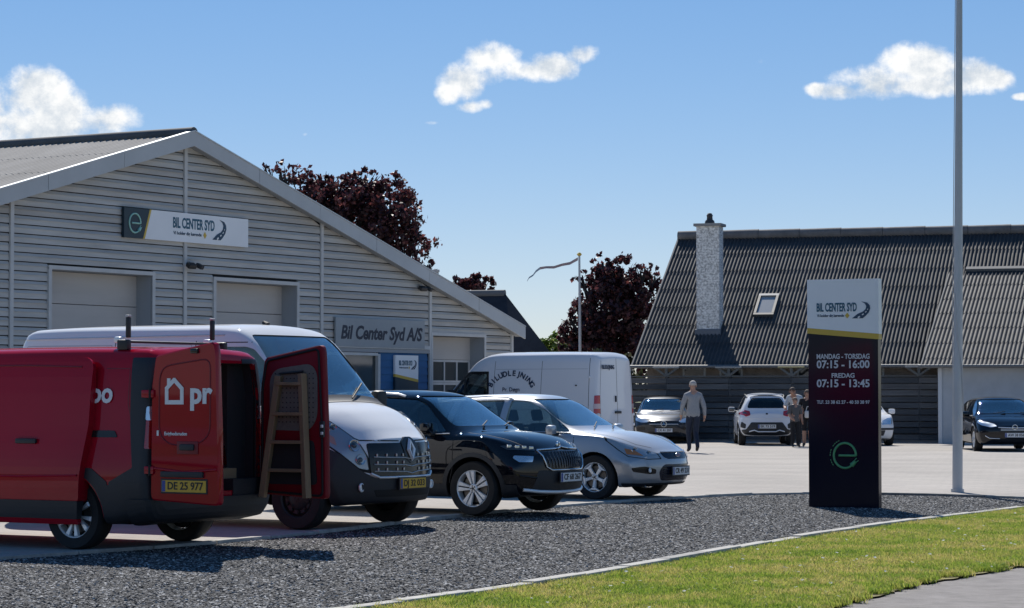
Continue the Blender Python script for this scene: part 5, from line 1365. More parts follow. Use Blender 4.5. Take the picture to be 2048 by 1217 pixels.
    v.strip('skid_trim', [(-.72, .325), (-.5, .30), (-.2, .29), (.2, .29), (.5, .30), (.72, .325)], 'f', .022, ALLOY, .004)
    plate(v.root, v.front(0, .47, .03), (0, 1, 0), (0, 0, 1), 'CF 68 267')
    # shut lines, handles, mirrors, rails
    for ax, sg in win:
        v.line([(.98, .93), (.99, .60), (.93, .40)], ax); v.line([(-.25, .96), (-.25, .42)], ax); v.line([(-1.08, 1.0), (-1.15, .80), (-1.0, .50)], ax)
        v.line([(.98, .945), (1.02, 1.03)], ax)
        for x in (-.14, -.98):
            p = v.side(x, .86, sg, .018); b = MB(); b.bbox(p, (.20, .028, .026), PAINT_BLACK, .01); b.build('door_handle', v.root, 50)
        mirror(v, .66, 1.04, sg, PAINT_BLACK)
        v.strip('window_trim', [(.90, 1.005), (0, .985), (-1.0, 1.02), (-1.6, 1.07)], ax, .008, CHROME, .004)
        pts = [v.top(x, sg * .585, h) for x, h in ((.10, .0), (0, .03), (-.3, .045), (-.8, .045), (-1.2, .03), (-1.32, 0))]
        b = MB(); b.tube(pts, .014, ALLOY, 8); b.build('roof_rail', v.root, 50)
        v.line([(1.10, sg * .70), (1.5, sg * .69), (1.85, sg * .60)], 't', .008)
        v.line([(1.15, sg * .40), (1.75, sg * .34)], 't', .004)
    for q in (-.3, .25):
        b = MB(); b.tube([v.top(1.05, q, .03), v.top(.93, q + .3, .03)], .008, GAP, 6); b.build('wiper', v.root)
    seats(v, (.05, -.85), .40, wheel_x=.48, wheel_z=.93)
    b = MB(); b.bbox((.86, 0, .93), (.36, 1.30, .12), INTERIOR, .05); b.build('dashboard', v.root, 50)
    add_wheels(v.root, WX, .885, .335, .215, .232, 'ten', ALLOY)
    v.finish(loc, rz, 'black crossover parked between the white van and the silver estate car', 'car', 'vehicles parked in the front row')
    return v
# ------------------------------------------------------------------ white panel van (facing the camera)
def build_white_van(loc, rz):
    v = Vehicle('parked_van', dict(paint=PAINT_WHITE, x=(-2.52, 2.53), nx=76, sub=6,
        zr=[(-2.52, 2.16), (-2.46, 2.24), (-2.3, 2.285), (-1, 2.31), (.3, 2.31), (.72, 2.285), (.90, 2.20), (1.2, 1.90), (1.52, 1.52), (1.66, 1.42), (1.8, 1.39), (2.1, 1.315), (2.32, 1.22), (2.47, 1.10), (2.53, 1.02)],
        d=[(-2.52, .08), (.7, .10), (1.2, .09), (1.6, .06), (2.53, .06)],
        zb=[(-2.52, 1.25), (1.3, 1.25), (1.7, 1.27), (2.1, 1.19), (2.40, 1.03), (2.53, .90)],
        wb=[(-2.52, .99), (-2.2, 1.02), (1.0, 1.01), (1.7, .97), (2.2, .90), (2.53, .84)],
        wr=[(-2.52, .83), (-2.2, .86), (.6, .85), (.9, .83), (1.6, .84), (2.1, .76), (2.53, .66)],
        wm=[(-2.52, 1.0), (-2.2, 1.035), (1.3, 1.035), (2.0, 1.02), (2.53, .98)], zm=[(-2.52, .75), (2.53, .62)],
        wl=[(-2.52, .95), (-2, .99), (2.0, .98), (2.53, .90)], zl=[(-2.52, .42), (-2, .33), (2.1, .27), (2.53, .30)],
        fx=[(.25, .08), (.38, .02), (.55, 0), (.80, .015), (1.0, .06), (1.25, .20)], rx=[(.3, .05), (.5, 0), (2.2, .05)], cf=.46, cr=.10, pf=2.3, ramp=1.1))
    v.hollow(.1, 1.55, .75)
    for ax, sg in (('r', -1), ('l', 1)):
        v.window('side_window', [(1.62, 1.36), (1.52, 1.50), (1.00, 2.00), (.90, 2.03), (.30, 2.03), (.30, 1.30), (1.4, 1.27)], ax, GLASS_CAR)
    v.window('windscreen', [(-.86, 1.44), (.86, 1.44), (.80, 1.90), (.75, 2.17), (-.75, 2.17), (-.80, 1.90)], 'f', GLASS_CAR, (.6, 1.75), .06)
    WX = (1.69, -1.49)
    arches(v, WX, .40, .36, lip=.03, lipmat=PLASTIC)
    circ = [v.pr([(x + .43 * math.cos(a), .36 + .43 * math.sin(a)) for a in np.linspace(0, 2 * math.pi, 33)[:-1]], 'y') for x in WX]
    # dark bumper with its climbing corner, grille, lamps
    BUMP = [(-1.3, .2), (1.3, .2), (1.3, .95), (.96, .92), (.84, .78), (.72, .66), (.55, .57), (-.55, .57), (-.72, .66), (-.84, .78), (-.96, .92), (-1.3, .95)]
    v.panel('bumper', BUMP, 'f', PLASTIC, .008, (1.78, 2.9), minus=circ, rcorner=.04)
    v.panel('sill_moulding', [(-2.4, .42), (1.3, .42), (1.3, .62), (-2.4, .62)], 'y', PLASTIC, .014, minus=circ)
    G = [(-.62, .955), (.62, .955), (.60, .62), (.50, .575), (-.50, .575), (-.60, .62)]
    g = v.panel('grille', G, 'f', PLASTIC_GLOSS, .010, rcorner=.04)
    for z in (.80, .72, .645):
        v.strip('grille_bar', [(-.56, z), (-.12, z - .012), (0, z - .03), (.12, z - .012), (.56, z)], 'f', .007, M('grille_metal', (.45, .46, .47), .3, .6), .018, parent=g)
        for y in (-.52, -.40, -.26, -.15, .15, .26, .40, .52):
            b = MB(); b.bbox(v.front(y, z + .018, .018), (.012, .026, .034), M('grille_metal', (.45, .46, .47), .3, .6), .004); b.build('grille_tooth', g)
    v.strip('grille_frame', [(-.60, .62), (-.50, .575), (.50, .575), (.60, .62)], 'f', .013, ALLOY, .018)
    sh = v.panel('badge_shield', [(-.15, .96), (-.06, 1.02), (.06, 1.02), (.15, .96), (.10, .78), (0, .72), (-.10, .78)], 'f', PLASTIC_GLOSS, .018, rcorner=.02)
    dm = [(0, .995), (.075, .87), (0, .745), (-.075, .87)]; di = [(0, .945), (.03, .885), (0, .795), (-.03, .86)]
    b = MB(); n = 4; f = lambda p, o: v.front(p[0], p[1], o)
    vs = [f(p, .026) for p in dm] + [f(p, .052) for p in [(q[0] * .8, .87 + (q[1] - .87) * .84) for q in dm]] + [f(p, .046) for p in di] + [f(p, .02) for p in di]
    fs = []
    for k in range(3): fs += [(k * 4 + i, k * 4 + (i + 1) % 4, k * 4 + 4 + (i + 1) % 4, k * 4 + 4 + i) for i in range(4)]
    b.add(vs, fs, ALLOY); b.build('badge', sh)
    for sg in (-1, 1):
        def at(P): return [tuple(v.front(p[0] * sg, p[1])) for p in P]
        HL = at([(.62, .66), (.64, .82), (.70, 1.0), (.80, 1.18), (.90, 1.27)]) + [tuple(v.side(x, z, sg)) for x, z in ((1.86, 1.30), (1.84, 1.16), (1.93, 1.02))] + at([(.84, .80), (.72, .68)])
        dirv = (1, sg * .62, 0)
        v.panel('headlight_seal', grown(HL, 1.12), dirv, GAP, .002, (-.5, .5), rcorner=.02)
        hb = v.panel('headlight', HL, dirv, LAMP_BASE, .004, (-.5, .5), rcorner=.02)
        v.panel('lens', HL, dirv, GLASS_LENS, .022, (-.5, .5), rcorner=.02, parent=hb)
        for (y, z, rr) in ((.74, .93, .070), (.70, .775, .062), (.83, 1.12, .05)):
            c = v.front(y * sg, z, -.002); nrm = Vector((1, sg * .5, .25)).normalized(); b = MB(); rot = nrm.to_track_quat('Z', 'Y').to_matrix()
            pr = [(rr, .012), (rr * .94, .016), (rr * .7, .004), (rr * .5, .002), (rr * .35, .018), (.001, .024)]
            b.lathe(pr[:3], CHROME, 20, 'z'); b.lathe(pr[2:], LAMP_DARK, 20, 'z'); b.v = [tuple(rot @ Vector(p) + c) for p in b.v]; b.build('lamp', hb, 50)
        am = at([(.87, 1.02), (.92, 1.10), (.93, 1.0), (.88, .93)]); v.panel('indicator', am, dirv, M('indicator_clear', (.62, .30, .22), .2, .2, 1), .009, (-.5, .5), rcorner=.01, parent=hb)
        b = MB(); c = v.front(sg * .70, .47, .010); b.lathe([(.05, 0), (.05, .012), (.038, .016), (.034, .004), (.001, .004)], ALLOY, 18, 'x', c); b.build('fog_lamp', v.root, 40)
        ax = 'r' if sg < 0 else 'l'
        v.line([(.22, 2.1), (.22, .62)], ax); v.line([(1.22, 1.2), (1.30, .95), (1.24, .62)], ax); v.line([(.22, 2.08), (.95, 2.08)], ax)
        if sg < 0:
            v.line([(-.95, 2.1), (-.95, .62)], ax); v.line([(.20, 1.30), (-2.3, 1.30)], ax, .012, PLASTIC)
        v.line([(.16, 2.06), (-.90, 2.06), (-.90, 1.42), (.16, 1.42), (.16, 2.06)], ax, .012, M('crease_white', (.5, .52, .55), .5)); v.line([(-1.0, 2.06), (-2.3, 2.06), (-2.3, 1.42), (-1.0, 1.42), (-1.0, 2.06)], ax, .012, MATS['crease_white'])  # pressed-panel creases: their shade is painted as thin strips of darker white
        mirror(v, 1.38, 1.38, sg, PLASTIC, (.13, .18, .26))
        v.strip('roof_gutter', [(.6, 2.165), (-2.35, 2.14)], ax, .012, M('gutter_white', (.6, .62, .64), .4), .0)
        b = MB(); b.bbox(v.side(.36, 1.18, sg, .02), (.22, .035, .04), PLASTIC, .012); b.build('door_handle', v.root, 50)
        b = MB(); b.bbox(v.side(1.42, 1.02, sg, .008), (.09, .014, .035), LAMP_AMBER, .006); b.build('side_repeater', v.root)
    v.line([(-.86, 1.24), (-.78, 1.06), (-.66, .985), (-.16, .975)], 'f', .014); v.line([(.86, 1.24), (.78, 1.06), (.66, .985), (.16, .975)], 'f', .014)
    v.panel('cowl', [(1.56, -.80), (1.70, -.80), (1.70, .80), (1.56, .80)], 't', PLASTIC, .006)
    for q in (-.55, .15):
        b = MB(); b.tube([v.top(1.64, q, .03), v.top(1.42, q + .5, .03)], .011, GAP, 6); b.build('wiper', v.root)
    v.panel('lower_intake', [(-.52, .36), (.52, .36), (.56, .44), (-.56, .44)], 'f', GAP, .012, rcorner=.02)
    plate(v.root, v.front(0, .505, .03), (0, 1, 0), (0, 0, 1), 'DJ 32 033', True)
    seats(v, (.55,), .80, yy=(-.55, -.1, .52), wheel_x=1.06, wheel_z=1.34, sy=.52)
    b = MB(); b.bbox((1.42, 0, 1.30), (.42, 1.70, .20), INTERIOR, .06); b.bbox((1.40, .5, 1.42), (.2, .4, .08), INTERIOR, .03); b.bbox((1.38, -.35, 1.41), (.26, .34, .02), PLATE_W, .005); b.build('dashboard', v.root, 50)
    b = MB(); b.tube([v.top(.55, 0, -.01), v.top(.50, 0, .03)], [.05, .02], GAP, 10); b.build('aerial_base', v.root, 50)
    add_wheels(v.root, WX, 1.00, .345, .225, .215, 'cover', STEEL_BLACK)
    v.finish(loc, rz, 'white panel van with yellow plate and dark bumper parked behind the red van', 'van', 'vehicles parked in the front row')
    return v

# ------------------------------------------------------------------ silver estate car
def build_silver_estate(loc, rz):
    v = Vehicle('parked_estate_car', dict(paint=PAINT_SILVER, x=(-2.23, 2.24), nx=72, sub=6,
        zr=[(-2.23, .98), (-2.15, 1.10), (-1.95, 1.36), (-1.7, 1.44), (-1, 1.485), (-.4, 1.50), (.05, 1.485), (.28, 1.43), (.62, 1.23), (.98, 1.03), (1.12, .985), (1.4, .95), (1.8, .87), (2.05, .79), (2.17, .73), (2.24, .68)],
        d=[(-2.23, .05), (-1.7, .08), (0, .09), (.4, .07), (1.0, .05), (1.2, .035), (2.24, .04)],
        zb=[(-2.23, .90), (-1.7, .96), (-1, .945), (0, .925), (.9, .90), (1.15, .90), (1.6, .86), (2.0, .74), (2.24, .60)],
        wb=[(-2.23, .72), (-1.7, .83), (-1, .865), (0, .875), (.8, .87), (1.3, .86), (1.9, .78), (2.24, .68)],
        wr=[(-2.23, .60), (-1.7, .58), (-.8, .60), (0, .61), (.3, .605), (1.0, .70), (1.2, .72), (2.24, .58)],
        wm=[(-2.23, .82), (-1.6, .91), (0, .905), (1.3, .918), (1.9, .88), (2.24, .82)], zm=[(-2.23, .64), (0, .58), (2.24, .54)],
        wl=[(-2.23, .76), (-1.5, .86), (1.4, .86), (2.24, .78)], zl=[(-2.23, .36), (-1.8, .22), (1.7, .18), (2.24, .21)],
        fx=[(.18, .10), (.30, .02), (.46, 0), (.58, .02), (.70, .08), (.85, .20)], rx=[(.3, .06), (.5, 0), (.8, .02), (1.05, .08)], cf=.42, cr=.18, pf=2.3))
    v.hollow(-1.95, .95, .48)
    for ax, sg in (('r', -1), ('l', 1)):
        v.window('side_window', [(.93, .955), (.40, 1.28), (.14, 1.39), (-.16, 1.405), (-.16, .965)], ax, GLASS_CAR)
        v.window('side_window', [(-.27, .97), (-.27, 1.405), (-1.02, 1.39), (-1.10, 1.0)], ax, GLASS_CAR)
        v.window('quarter_window', [(-1.20, 1.005), (-1.14, 1.385), (-1.70, 1.35), (-1.96, 1.06), (-1.90, 1.03)], ax, GLASS_CAR)
    v.window('windscreen', [(-.70, 1.04), (.70, 1.04), (.61, 1.30), (.55, 1.425), (-.55, 1.425), (-.61, 1.30)], 'f', GLASS_CAR, (-.05, 1.2), .05)
    v.window('rear_window', [(-.58, 1.06), (.58, 1.06), (.50, 1.36), (-.50, 1.36)], 'b', GLASS_CAR, (-2.5, -1.6), .05)
    WX = (1.36, -1.28)
    arches(v, WX, .36, .32)
    # lamps, blue-black grilles, bumper
    for sg in (-1, 1):
        def at(P): return [tuple(v.front(p[0] * sg, p[1])) for p in P]
        HL = at([(.42, .585), (.44, .665), (.62, .745), (.74, .805)]) + [tuple(v.side(x, z, sg)) for x, z in ((1.50, .885), (1.55, .83), (1.72, .71))] + at([(.80, .62), (.62, .58)])
        dirv = (1, sg * .75, 0)
        v.panel('headlight_seal', grown(HL, 1.08), dirv, GAP, .0015, (-.5, .5), rcorner=.015)
        hb = v.panel('headlight', HL, dirv, M('lamp_pale', (.50, .51, .53), .25, .3), .003, (-.5, .5), rcorner=.015)
        v.panel('lens', HL, dirv, GLASS_LENS, .016, (-.5, .5), rcorner=.015, parent=hb)
        v.panel('indicator', at([(.64, .625), (.68, .70), (.78, .73), (.80, .65)]), dirv, LAMP_AMBER, .008, (-.5, .5), rcorner=.01, parent=hb)
        for (y, z, rr) in ((.55, .655, .045), (.68, .70, .05)):
            c = v.front(y * sg, z, .0); nrm = Vector((1, sg * .5, .3)).normalized(); rot = nrm.to_track_quat('Z', 'Y').to_matrix(); b = MB()
            b.lathe([(rr, .006), (rr * .9, .010), (rr * .6, -.004)], CHROME, 18, 'z'); b.lathe([(rr * .6, -.004), (rr * .4, .004), (.001, .008)], LAMP_DARK, 18, 'z'); b.v = [tuple(rot @ Vector(p) + c) for p in b.v]; b.build('lamp', hb, 50)
        fg = v.panel('fog_lamp_recess', at([(.50, .43), (.66, .475), (.82, .455), (.80, .40), (.60, .365), (.50, .37)]), (1, sg * .45, 0), PLASTIC_GLOSS, .004, (-.4, .4), rcorner=.02)
        b = MB(); c = v.front(sg * .60, .42, .006); b.lathe([(.034, 0), (.034, .01), (.028, .014), (.001, .008)], ALLOY, 16, 'x', c); b.build('fog_lamp', fg, 40)
        ax = 'r' if sg < 0 else 'l'
        v.line([(1.02, .88), (1.03, .55), (.95, .28)], ax); v.line([(-.21, .93), (-.21, .28)], ax); v.line([(-1.14, .97), (-1.12, .72), (-.98, .50)], ax)
        v.line([(1.02, .88), (1.05, .97)], ax)
        v.panel('side_moulding', [(-1.0, .50), (.95, .50), (.95, .555), (-1.0, .555)], ax, PAINT_SILVER, .012, rcorner=.01)
        for x in (-.08, -.95):
            b = MB(); b.bbox(v.side(x, .82, sg, .018), (.20, .028, .03), PAINT_SILVER, .01); b.build('door_handle', v.root, 50)
        mirror(v, .72, .955, sg, PAINT_SILVER, (.12, .20, .14))
        v.strip('window_trim', [(.95, .935), (0, .945), (-1.0, .975), (-1.9, 1.01)], ax, .007, PLASTIC_GLOSS, .003)
        pts = [v.top(x, sg * .585, h) for x, h in ((-.15, .0), (-.25, .03), (-.6, .045), (-1.2, .045), (-1.55, .03), (-1.68, 0))]
        b = MB(); b.tube(pts, .014, ALLOY, 8); b.build('roof_rail', v.root, 50)
        v.line([(1.10, sg * .70), (1.5, sg * .68), (1.85, sg * .56), (2.02, sg * .40)], 't', .008)
        v.line([(1.15, sg * .42), (1.95, sg * .26)], 't', .004, MATS.get('crease', M('crease', (.32, .34, .37), .4)))  # bonnet crease: shade drawn as a strip of darker silver
    NAVY = M('grille_navy', (.008, .012, .03), .25)
    g = v.panel('upper_grille', [(-.38, .665), (.38, .665), (.34, .60), (.26, .575), (-.26, .575), (-.34, .60)], 'f', NAVY, .004, rcorner=.02)
    v.strip('grille_bar', [(-.36, .668), (.36, .668)], 'f', .009, PAINT_SILVER, .008, parent=g)
    b = MB(); c = v.front(0, .625, .010); b.lathe([(1, 0), (1, .008), (.85, .012), (.84, .010), (.001, .010)], CHROME, 28, 'x'); b.v = [(p[0] + c.x, p[1] * .075 + c.y, p[2] * .030 + c.z) for p in b.v]; bo = b.build('badge', g, 40)
    b = MB(); b.lathe([(1, .0122), (.001, .0124)], M('badge_blue', (.02, .05, .22), .2), 24, 'x'); b.v = [(p[0] + c.x, p[1] * .062 + c.y, p[2] * .023 + c.z) for p in b.v]; b.build('badge_field', bo)
    lg = v.panel('lower_grille', [(-.36, .50), (.36, .50), (.46, .40), (.40, .27), (-.40, .27), (-.46, .40)], 'f', NAVY, .004, rcorner=.05)
    for z in (.46, .425, .39, .355, .32):
        v.strip('grille_bar', [(-.38, z), (.38, z)], 'f', .006, M('grille_bar_dark', (.02, .022, .03), .4), .006, parent=lg)
    plate(v.root, v.front(0, .405, .03), (0, 1, 0), (0, 0, 1), 'CR 49 231')
    v.panel('splitter', [(-.9, .15), (.9, .15), (.9, .235), (-.9, .235)], 'f', PLASTIC, .005, (1.75, 2.6))
    for q in (-.35, .2):
        b = MB(); b.tube([v.top(1.06, q, .03), v.top(.90, q + .35, .03)], .008, GAP, 6); b.build('wiper', v.root)
    seats(v, (-.02, -.92), .34, wheel_x=.42, wheel_z=.86)
    b = MB(); b.bbox((.80, 0, .87), (.40, 1.34, .12), INTERIOR, .05); b.bbox((.78, -.3, .935), (.2, .3, .012), M('paper_on_dash', (.7, .72, .74), .6), .004); b.build('dashboard', v.root, 50)
    add_wheels(v.root, WX, .895, .318, .205, .215, 'five_star', ALLOY)
    v.finish(loc, rz, 'silver estate car with roof rails and amber indicators beside the black crossover', 'car', 'vehicles parked in the front row')
    return v
# ------------------------------------------------------------------ red van with its doors open
def door_slab(name, parent, poly, axis_o, along, normal, th, mat):
    """slab from a polygon (u, z): u along `along`, thickness along `normal`, rounded edges"""
    o = Vector(axis_o); a = Vector(along); n = Vector(normal)
    P = rnd(poly, .05, 4); c = np.mean(np.array(P), 0)
    def pt(p, k, inset): q = np.array(p) + (c - np.array(p)) / (np.linalg.norm(c - np.array(p)) + 1e-9) * inset; return o + a * q[0] + Vector((0, 0, q[1])) + n * k
    rows = [[pt(p, -th / 2, .012) for p in P], [pt(p, -th / 2 + .01, 0) for p in P], [pt(p, th / 2 - .012, 0) for p in P], [pt(p, th / 2, .014) for p in P]]
    mb = MB(); k = len(P); vs = sum(rows, [])
    fs = [(r * k + i, r * k + (i + 1) % k, (r + 1) * k + (i + 1) % k, (r + 1) * k + i) for r in range(3) for i in range(k)] + [tuple(range(k))[::-1], tuple(3 * k + i for i in range(k))]
    mb.add(vs, fs, mat); return mb.build(name, parent, 40)

def build_red_van(loc, rz):
    v = Vehicle('parked_van', dict(paint=PAINT_RED, x=(-2.5, 2.5), nx=72, sub=6,
        zr=[(-2.5, 1.90), (-2.44, 1.935), (-2.3, 1.955), (-1, 1.97), (.3, 1.96), (.62, 1.93), (.9, 1.80), (1.3, 1.45), (1.6, 1.2), (1.8, 1.12), (2.2, 1.02), (2.42, .90), (2.5, .80)],
        d=[(-2.5, .07), (.6, .09), (1.2, .08), (1.6, .05), (2.5, .05)],
        zb=[(-2.5, 1.05), (1.2, 1.08), (1.7, 1.02), (2.2, .90), (2.5, .70)],
        wb=[(-2.5, .935), (-2.3, .945), (1.0, .945), (1.7, .90), (2.5, .78)],
        wr=[(-2.5, .80), (-2.3, .82), (.6, .79), (1.6, .78), (2.5, .62)],
        wm=[(-2.5, .96), (-2.2, .978), (1.3, .978), (2.0, .96), (2.5, .90)], zm=[(-2.5, .68), (2.5, .62)],
        wl=[(-2.5, .91), (-2, .93), (2.0, .93), (2.5, .84)], zl=[(-2.5, .34), (-2, .27), (2.1, .22), (2.5, .26)],
        fx=[(.25, .10), (.5, 0), (.75, .02), (1.0, .16)], rx=[(.3, .04), (.5, 0), (1.9, .04)], cf=.40, cr=.07, pr=4.0))
    # cargo hold, open at the back and at the sliding door
    v.hollow(-2.44, .55, .56, wall=.055)
    v.cut(v.pr(rnd([(-.80, .55), (.80, .55), (.80, 1.50), (.74, 1.80), (-.74, 1.80), (-.80, 1.50)], .06), 'b', (-2.8, -2.35), GAP))
    v.cut(v.pr(rnd([(-.46, .55), (.60, .55), (.60, 1.74), (-.46, 1.74)], .06), 'l', (.5, 1.5), GAP))
    v.hollow(.62, 1.45, .6)
    for ax in ('r', 'l'):
        v.window('side_window', [(1.42, 1.13), (.95, 1.60), (.78, 1.70), (.70, 1.70), (.70, 1.10)], ax, GLASS_CAR)
    v.window('windscreen', [(-.78, 1.22), (.78, 1.22), (.68, 1.80), (-.68, 1.80)], 'f', GLASS_CAR, (.5, 1.75), .06)
    WX = (1.567, -1.532)
    arches(v, WX, .385, .345)
    circ = [v.pr([(x + .40 * math.cos(a), .345 + .40 * math.sin(a)) for a in np.linspace(0, 2 * math.pi, 33)[:-1]], 'y') for x in WX]
    hole = v.pr([(-.80, .58), (.80, .58), (.80, 1.50), (.74, 1.80), (-.74, 1.80), (-.80, 1.50)], 'b', (-2.8, -2.30))
    for ax, sg in (('r', -1), ('l', 1)):
        v.panel('corner_pillar', [(-2.8, .40), (-2.8, 1.845), (-2.20, 1.845), (-2.245, 1.2), (-2.30, .80), (-2.02, .66), (-2.02, .40)], ax, PLASTIC, .006, (.5, 1.4), minus=[hole] + circ, rcorner=.015)
        v.panel('bumper_corner', [(-2.8, .2), (-2.8, .66), (-2.1, .66), (-1.86, .58), (-1.86, .2)], ax, PLASTIC, .012, (.3, 1.4), minus=circ, rcorner=.015)
        v.panel('arch_trim', [(-2.0, .27), (-2.0, .66), (-1.80, .79), (-1.27, .79), (-1.08, .62), (-1.08, .27)], ax, PLASTIC, .008, (.5, 1.4), minus=circ, rcorner=.02)
        v.panel('sill_moulding', [(-1.1, .30), (1.15, .30), (1.15, .50), (-1.1, .50)], ax, PLASTIC, .012, minus=circ)
        v.panel('slide_rail', [(-2.10, 1.085), (-.3, 1.085), (-.3, 1.15), (-2.06, 1.15)], ax, PLASTIC_GLOSS, .008, rcorner=.02)
        tl = v.panel('tail_light', [(-2.8, .98), (-2.8, 1.38), (-2.43, 1.38), (-2.43, .98)], ax, LAMP_RED, .016, (.80, 1.4), rcorner=.02)
        v.panel('reversing_lamp', [(-2.8, 1.25), (-2.8, 1.38), (-2.425, 1.38), (-2.425, 1.25)], ax, LAMP_CLEAR, .020, (.80, 1.4), parent=tl)
        v.line([(-1.9, 1.74), (-2.18, 1.74), (-2.19, 1.70), (-2.2, 1.4), (-2.25, 1.25)], ax, .012, M('crease_red', (.20, .006, .014), .5))  # pressed crease lines: shade put into the colour with a darker red
        v.line([(.66, 1.78), (.66, .5)], ax)
        mirror(v, 1.22, 1.18, sg, PLASTIC, (.15, .20, .28))
        b = MB(); b.bbox(v.side(.80, 1.0, sg, .02), (.22, .03, .04), PLASTIC, .01); b.build('door_handle', v.root, 50)
    v.panel('bumper', [(-1.2, .2), (1.2, .2), (1.2, .50), (-1.2, .50)], 'b', PLASTIC, .055, (-2.9, -2.25), minus=circ, rcorner=.03)
    v.panel('front_bumper', [(-1.2, .15), (1.2, .15), (1.2, .52), (-1.2, .52)], 'f', PLASTIC, .012, (1.95, 2.9), minus=circ, rcorner=.03)
    for sg in (-1, 1):
        P = [tuple(v.front(sg * y, z)) for y, z in ((.50, .66), (.54, .76), (.80, .92), (.86, .86), (.82, .68))]
        v.panel('headlight', P, (1, sg * .6, 0), LAMP_CLEAR, .006, (-.4, .4))
    # sliding door, slid back over the rear quarter
    sd = v.panel('sliding_door', [(-1.70, .46), (-1.735, .80), (-1.80, 1.2), (-1.80, 1.78), (-1.72, 1.85), (-.60, 1.85), (-.50, 1.78), (-.46, 1.2), (-.46, .46)], 'l', PAINT_RED, .085, (.905, 1.5), rcorner=.05)
    v.panel('door_moulding', [(-1.67, .30), (-1.70, .475), (-.46, .475), (-.46, .30)], 'l', PLASTIC, .098, (.96, 1.5), parent=sd)
    v.panel('door_sill', [(-1.64, .245), (-1.66, .30), (-.46, .30), (-.46, .245)], 'l', PAINT_RED, .075, (.94, 1.5), parent=sd)
    b = MB(); b.bbox(v.side(-1.05, 1.03, 1, .105), (.26, .03, .05), PLASTIC, .014); b.build('handle', sd, 50)
    b = MB(); b.tube([v.side(-1.66, 1.74, 1, .088), v.side(-1.0, 1.755, 1, .088), v.side(-.6, 1.755, 1, .088)], .008, MATS['crease_red'], 6); b.build('swage_line', sd, 50)
    b = MB(); b.tube([v.side(-1.70, .72, 1, .088), v.side(-1.0, .70, 1, .088), v.side(-.5, .70, 1, .088)], .012, PAINT_RED, 6); b.build('swage_line', sd, 50)
    up = Vector((0, 0, 1))
    q = v.side(-1.90, 1.50, 1, .010)
    lettering('propo', v.side(-1.70, 1.50, 1, .012), (-1, 0, 0), v.side(-1.7, 1.6, 1) - v.side(-1.7, 1.4, 1), .20, INK_WHITE, v.root, bold=.03, width=.62)
    # rear doors at right angles
    LD = [(0, .50), (0, 1.55), (.05, 1.86), (.74, 1.985), (.76, 1.9), (.79, 1.2), (.80, .46)]
    ld = door_slab('rear_door', v.root, LD, (-2.50, .90, 0), (-1, 0, 0), (0, 1, 0), .085, PAINT_RED)
    def lp(u, z, k=.036): return Vector((-2.50 - u, .912 + k, z))
    b = MB(); pan = rnd([(.10, 1.12), (.10, 1.66), (.16, 1.76), (.70, 1.83), (.70, 1.12), (.55, 1.02), (.22, 1.02)], .10, 5)
    b.tube([lp(p[0], p[1], .030) for p in pan + pan[:1]], .008, MATS['crease_red'], 6, cap=False); b.build('swage_line', ld, 50)
    b = MB(); b.tube([lp(.02, .80, .030), lp(.4, .765, .032), lp(.78, .795, .030)], .014, PAINT_RED, 8); b.build('swage_line', ld, 50)
    b = MB(); b.bbox(lp(.44, 1.0, .045), (.17, .03, .06), PLASTIC, .02); b.bbox(lp(.44, .995, .034), (.25, .012, .12), MATS['crease_red'], .02); b.build('handle', ld, 50)
    b = MB(); b.bbox(lp(.38, .745, .04), (.50, .03, .055), PLASTIC, .01); b.build('plate_light', ld, 50)
    b = MB(); b.bbox(lp(.52, 1.90, .03), (.09, .05, .05), PLASTIC_GLOSS, .015); b.build('camera_pod', ld, 50)
    plate(ld, lp(.40, .635, .036), (-1, 0, 0), up, 'DE 25 977', True)
    lettering('Evighedsruden', lp(.30, 1.125), (-1, 0, 0), up, .034, INK_WHITE, ld, bold=.02)
    b = MB(); b.box(lp(.085, 1.13, .034), (.022, .004, .05), INK_WHITE); b.build('logo', ld)
    # house emblem and the letters beside it
    ho = [(.17, 1.40), (.17, 1.555), (.195, 1.58), (.195, 1.645), (.235, 1.645), (.235, 1.615), (.285, 1.66), (.39, 1.555), (.39, 1.40)]
    hi = [(.21, 1.44), (.21, 1.54), (.285, 1.61), (.35, 1.54), (.35, 1.44)]
    b = MB(); n1, n2 = len(ho), len(hi)
    bars = [((.17, 1.40), (.39, 1.44)), ((.17, 1.44), (.21, 1.555)), ((.35, 1.44), (.39, 1.555)), ((.195, 1.57), (.235, 1.645))]
    for i, (p, r_) in enumerate(bars): b.box(lp((p[0] + r_[0]) / 2, (p[1] + r_[1]) / 2, .034 + .0004 * i), (r_[0] - p[0], .004, r_[1] - p[1]), INK_WHITE)
    for i, (p, r_) in enumerate((((.18, 1.552), (.286, 1.648)), ((.38, 1.552), (.274, 1.648)))):
        d = Vector((r_[0] - p[0], 0, r_[1] - p[1])); b.box(lp((p[0] + r_[0]) / 2, (p[1] + r_[1]) / 2 - .012, .0364 + .0004 * i), (d.length, .004, .04), INK_WHITE, Matrix.Rotation(math.atan2(d.z, d.x) if d.x > 0 else math.atan2(-d.z, -d.x), 3, 'Y'))
    b.build('logo', ld)
    lettering('pr', lp(.60, 1.50), (-1, 0, 0), up, .205, INK_WHITE, ld, bold=.035, width=.26)
    for z in (1.50, .78):
        b = MB(); b.bbox((-2.47, .945, z), (.15, .035, .075), PAINT_RED, .012); b.tube([(-2.50, .955, z - .05), (-2.50, .955, z + .05)], .016, GAP, 8); b.build('hinge', ld, 50)
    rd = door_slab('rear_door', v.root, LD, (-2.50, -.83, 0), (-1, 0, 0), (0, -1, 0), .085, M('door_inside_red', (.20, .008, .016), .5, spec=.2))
    def rp_(u, z, k=.036): return Vector((-2.50 - u, -.818 + k, z))
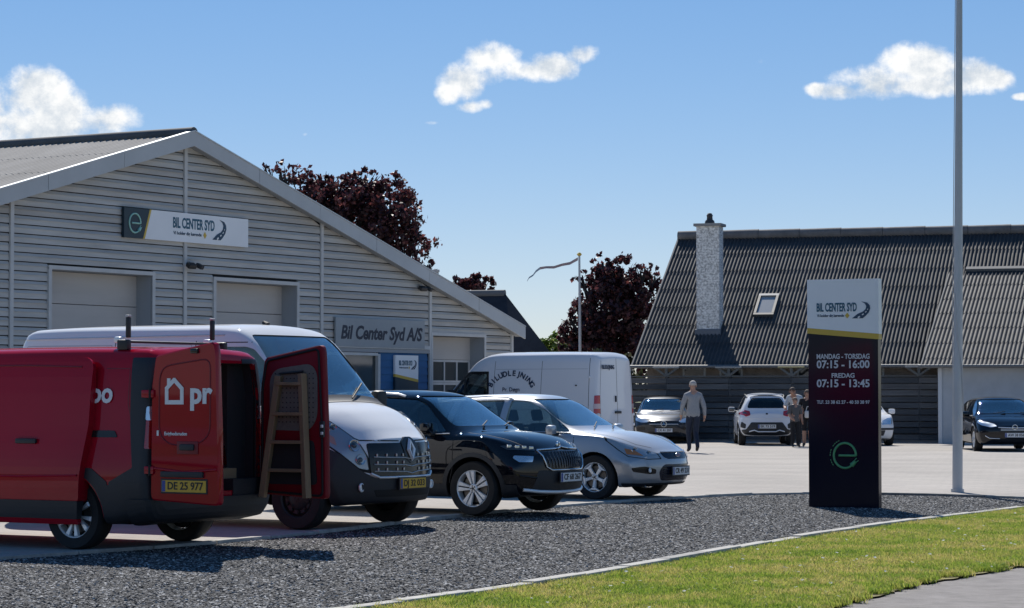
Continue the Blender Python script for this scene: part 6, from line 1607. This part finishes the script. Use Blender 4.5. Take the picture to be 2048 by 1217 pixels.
    HB = M('hardboard', (.16, .145, .125), .8, var=(14, .15))
    b = MB(); pn = rnd([(.12, 1.14), (.12, 1.66), (.20, 1.75), (.62, 1.80), (.70, 1.70), (.70, 1.26), (.60, 1.13)], .08, 4); b.prism([rp_(p[0], p[1], .030) for p in pn], (0, 0, 0), (0, .008, 0), HB); hb_ = b.build('lining_board', rd)
    b = MB()
    for i in range(11):
        for j in range(11):
            u, z = .19 + .046 * i, 1.22 + .048 * j
            if u < .66 and z < 1.72: b.box(rp_(u, z, .0385), (.012, .002, .012), GAP)
    o = b.build('perforation', hb_); o['kind'] = 'stuff'
    b = MB(); b.prism([rp_(p[0], p[1], .030) for p in rnd([(.10, .60), (.12, 1.02), (.66, 1.04), (.70, .60)], .05, 3)], (0, 0, 0), (0, .010, 0), M('door_lining_dark', (.02, .02, .022), .7)); b.build('lower_lining', rd)
    b = MB(); b.bbox(rp_(.76, 1.15, .03), (.05, .05, .16), PLASTIC, .01); b.bbox(rp_(.77, 1.18, .055), (.025, .02, .03), ALLOY, .006); b.bbox(rp_(.77, 1.11, .055), (.025, .02, .03), ALLOY, .006); b.build('door_latch', rd, 50)
    for dr, y_, nm in ((ld, .865, 1), (rd, -.785, -1)):
        b = MB(); pl = rnd([(.03, .53), (.03, 1.55), (.08, 1.83), (.71, 1.945), (.755, 1.2), (.765, .49)], .05, 3)
        b.tube([Vector((-2.50 - p[0], y_, p[1])) for p in pl + pl[:1]], .013, GAP, 6, cap=False); b.build('door_seal', dr, 50)
    # hold: floor, side lining, rubber frame of the opening
    fr = [(-.815, .56), (-.815, 1.50), (-.75, 1.81), (.75, 1.81), (.815, 1.50), (.815, .56)]
    b = MB(); b.tube([(-2.42, y, z) for y, z in fr], .022, GAP, 8); b.build('door_seal', v.root, 50)
    # roof bar with its end stops
    for x in (-2.02,):
        b = MB(); zt = 2.03
        b.bbox((x, 0, zt - .03), (.05, 1.56, .024), STEEL_BLACK, .008)
        for sg in (-1, 1):
            b.bbox((x, sg * .76, 1.97), (.13, .07, .10), STEEL_BLACK, .02); b.bbox((x + .03, sg * .66, zt + .11), (.035, .05, .20), STEEL_BLACK, .012); b.bbox((x + .03, sg * .66, zt + .22), (.04, .055, .02), M('cap_grey', (.5, .5, .5), .5), .006)
            b.bbox((x + .12, sg * .70, zt - .01), (.08, .05, .06), ALLOY, .015)
        b.build('roof_bar', v.root, 50)
    b = MB(); b.bbox((0, -1.0 * .0, .30), (4.2, 1.5, .10), GAP, .02); b.build('underbody', v.root)
    b = MB(); b.bbox((.60, 0, 1.15), (.04, 1.66, 1.18), M('bulkhead', (.20, .19, .18), .8), .01); b.build('bulkhead', v.root)
    b = MB(); b.bbox((1.35, 0, 1.0), (.3, 1.4, .14), INTERIOR, .05); b.build('dashboard', v.root, 50)
    seats(v, (.98,), .62, yy=(-.45, .45))
    add_wheels(v.root, WX, .915, .335, .215, .228, 'five_y', ALLOY)
    v.finish(loc, rz, 'red work van with both rear doors and its sliding door open', 'van', 'vehicles parked in the front row')
    # ladder carried on the inside of the open door (a thing of its own)
    rt = Matrix.Translation(loc) @ Matrix.Rotation(rz, 4, 'Z')
    lad = empty('wooden_ladder'); lad.matrix_world = rt
    WOOD = M('ladder_wood', (.27, .18, .105), .65, var=(7, .22), stretch=(1, 1, .12))
    def L(u, z, k): return Vector((-2.50 - u, -.82 + k, z))
    for (u0, u1) in ((.08, .26), (.62, .54)):
        b = MB(); a, c = L(u0, .47, .10), L(u1, 1.70 if u0 > .5 else 1.68, .075); d = (c - a); rot = d.to_track_quat('Z', 'Y').to_matrix()
        b.bbox((a + c) / 2, (.07, .065, d.length), WOOD, .006, rot); b.build('ladder_stile', lad)
    for k, z in enumerate((.74, 1.02, 1.30, 1.60)):
        t_ = (z - .47) / 1.22; ua, ub = .08 + .18 * t_, .62 - .08 * t_
        b = MB(); b.bbox(L((ua + ub) / 2, z, .088), (ub - ua, .07, .034), WOOD, .005); b.build('ladder_rung', lad)
    b = MB(); b.tube([L(.26, 1.70, .06), L(.54, 1.72, .06)], .012, STEEL_BLACK, 8); b.build('ladder_hinge', lad, 50)
    tag(lad, 'worn wooden stepladder strapped inside the open rear door of the red van', 'ladder')
    # boxes in the hold
    def crate(nm, c, size, m, label, cat):
        o = MB(); o.bbox(c, size, m, .01); ob = o.build(nm); ob.matrix_world = rt; tag(ob, label, cat); return ob
    o = crate('storage_box', (-2.1, .18, .69), (.4, .26, .24), M('box_pale', (.45, .50, .56), .6), 'pale storage box on the floor of the red van hold', 'box')
    b = MB(); b.bbox((-2.1, .18, .82), (.42, .28, .025), M('box_lid_blue', (.06, .10, .25), .5), .008); b.build('lid', o)
    o = crate('tool_case', (-2.0, -.25, .71), (.4, .3, .28), M('case_dark', (.05, .05, .06), .6), 'dark tool case on the floor of the red van hold', 'tool case')
    b = MB(); b.tube([(-2.0, -.32, .86), (-2.0, -.30, .90), (-2.0, -.20, .90), (-2.0, -.18, .86)], .012, ALLOY, 6); b.build('handle', o, 50)
    o = crate('cardboard_box', (-2.22, -.45, .66), (.26, .30, .20), M('cardboard', (.30, .21, .12), .9), 'brown cardboard box at the back edge of the red van hold', 'box')
    b = MB(); b.box((-2.22, -.45, .762), (.262, .05, .003), M('parcel_tape', (.42, .33, .2), .4)); b.build('tape', o)
    rk = empty('shelf_rack'); rk.matrix_world = rt
    for z in (.60, .95, 1.3, 1.62):
        b = MB(); b.bbox((-1.2, -.68, z), (2.0, .30, .025), M('shelf_ply', (.22, .15, .09), .7, var=(5, .2)), .004); b.build('shelf_board', rk)
    for x in (-2.18, -1.2, -.22):
        b = MB(); b.bbox((x, -.82, 1.10), (.03, .03, 1.08), ALLOY, .004); b.build('shelf_post', rk)
    tag(rk, 'plywood shelf rack along the inner wall of the red van', 'shelf')
    for i, (x, z, sx, sz, cc) in enumerate(((-2.05, 1.06, .18, .18, (.5, .5, .5)), (-1.8, 1.04, .22, .14, (.35, .07, .06)), (-2.08, 1.40, .16, .16, (.42, .44, .47)))):
        lab = ('small grey box on the middle shelf of the red van', 'small red box on the middle shelf of the red van', 'small pale box on the upper shelf of the red van')[i]
        crate('parts_box', (x, -.68, z), (sx, .22, sz), M('parts_box_%s' % ('grey', 'red', 'pale')[i], cc, .6), lab, 'box')
    return v

# ------------------------------------------------------------------ white high van with rental lettering
def build_rental_van(loc, rz):
    v = Vehicle('parked_van', dict(paint=PAINT_PEARL, x=(-2.62, 2.62), nx=60, sub=5,
        zr=[(-2.62, 2.40), (-2.56, 2.47), (-2.4, 2.51), (-1, 2.53), (.2, 2.53), (.55, 2.50), (.85, 2.38), (1.25, 2.0), (1.7, 1.55), (1.85, 1.40), (2.0, 1.33), (2.3, 1.20), (2.52, 1.02), (2.62, .90)],
        d=[(-2.62, .10), (.5, .12), (1.2, .10), (1.7, .06), (2.62, .06)],
        zb=[(-2.62, 1.2), (1.2, 1.2), (1.8, 1.15), (2.3, 1.0), (2.62, .75)],
        wb=[(-2.62, .94), (-2.3, .97), (1.0, .97), (1.8, .93), (2.62, .82)],
        wr=[(-2.62, .78), (-2.3, .82), (.5, .80), (1.7, .80), (2.62, .62)],
        wm=[(-2.62, .96), (-2.3, .99), (1.3, .99), (2.62, .93)], zm=[(-2.62, .75), (2.62, .68)],
        wl=[(-2.62, .92), (-2, .95), (2.0, .95), (2.62, .86)], zl=[(-2.62, .42), (-2, .33), (2.1, .28), (2.62, .32)],
        fx=[(.3, .06), (.5, 0), (.9, .05), (1.2, .2)], rx=[(.3, .04), (.5, 0), (2.3, .05)], cf=.42, cr=.07, pr=4))
    v.hollow(.15, 1.7, .8)
    for ax in ('l', 'r'):
        _, pp = v.window('side_window', [(1.56, 1.44), (1.12, 1.95), (1.02, 1.99), (.55, 1.99), (.50, 1.36), (1.45, 1.31)], ax, GLASS_CAR)
        v.panel('window_trim', [(1.68, 1.42), (1.18, 2.01), (1.04, 2.05), (.49, 2.05), (.44, 1.30), (1.52, 1.25)], ax, PLASTIC_GLOSS, .004, minus=pp)
        b = MB(); b.bbox(v.side(1.18, 1.62, -1 if ax == 'r' else 1, -.01), (.035, .03, .62), PLASTIC, .006); b.build('window_bar', v.root)
    v.window('windscreen', [(-.82, 1.45), (.82, 1.45), (.74, 2.25), (-.74, 2.25)], 'f', GLASS_CAR, (.5, 2.0), .06)
    WX = (1.63, -1.62)
    arches(v, WX, .40, .36)
    circ = [v.pr([(x + .42 * math.cos(a), .36 + .42 * math.sin(a)) for a in np.linspace(0, 2 * math.pi, 33)[:-1]], 'y') for x in WX]
    v.panel('front_bumper', [(-1.2, .2), (1.2, .2), (1.2, .68), (-1.2, .68)], 'f', PLASTIC, .01, (2.1, 2.95), minus=circ)
    v.panel('bumper', [(-1.2, .2), (1.2, .2), (1.2, .55), (-1.2, .55)], 'b', PLASTIC, .03, (-2.95, -2.40))
    for ax, sg in (('r', -1), ('l', 1)):
        tl = v.panel('tail_light', [(-2.9, 1.02), (-2.9, 1.46), (-2.50, 1.46), (-2.50, 1.02)], ax, LAMP_RED, .012, (.82, 1.4))
        v.panel('reversing_lamp', [(-2.9, 1.14), (-2.9, 1.26), (-2.49, 1.26), (-2.49, 1.14)], ax, M('lamp_pink', (.62, .45, .45), .2, coat=1), .016, (.82, 1.4), parent=tl)
        v.line([(.32, 2.30), (.32, .6)], ax, .010); v.line([(-1.02, 2.30), (-1.02, .6)], ax, .010); v.line([(-2.34, 2.36), (-2.36, .6)], ax, .012)
        v.line([(.30, 2.1), (-2.3, 2.1)], ax, .010, M('crease_pearl', (.40, .43, .48), .5)); v.line([(.30, 1.12), (-2.3, 1.12)], ax, .014, MATS['crease_pearl'])  # body-side creases, shaded by painted strips of darker pearl
        v.strip('side_moulding', [(1.1, .72), (-1.1, .72)], ax, .03, PLASTIC, .004)
        mirror(v, 1.46, 1.40, sg, PLASTIC, (.14, .20, .34))
        b = MB(); b.bbox(v.side(.48, 1.16, sg, .02), (.22, .03, .04), PLASTIC, .01); b.build('door_handle', v.root, 50)
        P = [tuple(v.front(sg * y, z)) for y, z in ((.50, .82), (.55, .92), (.82, 1.14), (.88, 1.05), (.82, .84))]
        v.panel('headlight', P, (1, sg * .6, 0), LAMP_CLEAR, .006, (-.4, .4))
        v.line([(sg * .72, 2.3), (sg * .80, 1.5), (sg * .80, .58)], 'b', .010)
    v.line([(0, 2.36), (0, .58)], 'b', .014)
    v.strip('grab_handle', [(.10, 1.30), (.10, 1.45)], 'b', .02, PLASTIC, .02)
    b = MB(); b.bbox(v.rear(0.0, 1.05, .02), (.03, .30, .06), PLASTIC, .01); b.build('rear_handle', v.root, 50)
    for sg in (-1, 1):
        for z in (1.9, 1.0, .75):
            b = MB(); b.bbox(v.rear(sg * .90, z, .01), (.03, .08, .06), PAINT_PEARL, .01); b.build('hinge', v.root, 50)
    b = MB(); b.bbox(v.side(-2.0, 1.70, 1, .012), (.04, .02, .03), GAP, .004); b.build('side_marker', v.root)
    # lettering: an arc of capitals, two lines below, and a line on the rear corner
    cx, cz, rad = -.18, 1.60, .66; word = 'BILUDLEJNING'
    for i, ch in enumerate(word):
        a = R(152 - 124 * i / (len(word) - 1)); p = v.side(cx - rad * math.cos(a), cz + .78 * rad * math.sin(a) - .12, 1, .012)
        lettering(ch, p, (-math.sin(a), 0, -math.cos(a)), (-math.cos(a), 0, math.sin(a)), .135, INK_NAVY, v.root, bold=.03)
    lettering('Pr. Døgn', v.side(cx, 1.60, 1, .012), (-1, 0, 0), (0, 0, 1), .10, INK_NAVY, v.root, bold=.01)
    lettering('695,-', v.side(cx, 1.41, 1, .012), (-1, 0, 0), (0, 0, 1), .09, INK_NAVY, v.root, bold=.01)
    lettering('BILUDLEJNING', v.rear(.42, 2.14, .012), (0, -1, 0), (0.05, 0, 1), .10, INK_NAVY, v.root, bold=.03, width=.62)
    seats(v, (.75,), .85, yy=(-.5, .5), wheel_x=1.25, wheel_z=1.38, sy=.5)
    b = MB(); b.bbox((1.55, 0, 1.22), (.36, 1.6, .2), INTERIOR, .06); b.build('dashboard', v.root, 50)
    add_wheels(v.root, WX, .955, .345, .225, .215, 'cover', STEEL_BLACK)
    v.finish(loc, rz, 'white rental van with arched blue lettering parked beyond the silver car', 'van')
    return v

# ------------------------------------------------------------------ small cars along the fence
def build_small_car(name, paint, L, W, H, loc, rz, label, group, face, tail=None, text='BN 33 415', clad=False, glassm=None, rim=ALLOY):
    sx, sy, sz = L / 4.24, W / 1.79, H / 1.50
    def X(p): return [(a * sx, b * sz) for a, b in p]
    def Y(p): return [(a * sx, b * sy) for a, b in p]
    h = .04 if clad else 0
    v = Vehicle(name, dict(paint=paint, x=(-2.12 * sx, 2.12 * sx), nx=48, sub=4,
        zr=X([(-2.12, .93), (-2.05, 1.05), (-1.86, 1.30), (-1.6, 1.42), (-.9, 1.485), (-.3, 1.50), (.15, 1.48), (.36, 1.42), (.68, 1.22), (1.0, 1.03), (1.14, .985), (1.5, .945), (1.85, .87), (2.04, .79), (2.12, .72)]),
        d=X([(-2.12, .05), (-1.5, .09), (0, .09), (.5, .07), (1.0, .05), (1.2, .035), (2.12, .05)]),
        zb=X([(-2.12, .86), (-1.7, .96), (-1, .94), (0, .92), (.9, .90), (1.15, .91), (1.6, .87), (2.0, .75), (2.12, .63)]),
        wb=Y([(-2.12, .72), (-1.7, .81), (-1, .85), (0, .86), (.8, .855), (1.3, .85), (1.9, .78), (2.12, .70)]),
        wr=Y([(-2.12, .60), (-1.6, .58), (-.8, .60), (0, .61), (.4, .605), (1.0, .70), (1.2, .72), (2.12, .60)]),
        wm=Y([(-2.12, .83), (-1.6, .895), (0, .885), (1.3, .897), (1.9, .86), (2.12, .82)]), zm=X([(-2.12, .62), (2.12, .56)]),
        wl=Y([(-2.12, .76), (-1.5, .85), (1.4, .85), (2.12, .78)]), zl=X([(-2.12, .34 + h), (-1.8, .22 + h), (1.7, .19 + h), (2.12, .23 + h)]),
        fx=[(.2, .10), (.32, .03), (.5, 0), (.64, .02), (.75, .07), (.9, .18)], rx=[(.3, .06), (.5, 0), (.8, .03), (1.05, .10)], cf=.34, cr=.20))
    def S(p): return [(a * sx, b * sz) for a, b in p]
    def Fp(p): return [(a * sy, b * sz) for a, b in p]
    v.hollow(-1.8 * sx, .95 * sx, .48)
    for ax in ('r', 'l'):
        v.window('side_window', S([(.86, .975), (.44, 1.29), (.22, 1.39), (-.20, 1.405), (-.20, .965)]), ax, GLASS_CAR)
        v.window('side_window', S([(-.30, .97), (-.30, 1.405), (-1.05, 1.375), (-1.35, 1.22), (-1.42, 1.03)]), ax, GLASS_DARK)
    v.window('windscreen', Fp([(-.68, 1.055), (.68, 1.055), (.60, 1.31), (.545, 1.425), (-.545, 1.425), (-.60, 1.31)]), 'f', GLASS_CAR, (.0, 1.3 * sx), .05)
    v.window('rear_window', Fp([(-.62, 1.06), (.62, 1.06), (.56, 1.22), (.46, 1.35), (-.46, 1.35), (-.56, 1.22)]), 'b', GLASS_DARK, (-2.4 * sx, -1.4 * sx), .06)
    WX = (1.28 * sx, -1.34 * sx); r = .315
    arches(v, WX, r + .045, r, lip=.05 if clad else 0, lipmat=PLASTIC)
    for ax, sg in (('r', -1), ('l', 1)):
        v.line(S([(1.0, .88), (1.0, .55), (.93, .30)]), ax); v.line(S([(-.25, .93), (-.25, .30)]), ax)
        for x in (-.12, -.98):
            b = MB(); b.bbox(v.side(x * sx, .82 * sz, sg, .018), (.18, .028, .026), paint, .01); b.build('door_handle', v.root, 50)
        mirror(v, .68 * sx, .98 * sz, sg, paint)
        def at(P): return [tuple(v.front(p[0] * sg * sy, p[1] * sz)) for p in P]
        dirv = (1, sg * .6, 0)
        if face == 'star':
            hb = v.panel('headlight', at([(.46, .70), (.50, .76), (.72, .82), (.83, .82), (.84, .74), (.68, .67), (.50, .665)]), dirv, LAMP_CLEAR, .006, (-.4, .4), rcorner=.02)
            v.panel('side_intake', at([(.55, .44), (.58, .54), (.82, .52), (.80, .38)]), dirv, PLASTIC_GLOSS, .004, (-.4, .4))
        elif face == 'bar':
            hb = v.panel('headlight', at([(.42, .69), (.48, .76), (.70, .83), (.82, .86), (.84, .80), (.76, .72), (.56, .665)]), dirv, LAMP_CLEAR, .006, (-.4, .4), rcorner=.02)
            v.strip('chrome_strip', [(sg * .36 * sy, .36 * sz), (sg * .60 * sy, .37 * sz), (sg * .70 * sy, .44 * sz)], 'f', .012, CHROME, .006)
        else:
            hb = v.panel('headlight', at([(.44, .62), (.46, .74), (.66, .82), (.80, .84), (.83, .76), (.78, .64)]), dirv, LAMP_CLEAR, .006, (-.4, .4), rcorner=.03)
        def atb(P): return [tuple(v.rear(p[0] * sg * sy, p[1] * sz)) for p in P]
        dv = (-1, sg * .5, 0)
        if tail == 'y':
            tl = v.panel('tail_light', atb([(.52, .86), (.54, .98), (.70, 1.01), (.84, .98), (.86, .90), (.72, .86), (.66, .82)]), dv, LAMP_RED, .010, (-.4, .4), rcorner=.02)
            v.panel('lamp_centre', atb([(.62, .90), (.64, .95), (.76, .95), (.74, .90)]), dv, LAMP_DARK, .014, (-.4, .4), parent=tl)
            v.panel('bumper_vent', atb([(.68, .48), (.66, .60), (.80, .68), (.83, .52)]), dv, PLASTIC, .006, (-.4, .4), rcorner=.03)
        else:
            v.panel('tail_light', atb([(.56, .76), (.56, .96), (.80, 1.0), (.84, .78)]), dv, LAMP_RED, .008, (-.4, .4), rcorner=.03)
    if face == 'star':
        g = v.panel('grille', Fp([(-.46, .73), (.46, .73), (.38, .53), (.28, .50), (-.28, .50), (-.38, .53)]), 'f', PLASTIC_GLOSS, .006, rcorner=.03)
        v.strip('grille_bar', Fp([(-.43, .615), (.43, .615)]), 'f', .012, CHROME, .012, parent=g)
        b = MB(); c = v.front(0, .615 * sz, .02); b.tube([c + Vector((.004, .085 * math.cos(a), .085 * math.sin(a))) for a in np.linspace(0, 2 * math.pi, 29)], .009, CHROME, 6, cap=False)
        for k in range(3):
            a = math.pi / 2 + k * 2 * math.pi / 3; b.tube([c + Vector((.006, 0, 0)), c + Vector((.004, .08 * math.cos(a), .08 * math.sin(a)))], [.014, .004], CHROME, 6)
        b.build('badge', g, 50)
        v.panel('lower_intake', Fp([(-.50, .29), (.50, .29), (.46, .38), (-.46, .38)]), 'f', PLASTIC_GLOSS, .004)
        pz = .43
    elif face == 'bar':
        g = v.panel('grille', Fp([(-.42, .70), (.42, .70), (.36, .55), (-.36, .55)]), 'f', PLASTIC_GLOSS, .006, rcorner=.04)
        v.strip('grille_bar', Fp([(-.40, .665), (-.1, .655), (.1, .655), (.40, .665)]), 'f', .014, CHROME, .012, parent=g)
        for z in (.62, .59): v.strip('grille_bar', Fp([(-.34, z), (.34, z)]), 'f', .007, ALLOY, .010, parent=g)
        b = MB(); c = v.front(0, .665 * sz, .02); b.tube([c + Vector((.006, .062 * math.cos(a), .062 * math.sin(a))) for a in np.linspace(0, 2 * math.pi, 25)], .009, CHROME, 6, cap=False)
        b.tube([c + Vector((.006, -.06, .008)), c + Vector((.008, 0, .006)), c + Vector((.008, 0, -.006)), c + Vector((.006, .06, -.008))], .006, CHROME, 6); b.build('badge', g, 50)
        v.panel('lower_intake', Fp([(-.44, .27), (.44, .27), (.50, .36), (-.50, .36)]), 'f', PLASTIC_GLOSS, .004)
        pz = .46
    else:
        g = v.panel('grille', Fp([(-.34, .66), (.34, .66), (.30, .58), (-.30, .58)]), 'f', PLASTIC_GLOSS, .005)
        v.panel('lower_intake', Fp([(-.50, .30), (.50, .30), (.56, .46), (-.56, .46)]), 'f', PLASTIC, .004); pz = .50
        v.panel('bumper_strip', Fp([(-1.1, .47), (1.1, .47), (1.1, .53), (-1.1, .53)]), 'f', PLASTIC, .010, (1.5 * sx, 2.6))
    plate(v.root, v.front(0, pz * sz, .03), (0, 1, 0), (0, 0, 1), text)
    if tail == 'y':
        v.panel('rear_bumper', Fp([(-1.1, .2), (1.1, .2), (1.1, .40), (.66, .46), (.50, .66), (-.50, .66), (-.66, .46), (-1.1, .40)]), 'b', PLASTIC, .010, (-2.4, -1.66), rcorner=.03)
        v.strip('skid_trim', Fp([(-.56, .40), (-.40, .44), (-.28, .40), (.28, .40), (.40, .44), (.56, .40)]), 'b', .018, ALLOY, .016)
        plate(v.root, v.rear(0, .54 * sz, .03), (0, -1, 0), (0, 0, 1), text)
        v.strip('tailgate_crease', Fp([(-.78, .78), (.78, .78)]), 'b', .010, paint, .0)
        b = MB(); b.bbox(v.rear(0, .90 * sz, .012), (.012, .06, .045), PLASTIC, .01); b.build('badge', v.root)
        b = MB(); b.bbox(v.top(-1.55 * sx, 0, .03), (.24, 1.06 * sy, .03), paint, .012); b.build('roof_spoiler', v.root, 50)
        for sg in (-1, 1):
            b = MB(); b.tube([v.top(x * sx, sg * .585 * sy, hh) for x, hh in ((0, 0), (-.15, .035), (-.9, .04), (-1.25, .03), (-1.35, 0))], .016, PLASTIC, 8); b.build('roof_rail', v.root, 50)
    else:
        v.panel('rear_bumper', Fp([(-1.1, .2), (1.1, .2), (1.1, .36), (-1.1, .36)]), 'b', PLASTIC, .006, (-2.4, -1.66))
        plate(v.root, v.rear(0, .62 * sz, .03), (0, -1, 0), (0, 0, 1), text)
    for q in (-.35, .2):
        b = MB(); b.tube([v.top(1.06 * sx, q, .03), v.top(.92 * sx, q + .35, .03)], .008, GAP, 6); b.build('wiper', v.root)
    seats(v, (.0, -.9), .34, wheel_x=.44, wheel_z=.87)
    b = MB(); b.bbox((.80 * sx, 0, .87 * sz), (.36, 1.30 * sy, .12), INTERIOR, .05); b.bbox((.80 * sx, -.2, .94 * sz), (.2, .3, .012), PLATE_W, .004); b.build('dashboard', v.root, 50)
    add_wheels(v.root, WX, .875 * sy, r, .20, .21, 'five_y', rim)
    v.finish(loc, rz, label, 'car', group)
    return v
# ------------------------------------------------------------------ put it all in place
def place(point, local, rz):
    """location so that the local point lands on the given ground point"""
    p = Matrix.Rotation(rz, 3, 'Z') @ Vector(local); return (point.x - p.x, point.y - p.y, 0)

build_workshop(); build_wall_signs(); build_house(); build_fence(); build_far_building(); build_pylon(); build_flagpoles(); build_trees(); build_hedge()

HEAD = math.atan2(H_AX.y, H_AX.x)
build_red_van(place(G(160, 1098), (-1.532, .83, 0), HEAD + math.pi), HEAD + math.pi)
build_white_van(place(G(600, 1059), (1.69, -.93, 0), HEAD), HEAD)
build_black_crossover(place(G(950, 1031), (1.27, -.82, 0), HEAD), HEAD)
build_silver_estate(place(G(1192, 999), (1.36, -.83, 0), HEAD), HEAD)
rv = HEAD + math.pi
build_rental_van(place(Vector(((1195 - 1024) * 60 / FPX, 60.0, 0)), (-2.6, .95, 0), rv), rv)
FG = 'cars parked along the fence'
build_small_car('parked_car', PAINT_DARKGREY, 4.3, 1.80, 1.42, (at(1326, 0, 77.6).x, 77.6, 0), R(-90 - 3), 'dark grey car with a star emblem facing out from the fence', FG, 'star', text='CX 41 207')
build_small_car('parked_car', PAINT_PEARL, 3.73, 1.62, 1.53, (at(1525, 0, 74.4).x, 74.4, 0), R(90 - 2), 'small white crossover seen from behind, next to the group of people', FG, 'plain', 'y', text='EK 73 519', clad=True)
build_small_car('parked_car', PAINT_WHITE, 4.0, 1.70, 1.46, (at(1713, 0, 74.0).x, 74.0, 0), R(-90 + 1), 'white car mostly hidden behind the tall totem sign', FG, 'plain', text='BX 27 904')
build_small_car('parked_car', PAINT_BLACK, 4.75, 1.86, 1.42, (at(1996, 0, 67.0).x, 67.0, 0), R(-90 - 1), 'black saloon with a chrome grille bar parked before the white wing wall', FG, 'bar', text='AW 38 056')
build_people()
bpy.data.scenes.remove(TMP)
